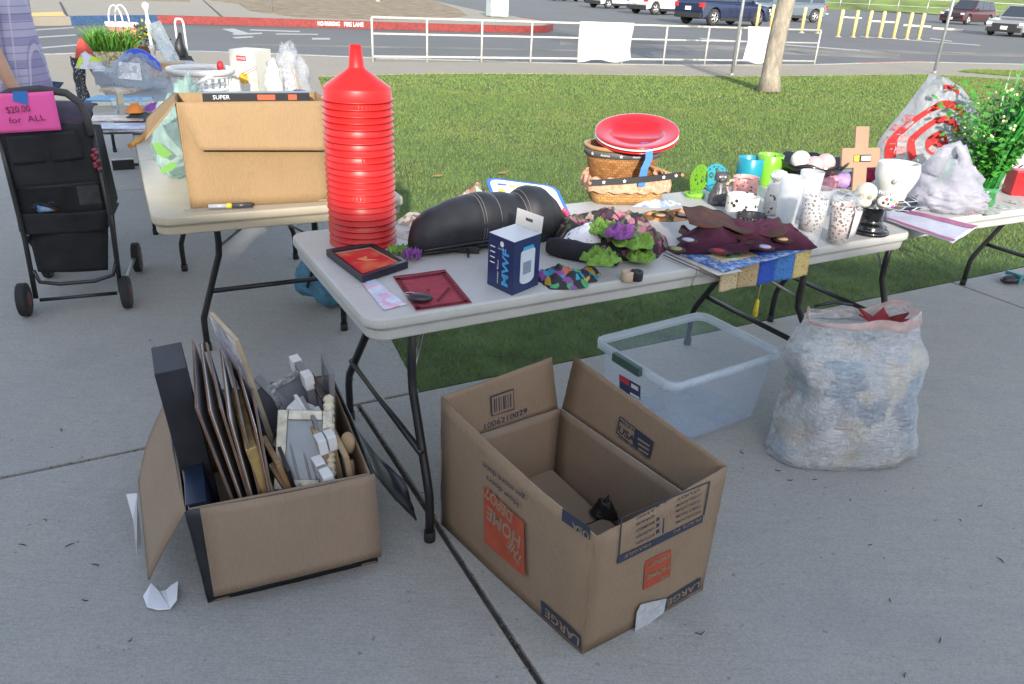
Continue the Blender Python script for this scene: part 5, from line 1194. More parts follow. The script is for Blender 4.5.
bo = sheet('bandana', bq, TZ, BAND, 'dusky red folded bandana with a dark printed border on the table', 'bandana', .002)
P = [T(*q, TZ+.0065) for q in bq]; mb = MB(); DR = mat('dark red print', (.11, .012, .02), .9, var=0)
def bl_(a, b): return (P[0]*(1-a)+P[1]*a)*(1-b)+(P[3]*(1-a)+P[2]*a)*b
for k in range(13):
    for (a, b) in ((.06+.88*k/12, .07), (.06+.88*k/12, .93), (.07, .07+.86*k/12), (.93, .07+.86*k/12)):
        q = bl_(a, b); d = Vector((.006, .003, 0)); e = Vector((-.002, .004, 0)); mb.panel([q-d-e, q+d-e, q+d+e, q-d+e], .0004, n=(0, 0, 1))
for k in range(28):
    a, b = .45+.4*((k*7) % 10)/10, .5+.33*((k*3) % 10)/10; q = bl_(a, b); r_ = .005; mb.panel([q+Vector((r_*math.cos(x), r_*math.sin(x), 0)) for x in (0, 1.05, 2.1, 3.14, 4.2, 5.2)], .0004, n=(0, 0, 1))
obj('border_print', mb, DR, bo)['kind'] = 'stuff'
p = T(420, 300, TZ+.008); mb = MB(); mb.ell(p+Z*.006, (.034, .020, .012), 18, 10); t = thing('key_fob', 'small black car key fob with a ring lying on the red bandana', 'key fob', p); obj('fob', mb, BLK, t)
mb = MB(); mb.tube([p+Vector((-.03+.014*math.cos(a), .025+.010*math.sin(a), .006)) for a in [k*PI/6 for k in range(12)]], .0015, 6, closed=True); obj('key_ring', mb, GALV, t)
# ---- crumpled fabrics around the black case
FL1 = pat('leafy print cotton', [(.45, .42, .35), (.12, .18, .08), (.50, .46, .40), (.35, .10, .10), (.55, .52, .46), (.25, .2, .15)], 55)
solo('cloth', lump(T(424, 222), .10, .055, .03, R(25), 5, .7, 16), FL1, 'crumpled leafy print cloth behind the left end of the black case', 'cloth')
solo('cloth', lump(T(470, 205), .085, .05, .055, R(10), 8, .8, 16), FL1, 'crumpled patterned cloth peeking over the top of the black case', 'cloth')
solo('cloth', lump(T(410, 235), .07, .05, .012, R(-30), 11, .7, 16), pat('pale map paper', [(.55, .52, .48), (.60, .56, .5), (.45, .35, .3), (.5, .5, .52)], 50), 'pale printed paper flat on the table between the funnels and the black case', 'paper')
mb = MB(); mb.tube([T(413, 232, TZ+.02), T(424, 226, TZ+.035), T(440, 215, TZ+.045), T(452, 205, TZ+.04)], .003, 6); solo('cord', mb, BLK, 'thin black cord over the leafy cloth at the left of the black case', 'cord')
GRN = mat('green crochet', (.16, .30, .05), .95, var=.3, vs=60, bmp=.9, bs=110, bd=.006); PUR = mat('purple crochet', (.22, .07, .28), .95, var=.3, vs=60, bmp=.9, bs=110, bd=.006)
def ruffle(name, c, r, m, label, seed, h=.03, cat='crochet flower', lobes=13, n=120):
    """frilly disc: radius and height ripple"""
    mb = MB(); c = Vector(c)
    def f(a, b):
        th = a*2*PI; rr_ = b*r*(1+.05*math.sin(lobes*th+seed)*b+.10*nz(math.cos(th)*2, math.sin(th)*2, seed)); zz = h*(.35+.5*(1-b)+.42*b*b*math.sin(lobes*th*1.0+seed*2)+.25*nz(th*2, b*6, seed))
        return c+Vector((rr_*math.cos(th), rr_*math.sin(th), max(.002, zz)))
    mb.grid(f, n, 8, t=.003); return solo(name, mb, m, label, cat)
ruffle('crochet_flower', T(400, 254), .035, GRN, 'small green crochet flower at the left tip of the black case', 1)
ruffle('crochet_flower', T(412, 257, TZ+.012), .028, PUR, 'small purple and white crochet flower at the left tip of the black case', 2)
# ---- black padded case
LEA = mat('black leatherette', (.014, .014, .018), .58, var=.25, vs=20, bmp=.25, bs=220, bd=.001)
A_, B_ = T(424, 264), T(592, 238); ax = (B_-A_); Lc = ax.length; ax.normalize(); ay = Vector((-ax.y, ax.x, 0)); C0 = A_+ay*.085
t = thing('padded_case', 'large black padded leather-look case with stitched panels lying on the table', 'case', C0+ax*Lc*.45)
def crad(k):      # half-height along the case
    pts = [(0, .030), (.03, .055), (.10, .070), (.24, .083), (.38, .088), (.50, .084), (.58, .078), (.66, .096), (.74, .094), (.80, .070), (.88, .040), (1, .018)]
    for (x0, y0), (x1, y1) in zip(pts, pts[1:]):
        if k <= x1: s = (k-x0)/(x1-x0); s = s*s*(3-2*s)*.5+s*.5; return y0+(y1-y0)*s
    return pts[-1][1]
def cpt(k, a, gr=1.):
    r = crad(k); seam = 1-.05*sum(math.exp(-((k-q)/.008)**2) for q in (.34, .44, .60)); r *= seam*gr*(1+.03*nz(k*6, math.cos(a), math.sin(a)))
    zc_ = .095-.10*k*k*.6+.012; y = math.cos(a)*r*.95; z_ = math.sin(a)*r
    return C0+ax*(k*Lc)+ay*y+Z*max(.001, min(zc_, r*.92+.004)+z_)
mb = MB(); nk, na = 60, 28; vs = [cpt(j/nk, 2*PI*i/na) for j in range(nk+1) for i in range(na)]
fs = [(j*na+i, j*na+(i+1) % na, (j+1)*na+(i+1) % na, (j+1)*na+i) for j in range(nk) for i in range(na)]+[tuple(range(na-1, -1, -1)), tuple(nk*na+i for i in range(na))]
mb.add(vs, fs, 0, True); obj('body', mb, LEA, t)
ST = mat('grey stitching', (.18, .17, .16), .8, var=0)
mb = MB()
for q in (.335, .348, .435, .595, .61): mb.tube([cpt(q, a, 1.012) for a in [PI*1.05+k*PI*1.0/16 for k in range(0, 17)]] if False else [cpt(q, -PI*.05+PI*k/16+PI*.0, 1.012) for k in range(17)], .0009, 5); mb.tube([cpt(q, PI+PI*.85*k/14, 1.012) for k in range(8)], .0009, 5)
obj('stitching', mb, ST, t)
mb = MB(); mb.tube([cpt(k/24*.62+.02, PI*1.18, 1.03) for k in range(25)], .0035, 6); mb.tube([cpt(k/24*.62+.02, PI*1.26, 1.05) for k in range(25)], .003, 6); obj('piping', mb, BLK, t)
mb = MB(); p = T(468, 253); mb.box((p.x, p.y, TZ+.012), (.07, .02, .02)); mb.cyl(p+Z*.012, p+Vector((.005, -.055, .006)), .006, .003, 8); obj('foot_clip', mb, BLK, t, bevel=.003)
# ---- blue boxed filter
NB = mat('deep blue printed card', (.012, .025, .10), .35, var=.08, vs=10); CY = mat('cyan ink', (.05, .32, .62), .5, var=0); WI = mat('white ink', (.7, .72, .75), .5, var=0)
L_, F_, R_ = T(487, 284), T(512, 296), T(538, 285); K_ = L_+R_-F_; hb = .150
t = thing('filter_box', 'dark blue and white product box with big cyan letters, in front of the black case', 'product box', F_)
mb = MB(); tp = [p+Z*hb for p in (L_, F_, R_, K_)]; mb.add([L_, F_, R_, K_]+tp, [(0, 1, 5, 4), (1, 2, 6, 5), (2, 3, 7, 6), (3, 0, 4, 7), (0, 3, 2, 1)], 0); mb.add(tp, [(0, 1, 2, 3)], 1); obj('carton', mb, [NB, mat('pale carton top', (.55, .56, .58), .5, var=.05)], t, bevel=.0008, seg=1)
fx = (F_-L_).normalized(); fn = fx.cross(Z); rx_ = (R_-F_).normalized(); rn_ = rx_.cross(Z)
WF = (F_-L_).length; WR_ = (R_-F_).length
txt('MWF', L_+fx*WF*.72+Z*.070, Z, -fx, .026, CY, t, width=.105, off=.0012, bold=.03)
txt('water filter', L_+fx*WF*.42+Z*.052, Z, -fx, .007, WI, t, width=.07)
for k, (a, b) in enumerate(((.10, .115), (.10, .10), (.10, .085), (.10, .07))): mb = MB(); q = L_+fx*WF*a+Z*b+fn*.0012; mb.panel([q, q+fx*.02, q+fx*.02+Z*.003, q+Z*.003], .0003, n=fn); obj('printed_line', mb, WI, t)
mb = MB(); q = L_+fx*WF*.55+Z*.132+fn*.0012; mb.panel([q+fx*(.008*math.cos(a))+Z*(.008*math.sin(a)) for a in [k*PI/8 for k in range(16)]], .0003, n=fn); obj('round_emblem', mb, WI, t)
txt('FILTERS', L_+fx*WF*.55+Z*.117, fx, Z, .004, WI, t, width=.03)
mb = MB(); cx = F_+rx_*WR_*.52+rn_*.0012; w2 = WR_*.27
P = []
for k in range(9): a = PI*k/8; P.append(cx+rx_*w2*math.cos(a)+Z*(.112+.010*math.sin(a)))
for k in range(9): a = PI+PI*k/8; P.append(cx+rx_*w2*math.cos(a)+Z*(.035+.014*math.sin(a)))
mb.panel(P, .0004, n=rn_); bt = obj('bottle_picture', mb, mat('printed pale bottle', (.55, .60, .66), .4, var=.05), t)
mb = MB(); q = cx+rn_*.0006; mb.panel([q-rx_*w2*.8+Z*.118, q+rx_*w2*.8+Z*.118, q+rx_*w2*.7+Z*.128, q-rx_*w2*.7+Z*.128], .0003, n=rn_); obj('bottle_cap_picture', mb, CY, t)
mb = MB(); mb.panel([q-rx_*w2*.6+Z*.05, q+rx_*w2*.5+Z*.05, q+rx_*w2*.5+Z*.085, q-rx_*w2*.6+Z*.085], .0003, n=rn_); obj('bottle_label_picture', mb, mat('grey print', (.22, .27, .36), .5, var=.3, vs=300), t)
# hanging tab with its slot
a, b = K_+Z*hb, R_+Z*hb; up_ = Z*.045+(K_-L_).normalized()*(.005); xx = (b-a)
mb = MB(); slot = (.36, .64, .42, .62)
def tb(s, q): return a+xx*s+up_*q
for (s0, s1, q0, q1) in ((0, slot[0], 0, 1), (slot[1], 1, 0, 1), (slot[0], slot[1], 0, slot[2]), (slot[0], slot[1], slot[3], 1)): mb.panel([tb(s0, q0), tb(s1, q0), tb(s1, q1), tb(s0, q1)], .0012)
obj('hang_tab', mb, mat('pale card tab', (.55, .54, .52), .6, var=.04), t)
# ---- floral heap, crochet, pouches
FLOW = pat('dark floral with magenta roses', [(.02, .015, .02), (.20, .02, .06), (.02, .02, .02), (.07, .10, .04), (.34, .13, .17), (.03, .02, .03), (.12, .015, .04), (.015, .015, .02), (.26, .20, .16)], 42)
solo('floral_scarf', lump(T(608, 244), .205, .17, .062, R(24), 21, .8, 16, 70, .12, 7), FLOW, 'dark scarf with magenta and green flowers heaped in the middle of the table', 'scarf')
solo('magenta_ribbon', lump(T(580, 222, TZ+.03), .07, .03, .03, R(20), 25, .9, 20), mat('dusky magenta fabric', (.42, .08, .20), .8, var=.35, vs=25, bmp=.4), 'crumpled magenta ribbon at the back of the floral scarf', 'ribbon')
LACE = spots('white lace', (.66, .66, .70), (.22, .20, .24), 110, .16, .9)
mb = lump(T(588, 238, TZ+.045), .078, .052, .035, R(10), 31, .6, 20); solo('lace_doily', mb, LACE, 'white crocheted doily with small holes on top of the floral scarf', 'doily')
for i, (u, v, r, l, m, zz) in enumerate(((605, 229, .045, 'bright green crochet frill at the back of the heap beside the purple flower', GRN, .075), (632, 240, .05, 'large green crochet frill at the right of the heap', GRN, .065), (602, 258, .042, 'green crochet frill at the front of the heap below the doily', GRN, .05), (620, 232, .036, 'purple crochet flower in the middle of the green frills', PUR, .09), (640, 256, .035, 'green crochet frill lowest at the right front of the heap', GRN, .02))):
    solo('crochet_flower', lump(T(u, v+3, TZ+zz), r*1.25, r*1.1, .020, i, i+3, 1.5, 70, 64, .35, 5), m, l, 'crochet flower')
mb = MB(); q0, q1 = T(548, 254), T(618, 268); mb.tube([q0+(q1-q0)*k/8+Z*(.028+.006*nz(k*.7, 3)) for k in range(9)], [.024, .03, .032, .032, .03, .03, .028, .026, .018], 14); solo('black_sleeve', mb, mat('black soft cloth', (.012, .012, .018), .9, var=.3, vs=14, bmp=.5, bs=30), 'rolled black cloth sleeve in front of the floral scarf', 'cloth')
COLP = pat('black pouch with bright ribbons', [(.015, .015, .02), (.02, .25, .40), (.40, .10, .05), (.015, .015, .02), (.45, .28, .04), (.20, .06, .26), (.05, .30, .12), (.015, .015, .02)], 42, .7)
mb = lump(T(567, 280), .105, .062, .032, R(20), 41, .9, 22, 60, .22, 3); solo('pouch', mb, COLP, 'small black pouch with a bright multicoloured print at the table edge', 'pouch')
for (u, v, m, l) in ((627, 280, mat('beige tape', (.50, .38, .28), .6, var=.05), 'beige roll of tape at the front edge of the table'), (636, 280, BLK, 'black roll of tape at the front edge of the table')):
    p = T(u, v); mb = MB(); mb.lathe([(.010, 0), (.018, 0), (.019, .002), (.019, .026), (.018, .028), (.010, .028), (.010, 0)], p, 24); solo('tape_roll', mb, m, l, 'tape roll')
# ---- pot holder leaning on the case
PH = [G(501, 198, TZ+.05), G(575, 214, TZ+.05), G(566, 190, TZ+.165), G(507, 178, TZ+.165)]
t = thing('pot_holder', 'white quilted pot holder with a blue rim and red star propped behind the black case', 'pot holder', (PH[0]+PH[1])/2)
a0_ = T(512, 205)+ay*.0; base = T(500, 212); PHb = [T(498, 214, TZ+.055), T(574, 222, TZ+.05)]; PHt = [PHb[1]+ay*.10+Z*.10-ax*.01, PHb[0]+ay*.10+Z*.105]
Q4 = PHb+PHt
def rq(P, k, off): c = sum(P, Vector())/4; n_ = (P[1]-P[0]).cross(P[3]-P[0]).normalized(); return [c+(p-c)*k+n_*off for p in P]
def rounded(P, r=.18, n=5):
    out = []
    for i in range(4):
        p, a, b = P[i], P[i-1], P[(i+1) % 4]; A, B = p+(a-p)*r, p+(b-p)*r
        for k in range(n+1): s = k/n; out.append(A*(1-s)**2+p*2*s*(1-s)+B*s*s)
    return out
mb = MB(); mb.panel(rounded(rq(Q4, 1, 0)), .008); obj('rim', mb, mat('blue binding', (.03, .12, .42), .8, var=.1), t, bevel=.002)
mb = MB(); mb.panel(rounded(rq(Q4, .90, .0015)), .006); obj('face', mb, mat('white quilted cotton', (.66, .66, .68), .9, var=.05, vs=20, bmp=.5, bs=60), t)
def onq(s, q, off=.003): n_ = (Q4[1]-Q4[0]).cross(Q4[3]-Q4[0]).normalized(); return (Q4[0]*(1-s)+Q4[1]*s)*(1-q)+(Q4[3]*(1-s)+Q4[2]*s)*q+n_*off
for k, (s, q, ws_, hq, c) in enumerate(((.18, .62, .12, .16, (.55, .35, .06)), (.30, .45, .10, .12, (.5, .03, .04)), (.42, .60, .08, .08, (.5, .05, .05)), (.22, .82, .16, .07, (.04, .12, .4)), (.36, .80, .12, .06, (.5, .3, .06)), (.2, .35, .12, .08, (.08, .2, .45)))):
    mb = MB(); mb.panel([onq(s-ws_/2, q-hq/2), onq(s+ws_/2, q-hq/2+.03), onq(s+ws_/3, q+hq/2), onq(s-ws_/3, q+hq/2)], .0004); obj('printed_patch', mb, mat('patch ink %d' % k, c, .8, var=.1), t)
xd = Q4[1]-Q4[0]; yd = Q4[3]-Q4[0]
txt('EASY', onq(.66, .70, .0), xd, yd, .022, mat('blue ink', (.05, .13, .42), .7, var=0), t, width=.045, off=.0035); txt('DOES IT', onq(.70, .48, .0), xd, yd, .018, MATS['blue ink'], t, width=.06, off=.0035)
mb = MB(); n_ = xd.cross(yd).normalized(); c = onq(.86, .12, .008); e1 = xd.normalized(); e2 = n_.cross(e1)
mb.panel([c+(e1*math.cos(2*PI*k/28)+e2*math.sin(2*PI*k/28))*(.034 if k % 2 == 0 else .020) for k in range(28)], .003); obj('star_badge', mb, mat('red star badge', (.60, .03, .05), .6, var=.05), t)
txt('$1', c, e1, e2, .016, WI, t, off=.001)
# ---- baskets
def wicker(name, c1, c2, scale=1):
    m, nt, b = _nodes(name); tc = N(nt, 'ShaderNodeTexCoord'); sp = N(nt, 'ShaderNodeSeparateXYZ'); nt.links.new(tc.outputs['Object'], sp.inputs[0])
    at_ = N(nt, 'ShaderNodeMath', operation='ARCTAN2'); nt.links.new(sp.outputs[1], at_.inputs[0]); nt.links.new(sp.outputs[0], at_.inputs[1])
    cb = N(nt, 'ShaderNodeCombineXYZ'); m1 = N(nt, 'ShaderNodeMath', operation='MULTIPLY'); m1.inputs[1].default_value = 7.5*scale; nt.links.new(at_.outputs[0], m1.inputs[0]); m2 = N(nt, 'ShaderNodeMath', operation='MULTIPLY'); m2.inputs[1].default_value = 95*scale; nt.links.new(sp.outputs[2], m2.inputs[0])
    nt.links.new(m1.outputs[0], cb.inputs[0]); nt.links.new(m2.outputs[0], cb.inputs[1])
    br = N(nt, 'ShaderNodeTexBrick'); br.inputs['Scale'].default_value = 1; br.inputs['Brick Width'].default_value = 1.1; br.inputs['Row Height'].default_value = 1; br.inputs['Mortar Size'].default_value = .045; br.inputs['Mortar Smooth'].default_value = 1.
    br.inputs['Color1'].default_value = c4(c1); br.inputs['Color2'].default_value = c4(c2); br.inputs['Mortar'].default_value = c4(tuple(x*.5 for x in c1)); nt.links.new(cb.outputs[0], br.inputs['Vector'])
    nt.links.new(br.outputs['Color'], b.inputs['Base Color']); b.inputs['Roughness'].default_value = .5
    iv = N(nt, 'ShaderNodeMath', operation='SUBTRACT'); iv.inputs[0].default_value = 1; nt.links.new(br.outputs['Fac'], iv.inputs[1]); bump(nt, b, iv.outputs[0], .8, .006); MATS[name] = m; return m
WK1 = wicker('honey woven splint', (.46, .26, .09), (.30, .155, .05)); WK2 = wicker('orange brown woven splint', (.40, .19, .07), (.25, .11, .035))
RIB = mat('black ribbon', (.02, .02, .022), .6, var=.1); BWOOD = mat('honey wood strip', (.42, .22, .08), .45, var=.15, vs=20)
bang = R(10)
def ovring(c, a, b, z, n=48, p=2.6, ang=bang):
    out = []
    for i in range(n):
        t_ = 2*PI*i/n; ca, sa = math.cos(t_), math.sin(t_); r = 1/((abs(ca)**p+abs(sa)**p)**(1/p)); x, y = a*ca*r, b*sa*r
        out.append(Vector((c.x+x*math.cos(ang)-y*math.sin(ang), c.y+x*math.sin(ang)+y*math.cos(ang), z)))
    return out
bc1 = T(626, 206)+Vector((0, .09, 0)); t = thing('woven_basket', 'rectangular honey woven basket with a peach cloth liner, in front of the round basket', 'basket', bc1)
k = loft([ovring(bc1, .135, .075, TZ+.002, p=4), ovring(bc1, .142, .08, TZ+.02, p=4), ovring(bc1, .158, .092, TZ+.085, p=4), ovring(bc1, .154, .088, TZ+.085, p=4), ovring(bc1, .135, .072, TZ+.015, p=4)]); obj('body', k, WK1, t)
PEACH = mat('peach gingham cloth', (.60, .33, .22), .9, var=.25, vs=60, bmp=.5, bs=60, bd=.004)
def skirt():
    rings = []
    for (a, b, z) in ((.158, .092, .105), (.166, .10, .100), (.170, .104, .08), (.168, .102, .055), (.166, .10, .052)):
        R_0 = ovring(bc1, a, b, TZ+z, 96, 4); rings.append([p+Vector((0, 0, .004*math.sin(i*1.3)))+(p-bc1).normalized()*(.004*math.sin(i*.9)+.003*nz(i*.5, z*90)) for i, p in enumerate(R_0)])
    return loft(rings, False)
obj('cloth_liner', skirt(), PEACH, t, solid=.003)
# long handle strap lying across the front, stars on it
h0, h1 = G(584, 180, TZ+.12), G(676, 170, TZ+.12); mb = MB(); hp = []
fwd = Vector((math.sin(bang), -math.cos(bang), 0)); e_ = Vector((math.cos(bang), math.sin(bang), 0))
for k in range(15):
    s = k/14; hp.append(bc1+e_*(-.175+.36*s)+fwd*(.112+.02*math.sin(s*PI))+Z*(.095+.034*s+.0*math.sin(s*PI)))
vs = []; 
for p in hp: vs += [p-Z*.011, p+Z*.011, p+Z*.011-fwd*.004, p-Z*.011-fwd*.004]
mb.add(vs, [(4*i+j, 4*i+(j+1) % 4, 4*i+4+(j+1) % 4, 4*i+4+j) for i in range(14) for j in range(4)]+[(0, 1, 2, 3), (59, 58, 57, 56)], 0, False); hd_ = obj('handle', mb, RIB, t)
def star(c, r, x, y, m, parent, name='star_print'):
    n = x.cross(y); mb = MB(); mb.panel([c+n*.0016+(x*math.sin(2*PI*k/10)+y*math.cos(2*PI*k/10))*(r if k % 2 == 0 else r*.42) for k in range(10)], .0005, n=n); return obj(name, mb, m, parent)
for k in (2, 5, 11, 13): star(hp[k]+fwd*.001, .0085, e_, Z, WI, hd_)
for s in (-1, 1): mb = MB(); q = hp[0 if s < 0 else 14]-fwd*.01; mb.cyl(q, q+fwd*.016, .006, n=10); obj('knob', mb, BWOOD, t)
bc2 = bc1+Vector((-.012, .085, 0)); bc2.z = TZ; t = thing('woven_basket', 'round orange-brown woven basket with a dark starred ribbon, holding the red plates', 'basket', bc2)
obj('body', loft([ovring(bc2, .11, .09, TZ+.002, p=2.2), ovring(bc2, .145, .11, TZ+.16, p=2.2), ovring(bc2, .15, .115, TZ+.20, p=2.2), ovring(bc2, .144, .109, TZ+.20, p=2.2), ovring(bc2, .105, .085, TZ+.012, p=2.2)]), WK2, t)
obj('rim_ribbon', loft([ovring(bc2, .1475, .1125, TZ+.163, p=2.2), ovring(bc2, .1535, .1185, TZ+.165, p=2.2), ovring(bc2, .156, .121, TZ+.188, p=2.2), ovring(bc2, .1505, .1155, TZ+.19, p=2.2)], False), mat('grey ribbon', (.09, .085, .08), .6, var=.15), t)
obj('rim', loft([ovring(bc2, .15, .115, TZ+.191, p=2.2), ovring(bc2, .157, .122, TZ+.192, p=2.2), ovring(bc2, .157, .122, TZ+.204, p=2.2), ovring(bc2, .144, .109, TZ+.204, p=2.2), ovring(bc2, .144, .109, TZ+.19, p=2.2)], False), BWOOD, t)
rr_ = ovring(bc2, .1565, .1215, TZ+.177, 48, p=2.2)
for i, kind in ((28, 's'), (31, 'A'), (34, 's'), (37, 'A'), (40, 's')):
    p = rr_[i]; x = (rr_[i+1]-rr_[i-1]).normalized(); n_ = x.cross(Z)
    if kind == 's': star(p+n_*.0, .008, x, Z, WI, t)
    else: txt('America', p, x, Z, .009, WI, t, width=.036, off=.0035)
p = bc2+Vector((-.05, -.03, .18)); mb = MB(); mb.box(tuple(p), (.05, .05, .04)); solo('blue_packet', mb, mat('blue packet', (.03, .07, .35), .4), 'small blue packet inside the round basket under the plates', 'packet', bevel=.004)
mb = MB(); q0, q1 = bc1+e_*.06+fwd*.02+Z*.155, bc1+e_*.165+fwd*.095+Z*.125; n_ = Vector((0, 0, 1)); mb.panel([q0-fwd*.016, q1-fwd*.02, q1+fwd*.012, q0+fwd*.016], .005, n=n_); solo('wood_slat', mb, BWOOD, 'flat orange wooden basket handle end sticking out under the blue tape', 'slat')
# plates
RP = mat('red enamel plate', (.48, .008, .014), .22, var=.02, coat=.4)
pc = bc2+Vector((.048, -.01, .215)); M_ = Matrix.Translation(pc) @ Matrix.Rotation(R(14), 4, 'X') @ Matrix.Rotation(R(-4), 4, 'Y')
for i, (m, l) in enumerate(((RP, 'lowest red plate of the stack on the round basket'), (mat('white plate', (.7, .66, .62), .25, var=.02), 'white plate between the red plates on the round basket'), (RP, 'upper red plate of the stack with its inside in full view'))):
    mb = MB(); mb.T = M_ @ Matrix.Translation((0, 0, i*.011)); mb.lathe([(.001, .0), (.095, .0), (.106, .016), (.150, .022), (.162, .024), (.163, .028), (.158, .029), (.150, .028), (.112, .024), (.104, .020), (.094, .006), (.001, .005)], n=64); solo('plate', mb, m, l, 'plate', 'plates stacked on the round basket')
mb = MB(); q = pc+fwd*.155+e_*-.005; w5 = e_*.014
pth = [pc+fwd*.100+Z*.018, pc+fwd*.163+Z*.006, pc+fwd*.172-Z*.03, bc1+fwd*.118+e_*.03+Z*.15, bc1+fwd*.124+e_*.025+Z*.085]
vs = []
for p in pth: vs += [p-w5, p+w5]
mb.add(vs, [(2*i, 2*i+1, 2*i+3, 2*i+2) for i in range(4)], 0, False); solo('painter_tape', mb, mat('blue painter tape', (.03, .16, .48), .6, var=.05), 'strip of blue painter tape holding the red plates to the basket', 'tape', solid=.0006)

# ---- skull dishes, cat, mugs
LIME = mat('lime plastic', (.17, .42, .03), .3, var=.04); TURQ = mat('turquoise plastic', (.015, .24, .32), .3, var=.04)
def skull_disc(c, w, h, m, label, lean, yaw, n=20):
    """upright skull-shaped pierced dish"""
    t = thing('skull_dish', label, 'dish', c); M_ = Matrix.Translation(c) @ Matrix.Rotation(yaw, 4, 'Z') @ Matrix.Rotation(lean, 4, 'X')
    bm = bmesh.new(); G_ = 26; ok = set()
    def inside(x, y):
        r = math.hypot(x/(1-.28*max(0, -y)), y)
        if r > 1: return False
        for ex_, ey_, er in ((-.38, .12, .22), (.38, .12, .22)):
            if math.hypot(x-ex_, y-ey_) < er and math.hypot(x-ex_, y-ey_) > .09: return False
        if abs(x) < .10 and -.30 < y < -.12: return False
        if abs(y+.58) < .07 and abs(x) < .4 and int((x+1)*10) % 2: return False
        rr2 = math.hypot(x, y)
        if .74 < rr2 < .84 and int((math.atan2(y, x)+4)*4) % 2: return False
        if math.hypot(x, y-.58) < .10: return False
        return True
    mb = MB(); mb.T = M_
    N_ = 34
    for i in range(N_):
        for j in range(N_):
            x0, y0 = -1+2*i/N_, -1+2*j/N_; x, y = x0+1/N_, y0+1/N_
            if inside(x, y):
                X0, X1, Y0, Y1 = x0*w/2, (x0+2/N_)*w/2, (y0+1)*h/2, (y0+2/N_+1)*h/2
                mb.add([(X0, -.002, Y0), (X1, -.002, Y0), (X1, -.002, Y1), (X0, -.002, Y1), (X0, .002, Y0), (X1, .002, Y0), (X1, .002, Y1), (X0, .002, Y1)], [(0, 1, 2, 3), (7, 6, 5, 4), (0, 4, 5, 1), (1, 5, 6, 2), (2, 6, 7, 3), (3, 7, 4, 0)])
    obj('plate', mb, m, t); mb = MB(); mb.T = Matrix.Translation(c) @ Matrix.Rotation(yaw, 4, 'Z'); mb.lathe([(.001, 0), (w*.36, 0), (w*.42, .012), (w*.38, .016), (w*.3, .008), (.001, .008)], (0, -.012, 0), n=24); obj('base', mb, m, t); return t
skull_disc(T(694, 196), .085, .130, LIME, 'lime green pierced skull-shaped plastic dish standing behind the cat figurine', R(-12), R(-52))
skull_disc(T(714, 190), .105, .110, TURQ, 'turquoise pierced skull-shaped plastic dish standing behind the cat figurine', R(-8), R(10))
mb = MB(); p = T(697, 197); mb.lathe([(.001, .0), (.030, 0), (.033, .012), (.028, .020), (.015, .022), (.001, .018)], p, 28); solo('lid', mb, LIME, 'small lime green lid lying at the foot of the lime skull dish', 'lid')
# cat
GCAT = mat('dark grey ceramic', (.07, .07, .075), .4, var=.15, vs=60); p = T(717, 204)
mb = MB(); mb.lathe([(.001, 0), (.036, 0), (.040, .01), (.038, .035), (.028, .065), (.020, .085), (.014, .095), (.001, .1)], p, 24, sq=(1, .9)); mb.ell(p+Z*.108, (.027, .024, .023), 18, 12); mb.ell(p+Vector((0, -.022, .102)), (.012, .010, .009), 12, 8)
for s in (-1, 1):
    mb.cyl(p+Vector((s*.017, 0, .120)), p+Vector((s*.021, 0, .145)), .009, .001, 8); mb.ell(p+Vector((s*.016, -.028, .012)), (.013, .018, .012), 12, 8); mb.cyl(p+Vector((s*.013, -.022, .012)), p+Vector((s*.012, -.020, .07)), .009, .010, 10)
mb.tube([p+Vector((.035, .01, .01)), p+Vector((.045, -.01, .012)), p+Vector((.035, -.03, .012))], .008, 8)
cat = thing('cat_figurine', 'dark grey seated cat figurine between the skull dishes and the mugs', 'figurine', p); obj('body', mb, GCAT, cat)
for s in (-1, 1): mb = MB(); mb.ell(p+Vector((s*.010, -.022, .113)), (.004, .003, .004), 8, 6); obj('eye', mb, WI, cat)
def mug(c, r, h, m, label, handle=None, taper=1., inner=None, name='mug', cat='mug', deco=None):
    t = thing(name, label, cat, c); w_ = .0035; mb = MB()
    mb.lathe([(.001, 0), (r*.90*taper, 0), (r*.97*taper, .004), (r*(taper+(1-taper)*.5), h*.5), (r, h-.002), (r-w_*.5, h), (r-w_, h-.002), ((r*(taper+(1-taper)*.5))-w_, h*.5), (r*.9*taper-w_, .008), (.001, .007)], c, 40); obj('body', mb, m, t)
    if inner is not None:
        mb = MB(); mb.lathe([(r-w_-.0006, h-.004), ((r*(taper+(1-taper)*.5))-w_-.0006, h*.5), (r*.9*taper-w_-.0006, .009), (.001, .0085)], c, 32); obj('inside', mb, inner, t)
    if handle is not None:
        d = Vector((math.cos(handle), math.sin(handle), 0)); mb = MB(); mb.tube([c+d*(r-.002)+Z*h*.82, c+d*(r+.018)+Z*h*.84, c+d*(r+.030)+Z*h*.68, c+d*(r+.030)+Z*h*.42, c+d*(r+.016)+Z*h*.22, c+d*(r*.97-.002)+Z*h*.22], .0055, 8); obj('handle', mb, m, t)
    return t
TM = spots('turquoise mug glaze', (.02, .32, .42), (.01, .07, .10), 90, .25, .25)
mug(T(747, 184), .056, .118, TURQ, 'turquoise plastic cup between the pink mug and the green cup')
gtx = thing  # placeholder name kept short
mug(T(766, 184), .056, .132, LIME, 'lime green plastic cup behind the turquoise one', taper=.85)
PKM = spots('pink mug with black print', (.66, .32, .30), (.05, .03, .03), 70, .23, .25); mug(T(743, 197), .052, .085, PKM, 'pink mug with a small black print and handle on its left', handle=R(195), inner=mat('pink glaze', (.66, .34, .32), .25, var=0))
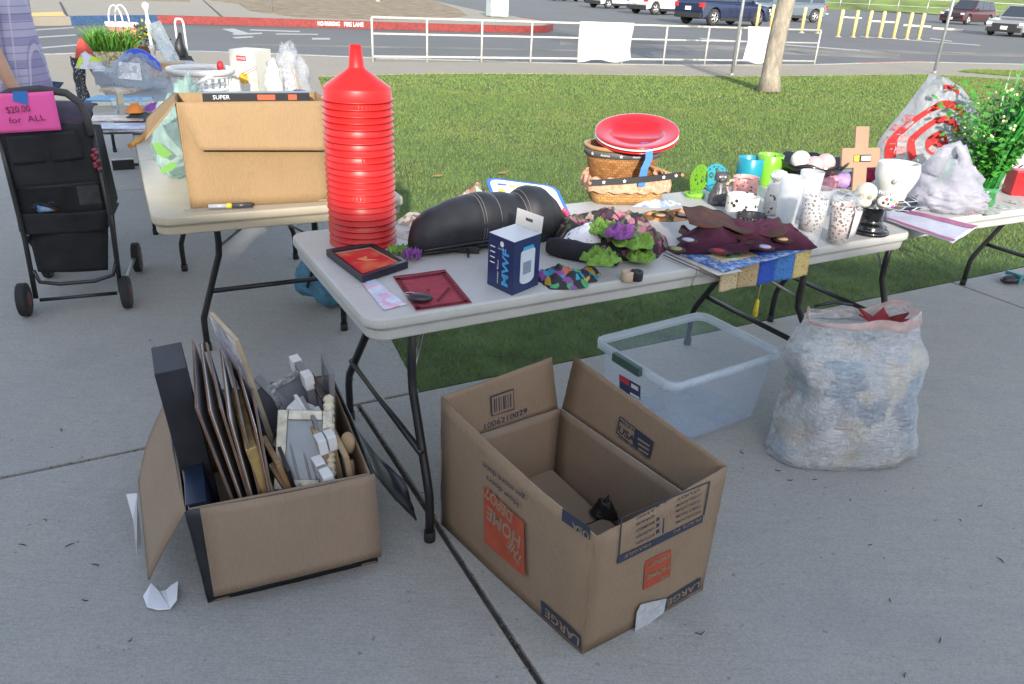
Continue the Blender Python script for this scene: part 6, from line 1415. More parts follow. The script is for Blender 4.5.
WM_ = spots('white mug with black lace print', (.68, .66, .62), (.03, .03, .03), 46, .30, .25); mug(T(740, 216), .060, .080, WM_, 'white mug with a black lace print behind the black bowl', inner=mat('white glaze', (.70, .69, .65), .2, var=0))
BWL = spots('black bowl with pale specks', (.015, .015, .016), (.35, .32, .28), 120, .18, .2); mug(T(750, 229), .060, .052, BWL, 'low black patterned bowl in front of the white lace-print mug', taper=.7, name='bowl', cat='bowl', inner=mat('gloss black glaze', (.012, .012, .013), .15, var=0))
# ---- glasses
FRO = film('frosted glass', (.80, .82, .84), .55, .3, .3, 60, .45, .002); CLG = film('clear drinking glass', (.8, .83, .86), .17, .04, .05, 20, .05, .001)
LEO = spots('leopard label', (.55, .42, .40), (.03, .02, .02), 95, .38, .4)
def tumbler(c, r0, r1, h, m, label, sleeve=None, base=.006):
    t = thing('drinking_glass', label, 'glass', c, 0, 'drinking glasses on the table'); mb = MB(); w_ = .0028
    mb.lathe([(.001, 0), (r0-.002, 0), (r0, .002), (r1, h-.0015), (r1-w_*.5, h), (r1-w_, h-.0015), (r0-w_, base), (.001, base)], c, 44); obj('tumbler', mb, m, t)
    if sleeve:
        z0, z1, sm_ = sleeve; f = lambda z: r0+(r1-r0)*z/h-w_-.0012; mb = MB(); mb.lathe([(f(z0), z0), (f(z1), z1)], c, 40); obj('inner_print', mb, sm_, t, solid=.0006)
    return t
tumbler(T(784, 225), .034, .044, .180, FRO, 'frosted white tumbler in front, left of the clear tall glass')
tumbler(T(803, 218), .033, .043, .180, FRO, 'frosted white tumbler farther back, partly behind the clear tall glass')
tumbler(T(806, 245), .037, .048, .198, CLG, 'clear tall glass with a grey printed rose band inside', (.055, .165, spots('rose print', (.42, .40, .40), (.07, .06, .06), 90, .33, .5)), .022)
tumbler(T(837, 243), .038, .052, .175, CLG, 'glass with a pink and black leopard print sleeve, rightmost of the glasses', (.008, .135, LEO))
mb = MB(); c = T(837, 243); 
for k in range(5): pass
q = [c+Vector((.046*math.cos(a), .046*math.sin(a), 0)) for a in (R(-75), R(-60), R(-45), R(-30))]; vs = [p+(p-c).normalized()*(.004)+Z*.03 for p in q]+[p+(p-c).normalized()*(.010)+Z*.125 for p in q]
mb.add(vs, [(i, i+1, i+5, i+4) for i in range(3)], 0, True); solo('label_sticker', mb, mat('pale label', (.6, .58, .58), .5, var=.25, vs=120), 'pale paper label stuck on the leopard-print glass', 'label', solid=.0006)
# white skull jar behind
WCER = mat('white ceramic', (.62, .61, .58), .3, var=.03, coat=.2)
c = T(772, 214); t = thing('ceramic_jar', 'white figured ceramic jar behind the left frosted tumbler', 'jar', c); mb = MB(); mb.lathe([(.001, 0), (.030, 0), (.036, .01), (.040, .06), (.034, .11), (.026, .13), (.001, .133)], c, 28); obj('body', mb, spots('jar pattern', (.62, .61, .58), (.12, .11, .10), 60, .24, .3), t)
mb = MB(); mb.ell(c+Z*.148, (.032, .028, .022), 20, 12, nz=.35, seed=3); obj('lid', mb, WCER, t)
# ---- black scalloped bowl with ornaments
GB = mat('glossy black glass', (.008, .008, .009), .08, var=0, coat=.5)
c = G(808, 196, TZ); c = T(806, 186); t = thing('scalloped_bowl', 'glossy black scalloped bowl holding round ornaments behind the glasses', 'bowl', c)
mb = MB(); wv = lambda a, j, k: (1+.07*abs(math.sin(4*a))*(j/k), .016*abs(math.sin(4*a))*max(0, 1-abs(j-5)/5)*1.2)
mb.lathe([(.001, 0), (.05, 0), (.055, .01), (.09, .04), (.130, .075), (.152, .105), (.148, .107), (.125, .08), (.085, .046), (.04, .018), (.001, .016)], c, 96, wave=wv); obj('bowl', mb, GB, t)
PKO = mat('pink ornament', (.68, .36, .36), .35, var=.05); 
for (dx_, dy_, r, m, l, zz) in ((-.055, -.02, .042, spots('white ornament with dark marks', (.72, .70, .68), (.05, .02, .03), 38, .22, .3), 'white round ornament with dark and red marks in the black bowl', .115), (.0, -.04, .042, PKO, 'pink round ornament in the front middle of the black bowl', .098), (.055, -.02, .042, PKO, 'pink round ornament at the right in the black bowl', .108)):
    mb = MB(); mb.ell(c+Vector((dx_, dy_, zz)), (r, r, r), 24, 16); solo('ornament', mb, m, l, 'ornament', 'round ornaments in the black bowl')
# ---- wooden cross, leaning
c = T(859, 191); e1 = Vector((.93, .30, 0)).normalized(); e2 = (Z*.97+Vector((-.08, .22, 0))).normalized(); CW = mat('tan cross board', (.31, .205, .135), .7, var=.06)
t = thing('wooden_cross', 'flat tan wooden cross with a small yellow label leaning behind the cake stand', 'cross', c)
def cr(x, z, off=0): return c+e1*x+e2*z+e1.cross(e2)*off
mb = MB(); mb.panel([cr(x, z) for x, z in ((-.035, 0), (.035, 0), (.035, .10), (.10, .10), (.10, .185), (.035, .185), (.035, .275), (-.035, .275), (-.035, .185), (-.10, .185), (-.10, .10), (-.035, .10))], .012); obj('board', mb, CW, t, bevel=.002)
mb = MB(); mb.panel([cr(x, z, .0015) for x, z in ((-.04, .125), (.05, .125), (.05, .155), (-.04, .155))], .0006); lb_ = obj('label', mb, mat('black label', (.03, .03, .03), .5, var=.4, vs=150), t)
mb = MB(); mb.panel([cr(x, z, .0025) for x, z in ((-.038, .127), (-.012, .127), (-.012, .153), (-.038, .153))], .0006); obj('yellow_patch', mb, mat('yellow label', (.6, .42, .04), .5, var=.2, vs=120), t)
mb = MB(); mb.panel([cr(x, z, .0025) for x, z in ((.0, .130), (.048, .130), (.048, .150), (.0, .150))], .0006); obj('white_patch', mb, mat('white label', (.6, .6, .58), .5, var=.2, vs=150), t)
# ---- purple and red cloth ornaments behind the cake stand
for (u, v, r, col, l) in ((842, 178, .05, (.30, .20, .42), 'lilac fabric heart behind the white skull'), (866, 172, .045, (.45, .02, .10), 'dark pink glittery heart beside the wooden cross'), (826, 182, .04, (.55, .25, .32), 'pink fabric heart at the edge of the black bowl')):
    p = T(u, v+10, TZ); mb = MB(); mb.ell(p+Z*.035, (r, .03, .035), 18, 12, nz=.15, seed=u); mb.ell(p+Vector((r*.6, 0, .045)), (r*.6, .028, .03), 16, 10); solo('fabric_heart', mb, mat('heart %d' % u, col, .6, var=.2, vs=50), l, 'fabric heart')
# ---- black stand and web plate with skull mug
c = T(868, 236)+Vector((.02, .05, 0)); t = thing('cake_stand', 'black pedestal stand with a wide wavy plate at the right end of the table', 'cake stand', c)
mb = MB(); mb.lathe([(.001, 0), (.068, 0), (.072, .006), (.066, .014), (.055, .02), (.058, .026), (.044, .034), (.038, .05), (.036, .085), (.045, .10), (.001, .102)], c, 48); obj('pedestal', mb, GB, t)
def web():
    m, nt, b = _nodes('black plate with pale web lines'); tc = N(nt, 'ShaderNodeTexCoord'); sp = N(nt, 'ShaderNodeSeparateXYZ'); nt.links.new(tc.outputs['Object'], sp.inputs[0]); at_ = N(nt, 'ShaderNodeMath', operation='ARCTAN2'); nt.links.new(sp.outputs[1], at_.inputs[0]); nt.links.new(sp.outputs[0], at_.inputs[1])
    m1 = N(nt, 'ShaderNodeMath', operation='MULTIPLY'); m1.inputs[1].default_value = 16/(2*PI); nt.links.new(at_.outputs[0], m1.inputs[0]); fr_ = N(nt, 'ShaderNodeMath', operation='FRACT'); nt.links.new(m1.outputs[0], fr_.inputs[0])
    ln = N(nt, 'ShaderNodeMath', operation='LENGTH') if False else N(nt, 'ShaderNodeVectorMath', operation='LENGTH'); nt.links.new(tc.outputs['Object'], ln.inputs[0]); m2 = N(nt, 'ShaderNodeMath', operation='MULTIPLY'); m2.inputs[1].default_value = 32; nt.links.new(ln.outputs['Value'], m2.inputs[0]); f2 = N(nt, 'ShaderNodeMath', operation='FRACT'); nt.links.new(m2.outputs[0], f2.inputs[0])
    l1 = N(nt, 'ShaderNodeMath', operation='LESS_THAN'); l1.inputs[1].default_value = .10; nt.links.new(fr_.outputs[0], l1.inputs[0]); l2 = N(nt, 'ShaderNodeMath', operation='LESS_THAN'); l2.inputs[1].default_value = .14; nt.links.new(f2.outputs[0], l2.inputs[0]); mx = N(nt, 'ShaderNodeMath', operation='MAXIMUM'); nt.links.new(l1.outputs[0], mx.inputs[0]); nt.links.new(l2.outputs[0], mx.inputs[1])
    nt.links.new(mix(nt, mx.outputs[0], (.012, .014, .022), (.42, .44, .48)), b.inputs['Base Color']); b.inputs['Roughness'].default_value = .25; return m
mb = MB(); wv = lambda a, j, k: (1+.05*math.sin(6*a), .010*math.sin(6*a)*(j/k if j < 5 else (k-j)/k*1.6)); mb.lathe([(.001, .103), (.06, .103), (.10, .108), (.145, .118), (.147, .121), (.10, .113), (.06, .109), (.001, .108)], c+Vector((0, 0, 0)), 84, wave=wv); obj('plate', mb, web(), t)
cs = c+Vector((.075, .05, .112)); t = thing('skull_mug', 'white ceramic skull-shaped mug standing on the black stand', 'mug', cs)
mb = MB(); mb.lathe([(.001, 0), (.038, 0), (.043, .008), (.046, .03), (.057, .055), (.066, .085), (.067, .11), (.063, .128), (.062, .133), (.058, .133), (.06, .12), (.061, .1), (.054, .06), (.04, .03), (.001, .02)], cs, 48, sq=(1.12, .98)); obj('body', mb, WCER, t)
d = Vector((-.8, -.6, 0)).normalized(); s_ = Vector((-d.y, d.x, 0))
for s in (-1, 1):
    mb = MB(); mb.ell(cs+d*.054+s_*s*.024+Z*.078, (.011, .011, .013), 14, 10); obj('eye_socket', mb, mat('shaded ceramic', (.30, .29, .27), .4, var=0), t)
mb = MB(); mb.tube([cs-d*.055+Z*.11, cs-d*.095+Z*.10, cs-d*.10+Z*.06, cs-d*.05+Z*.04], .007, 8); obj('handle', mb, WCER, t)
mb = MB()
for k in range(6): mb.box(tuple(cs+d*(.048)+s_*(-.022+.009*k)+Z*.028), (.007, .007, .012))
obj('teeth', mb, WCER, t, bevel=.001)
c2_ = c+Vector((-.055, -.03, .108)); t = thing('skull_figurine', 'cream skull figurine on the left edge of the black stand', 'figurine', c2_); mb = MB(); mb.ell(c2_+Z*.042, (.036, .040, .036), 20, 14); mb.ell(c2_+Vector((-.008, -.02, .014)), (.024, .024, .018), 16, 10); obj('skull', mb, mat('cream bone', (.58, .54, .42), .4, var=.05), t)
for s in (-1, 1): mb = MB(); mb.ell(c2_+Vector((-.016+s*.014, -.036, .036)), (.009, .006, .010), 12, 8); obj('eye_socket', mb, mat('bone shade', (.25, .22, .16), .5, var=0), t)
c3_ = c+Vector((.0, -.085, .113)); t = thing('skull_figurine', 'small painted sugar skull with coloured spots in front of the white skull mug', 'figurine', c3_); mb = MB(); mb.ell(c3_+Z*.022, (.036, .022, .022), 20, 12, zmin=c3_.z); obj('skull', mb, mat('sugar white', (.66, .62, .55), .5, var=.03), t)
for x, z_, col in ((-.02, .022, (.02, .02, .02)), (-.005, .020, (.02, .02, .02)), (.012, .028, (.55, .30, .02)), (.022, .020, (.50, .04, .04)), (.012, .012, (.30, .06, .35)), (-.012, .034, (.5, .05, .05)), (.002, .034, (.05, .25, .3))):
    mb = MB(); mb.ell(c3_+Vector((x, -.019*math.sqrt(max(.05, 1-(x/.036)**2)), z_)), (.006, .004, .006), 10, 6); obj('painted_spot', mb, mat('spot %.2f %.2f' % (x, z_), col, .5, var=0), t)
# ---- quilt runner, patchwork hanging over the edge
BLQ = pat('blue floral cotton', [(.07, .16, .42), (.20, .30, .52), (.05, .12, .36), (.35, .42, .55), (.10, .2, .45)], 90, .9)
ng = (V)  # across the table
def runner():
    A, B = T(680, 262), T(800, 232); ed0, ed1 = T(742, 272), T(812, 250)
    P = [T(668, 250, TZ+.005), T(775, 222, TZ+.005), T(812, 249, TZ+.005), T(724, 272, TZ+.005)]
    mb = MB(); mb.grid(lambda a, b: (P[0]*(1-a)+P[1]*a)*(1-b)+(P[3]*(1-a)+P[2]*a)*b+Z*(.002+.004*abs(nz(a*4, b*4))), 24, 18, t=.004); return mb
qt = thing('quilt_runner', 'blue patterned quilted runner with a patchwork end hanging over the table edge', 'quilt', T(750, 255)); obj('field', runner(), BLQ, qt)
LQ = mat('green leaf patch', (.03, .20, .09), .9, var=.2)
for (u, v, a) in ((718, 250, 25), (732, 256, 25), (790, 243, 20)):
    p = T(u, v, TZ+.014); mb = MB().at(p, R(a)); mb.panel([(-.03, 0, 0), (-.01, -.012, 0), (.03, -.008, 0), (.035, .004, 0), (.0, .012, 0)], .001, n=(0, 0, 1)); obj('leaf_patch', mb, LQ, qt)
# hanging end follows the table edge then drops
e_a, e_b = Vector((.0, 0, 0)), None
ud = Vector((math.cos(AN), math.sin(AN), 0)); vd = Vector((-ud.y, ud.x, 0)); ea = Vector((-.353, 1.674, 0))
s0_, s1_ = (T(736, 272)-ea).dot(ud), (T(812, 250)-ea).dot(ud); patches = [((.52, .42, .26), 'cream dots'), ((.40, .30, .16), 'tan print'), ((.02, .07, .40), 'royal blue'), ((.05, .17, .45), 'blue print'), ((.55, .42, .16), 'yellow print')]
for i, (col, nm) in enumerate(patches):
    f0_, f1_ = s0_+(s1_-s0_)*i/5+.0005, s0_+(s1_-s0_)*(i+1)/5-.0005
    m = spots('patch '+nm, col, tuple(x*.35 for x in col), 120, .25, .9); mb = MB()
    def f(a, b):
        s = f0_+(f1_-f0_)*a; q = b*.16
        if q < .055: p = ea+ud*s+vd*(.055-q)+Z*(TZ+.009)
        elif q < .075: k_ = (q-.055)/.02*PI/2; p = ea+ud*s-vd*(.012*math.sin(k_))+Z*(TZ+.009-.012*(1-math.cos(k_)))
        else: p = ea+ud*s-vd*(.012+.05*(q-.075)+.004*math.sin(s*40))+Z*(TZ-.003-(q-.075))
        return p
    mb.grid(f, 6, 24); obj('patch', mb, m, qt, solid=.004)
TG = mat('yellow tassel', (.55, .42, .03), .8, var=.2, vs=90); s = s0_+(s1_-s0_)*.46; b0_ = ea+ud*s-vd*.018+Z*(TZ-.085)
mb = MB(); mb.cyl(b0_, b0_-Z*.055, .0012, n=6); mb.tube([b0_-Z*.055, b0_-Z*.065, b0_-Z*.085, b0_-Z*.115], [.003, .007, .008, .010], 10); solo('tassel', mb, TG, 'yellow tassel dangling on a thread under the patchwork edge', 'tassel')
sheet('place_mat', [(664, 252), (700, 245), (742, 272), (718, 276)], TZ, mat('white printed mat', (.5, .47, .44), .6, var=.2, vs=30), 'white printed mat with a brown border under the blue quilt', 'place mat', .002, seed=5)
mb = MB(); a, b = T(663, 254, TZ+.007), T(719, 279, TZ+.007); n_ = Vector((.0, -.012, 0)); mb.panel([a, a+n_, b+n_, b], .001, n=(0, 0, 1)); obj('brown_border', mb, mat('brown border', (.12, .04, .025), .8, var=.3), [o for o in bpy.data.objects if o.name == 'place_mat'][0])
# ---- felt garland
FB_ = mat('brown felt', (.05, .020, .016), .98, var=.2, vs=30, bmp=.4, bs=120); FP = mat('plum felt', (.05, .007, .025), .98, var=.2, vs=30, bmp=.4, bs=120)
gt = thing('felt_garland', 'heap of brown and plum felt scallops with coloured felt discs', 'garland', T(738, 248))
obj('plum_layer', lump(T(738, 243, TZ+.012), .22, .11, .06, R(16), 51, .65, 13, 64, .3, 3), FP, gt)
def scallop(cpx, z, L, W_, ang, n, m, nm, seed, arch_=.02):
    c = T(*cpx, z); mb = MB(); xd = Vector((math.cos(ang), math.sin(ang), 0)); yd = Vector((-xd.y, xd.x, 0))
    def f(a, b):
        x = (a-.5)*L; lower = -W_*(.55+.45*abs(math.sin(a*n*PI))); y = W_*.5*(1-b)+lower*b; h = arch_*(.5+.5*math.sin(a*5+seed))+.012*nz(a*6+seed, b*3)+.01
        return c+xd*x+yd*y+Z*max(.002, h*(1-.5*b))
    mb.grid(f, 110, 10, t=.003); return obj(nm, mb, m, gt)
scallop((733, 228), TZ+.06, .33, .10, R(4), 3, FB_, 'scallop_strip', 1, .05); scallop((762, 242), TZ+.028, .2, .05, R(18), 3, FB_, 'scallop_strip', 2); scallop((700, 236), TZ+.02, .14, .045, R(-20), 2, FB_, 'scallop_strip', 3); scallop((745, 250), TZ+.02, .24, .04, R(20), 4, FP, 'scallop_strip', 4)
for (u, v, col, z_) in ((782, 240, (.50, .36, .18), .022), (718, 252, (.34, .02, .03), .02), (765, 248, (.42, .38, .52), .02), (688, 241, (.38, .42, .55), .03), (676, 250, (.25, .26, .12), .02), (660, 216, (.45, .25, .12), .03), (683, 216, (.45, .30, .32), .03)):
    p = T(u, v, TZ+z_+.028); mb = MB(); mb.lathe([(.001, 0), (.030, 0), (.030, .003), (.001, .003)], p, 24); o1 = obj('felt_tab', mb, FB_, gt); mb = MB(); mb.lathe([(.001, .0035), (.018, .0035), (.018, .006), (.001, .006)], p, 20); obj('felt_disc', mb, mat('felt %d' % u, col, .98, var=.1), o1)
solo('leaf_garland', lump(T(668, 218), .11, .05, .028, R(15), 61, 1., 20), pat('autumn leaves', [(.22, .08, .03), (.10, .11, .03), (.35, .15, .04), (.06, .03, .02), (.40, .22, .08)], 45), 'low heap of rust and olive fabric leaves behind the felt garland', 'garland')
solo('cloth', lump(T(656, 205), .10, .035, .02, R(20), 66, .6, 16), pat('blue white check', [(.35, .40, .50), (.55, .56, .58), (.2, .25, .38)], 60), 'small blue and white cloth at the back edge beside the woven basket', 'cloth')
# ================================================================== cream table with the tall box
ub = Vector((math.cos(R(27.5)), math.sin(R(27.5)), 0)); vb = Vector((-ub.y, ub.x, 0))
bl0, br0 = T(191, 209), T(333, 201); ub2 = (br0-bl0).normalized(); vb2 = Vector((-ub2.y, ub2.x, 0)); WB = (br0-bl0).length; DB, HB2 = .25, .355
t = thing('cardboard_box', 'tall sunlit open cardboard box on the cream table, its front flap folded down', 'cardboard box', (bl0+br0)/2+vb2*DB/2)
c4_ = [bl0, br0, br0+vb2*DB, bl0+vb2*DB]
for k, nm in ((0, 'front_wall'), (1, 'side_wall'), (2, 'rear_wall'), (3, 'side_wall')):
    j = (k+1) % 4; wallpanel(nm, [c4_[k]+Z*.001, c4_[j]+Z*.001, c4_[j]+Z*HB2, c4_[k]+Z*HB2], .005, CARDL, t, bend=.006, seed=k+50)
mb = MB(); mb.panel([p+Z*.008 for p in c4_], .005, n=(0, 0, 1)); obj('floor', mb, CARDL, t)
fnb = -vb2
wallpanel('front_flap', [c4_[0]+ub2*.055+fnb*.045+Z*(HB2-.145), c4_[1]+fnb*.045+Z*(HB2-.16), c4_[1]+fnb*.006+Z*(HB2+.004), c4_[0]+fnb*.006+Z*(HB2+.004)-ub2*.0], .004, card_mat('ribbed cardboard', (.29, .195, .105)), t, bend=.006, seed=60)
wallpanel('left_flap', [c4_[0]-ub2*.11-Z*-.24, c4_[0]+Z*(HB2+.002)-ub2*.004, c4_[3]+Z*(HB2+.002)-ub2*.004, c4_[3]-ub2*.11+Z*.27], .004, CARDL, t, seed=61)
# black flat carton inside, top edge showing
p = (c4_[0]+c4_[1])/2+vb2*.13; M_ = Matrix(((ub2.x, vb2.x, 0, p.x), (ub2.y, vb2.y, 0, p.y), (0, 0, 1, TZ), (0, 0, 0, 1))); mb = MB(); mb.T = M_; mb.box((.02, 0, .19), (.36, .05, .364)); t = thing('game_box', 'flat black carton with white and red print standing inside the tall cardboard box', 'carton', p); obj('carton', mb, BLK, t, bevel=.002)
mb = MB(); mb.T = M_; mb.box((.05, -.0256, .357), (.06, .001, .018)); mb.box((.14, -.0256, .357), (.03, .001, .018)); obj('red_print', mb, mat('red print', (.5, .08, .03), .5, var=0), t)
txt('SUPER', p+ub2*-.10-vb2*.026+Z*.358, ub2, Z, .014, WI, t, width=.055, off=.001)
# pale green plastic bag to the left of the box
GBAG = film('pale green carrier bag', (.44, .62, .56), .55, .25, .9, 24, .35)
t = thing('carrier_bag', 'pale green translucent carrier bag with leaf prints squeezed beside the tall box', 'carrier bag', T(172, 185))
c = T(170, 178)+Vector((.0, .03, 0)); mb = MB(); mb.ell(c+Vector((.03, .02, .14)), (.085, .13, .15), 40, 30, nz=.25, fr=5, seed=12, zmin=TZ+.002); mb.ell(c+Vector((.05, .12, .27)), (.05, .08, .09), 26, 18, nz=.5, fr=7, seed=5); obj('film', mb, GBAG, t)
LPF = mat('bright green leaf print', (.09, .26, .03), .6, var=.05)
vd_ = (_o-c).normalized(); e1 = vd_.cross(Z).normalized()*-1; e2 = vd_.cross(e1)*-1
def decal(uu, vv, pts, m, parent, depth, name='leaf_print', scale=1.):
    """small print on the bag skin, placed at a pixel and a depth along the view ray"""
    q = T(uu, vv); d = (_fw*F_PX+_rt*(uu-512)-_up*(vv-342)).normalized(); q = _o+d*depth; mb = MB(); mb.panel([q+e1*x*scale+e2*z*scale for x, z in pts], .0012); return obj(name, mb, m, parent)
dq = (c+Z*.16-_o).length-.135
decal(163, 149, [(-.035, -.02), (-.01, -.025), (.03, .02), (.0, .035), (-.02, .02)], LPF, t, dq-.02); decal(168, 168, [(-.03, .02), (-.02, -.005), (.02, -.022), (.035, -.01), (.01, .012)], LPF, t, dq-.03)
mb = MB(); a, b = T(130, 146), T(150, 138); mb.tube([a, (a+b)/2+Z*.012, b+Z*.03], .012, 8); solo('orange_strap', mb, mat('tan orange strap', (.50, .24, .06), .8, var=.15), 'short tan-orange strap lying at the left table edge by the carrier bag', 'strap')
# pens in a clear packet
a, b = T(184, 211), T(254, 208); mb = MB(); d = (b-a).normalized(); t = thing('pen_packet', 'clear packet with a grey and yellow marker pen on the front of the cream table', 'pen packet', a)
mb.cyl(a+d*.08+Z*.012, b-d*.07+Z*.012, .008, n=10); obj('barrel', mb, mat('grey pen', (.40, .40, .44), .3), t); mb = MB(); mb.cyl(b-d*.072+Z*.012, b-d*.005+Z*.012, .0095, n=10); obj('cap', mb, mat('dark cap', (.05, .05, .06), .3), t); mb = MB(); mb.cyl(b-d*.09+Z*.012, b-d*.073+Z*.012, .0097, n=10); obj('band', mb, mat('yellow cap', (.6, .5, .03), .4), t)
mb = MB(); w_ = Vector((-d.y, d.x, 0))*.02; mb.panel([a-w_+Z*.003, b-w_+Z*.003, b+w_+Z*.003, a+w_+Z*.003], .001, n=(0, 0, 1)); obj('packet', mb, film('clear packet', (.6, .6, .62), .3, .1), t)
# laundry basket with real openings
WPL = mat('white basket plastic', (.66, .66, .66), .4, var=.03); c = G(208, 112, TZ); c = T(207, 118); t = thing('laundry_basket', 'round white plastic laundry basket with slotted sides behind the tall box', 'laundry basket', c)
H_, r0, r1 = .27, .13, .165; NB_ = 26; mb = MB()
for i in range(NB_):
    a = 2*PI*i/NB_; d = Vector((math.cos(a), math.sin(a), 0)); e = Vector((-d.y, d.x, 0))*.009
    P = [c+d*(r0+(r1-r0)*k/3)+Z*(H_*k/3) for k in range(4)]
    for k in range(3): mb.panel([P[k]-e, P[k]+e, P[k+1]+e, P[k+1]-e], .003, n=d)
for k, z_ in enumerate((.02, .09, .16, .225)):
    rz = r0+(r1-r0)*z_/H_; mb.lathe([(rz-.003, z_), (rz+.003, z_), (rz+.003, z_+.014), (rz-.003, z_+.014), (rz-.003, z_)], c, 40)
mb.lathe([(.001, 0), (r0, 0), (r0, .008), (.001, .008)], c, 40); obj('slotted_wall', mb, WPL, t)
mb = MB(); mb.lathe([(r1-.008, H_-.03), (r1+.010, H_-.03), (r1+.014, H_-.004), (r1+.006, H_), (r1-.004, H_-.002), (r1-.008, H_-.03)], c, 48); obj('rim', mb, WPL, t)
mb = MB(); q = G(200, 84, TZ+.20); q2 = G(221, 72, TZ+.27); mb.tube([q+Vector((0, -.1, 0)), q2+Vector((0, -.1, 0))], .009, 8); solo('white_rod', mb, WPL, 'white plastic rod leaning diagonally across the laundry basket', 'rod')
# ramen carton
c = T(247, 108); t = thing('noodle_carton', 'white carton with a noodle picture behind the tall cardboard box', 'carton', c); aN = R(-14)
cz = zat(c, 78); ct = zat(c, 50); hgt = ct-TZ; cwid = wpx(28, c)
mb = MB().at(c, aN); mb.box((0, .09, hgt/2), (cwid, .18, hgt)); obj('carton', mb, mat('white carton', (.64, .61, .54), .5, var=.03), t, bevel=.002)
def fN(x, z_, off=.0012): return c+Vector((x*math.cos(aN)+off*math.sin(aN), x*math.sin(aN)-off*math.cos(aN), z_))
REDI = mat('red ink', (.50, .03, .03), .6, var=0)
def rectN(x, z_, w_, h_, m, nm, off=.0012): mb = MB(); mb.panel([fN(x-w_/2, z_-h_/2, off), fN(x+w_/2, z_-h_/2, off), fN(x+w_/2, z_+h_/2, off), fN(x-w_/2, z_+h_/2, off)], .0004); return obj(nm, mb, m, t)
rectN(-.005, hgt*.86, cwid*.38, hgt*.09, REDI, 'red_title'); rectN(.005, hgt*.16, cwid*.26, hgt*.11, REDI, 'red_title')
txt('NOODLES', fN(-.005, hgt*.86, .002), fN(1, 0)-fN(0, 0), Z, hgt*.04, WI, t, width=cwid*.32, off=.001)
mb = MB(); mb.panel([fN(.0+.035*math.cos(a), hgt*.52+.032*math.sin(a), .0014) for a in [k*PI/9 for k in range(18)]], .0004); obj('noodle_bowl_picture', mb, mat('noodle yellow', (.62, .34, .04), .6, var=.3, vs=60), t)
mb = MB(); mb.tube([fN(-.01, hgt*.60, .003), fN(.09, hgt*.74, .003)], .0018, 5); mb.tube([fN(0, hgt*.56, .003), fN(.09, hgt*.70, .003)], .0018, 5); obj('chopsticks_picture', mb, ORINK, t)
for x, z_ in ((-.07, .68), (-.07, .30), (.08, .32), (.075, .5), (-.072, .5)): rectN(x, hgt*z_, .035, hgt*.06, mat('pale yellow ink', (.62, .50, .26), .6, var=.2, vs=80), 'small_print')
# white crumpled parcels and a clear bag with oddments to the right
for (u, v, r, l) in ((232, 118, .075, 'crumpled white paper bundle left of the noodle carton'), (277, 114, .05, 'crumpled white cloth bundle right of the noodle carton')):
    p = T(u, v); mb = MB(); mb.ell(p+Z*(.12 if u < 240 else .15), (r, .07, .105 if u < 240 else .14), 30, 20, nz=.28, fr=7, seed=u, zmin=TZ); solo('bundle', mb, mat('off white cloth', (.58, .56, .52), .8, var=.08, vs=20, bmp=.5, bs=30), l, 'bundle')
CLB = film('clear crinkled bag', (.62, .64, .68), .30, .12, .9, 26, .3); c = T(292, 112); t = thing('clear_bag', 'clear crinkled plastic bag of oddments right of the noodle carton', 'plastic bag', c)
mb = MB(); mb.ell(c+Z*.16, (.125, .08, .17), 28, 18, nz=.4, fr=6, seed=31, zmin=TZ+.002); mb.ell(c+Vector((.0, 0, .30)), (.06, .05, .085), 18, 12, nz=.6, fr=6, seed=8); obj('film', mb, CLB, t)
solo('box_in_bag', (lambda m: (m.box((c.x-.01, c.y-.02, TZ+.19), (.12, .05, .12)), m)[1])(MB()), pat('grey scribble print', [(.50, .50, .52), (.30, .31, .36), (.58, .58, .6), (.2, .2, .26)], 120), 'small grey printed box inside the clear crinkled bag', 'box')
solo('brown_paddle', (lambda m: (m.tube([c+Vector((.08, -.03, .02)), c+Vector((.03, -.03, .26))], [.012, .018], 8), m)[1])(MB()), WOOD, 'thin brown wooden stick inside the clear crinkled bag', 'stick')
solo('bulb', (lambda m: (m.ell(c+Vector((.07, -.05, .12)), (.05, .03, .022), 14, 8), m)[1])(MB()), mat('navy cloth', (.03, .05, .16), .8), 'small navy cloth at the bottom right of the clear crinkled bag', 'cloth')
mb = MB(); mb.ell(T(226, 116)+Z*.27, (.02, .02, .03), 10, 8); solo('red_toy', mb, mat('red toy', (.5, .02, .03), .5), 'tiny red toy at the rim of the laundry basket', 'toy')

# far end of the cream table
def tbox(name, px_, w_, d_, h, ang, m, label, cat, z=TZ, bevel=.002, fr=0, tilt=0):
    p = T(px_[0], px_[1], z); mb = MB().at(p, ang, tilt); mb.box((0, 0, h/2), (w_, d_, h)); return solo(name, mb, m, label, cat, bevel=bevel)
mb = lump(T(140, 125), .13, .07, .06, R(20), 71, .5, 10); solo('puffy_pouch', mb, mat('dark grey quilted nylon', (.05, .055, .06), .5, var=.2, vs=20, bmp=.7, bs=26, bd=.01), 'dark grey puffy pouch at the far left corner of the cream table', 'pouch')
for i, (u, v, a, cl, l) in enumerate(((128, 131, 8, (.45, .42, .42), 'bottom magazine of the pile jutting over the left edge of the cream table'), (124, 130, -4, (.20, .28, .48), 'blue magazine in the middle of the pile jutting over the table edge'), (130, 129, 12, (.5, .46, .42), 'pale magazine third in the pile jutting over the table edge'), (125, 127, 2, (.35, .38, .50), 'top grey-blue magazine of the pile jutting over the table edge'), (118, 119, 10, (.48, .36, .30), 'thin reddish magazine just beyond the magazine pile'))):
    tbox('magazine', (u, v), .24, .17, .007, R(a+15), mat('magazine %d' % i, cl, .4, var=.35, vs=18), l, 'magazine', TZ+.001+.008*i)
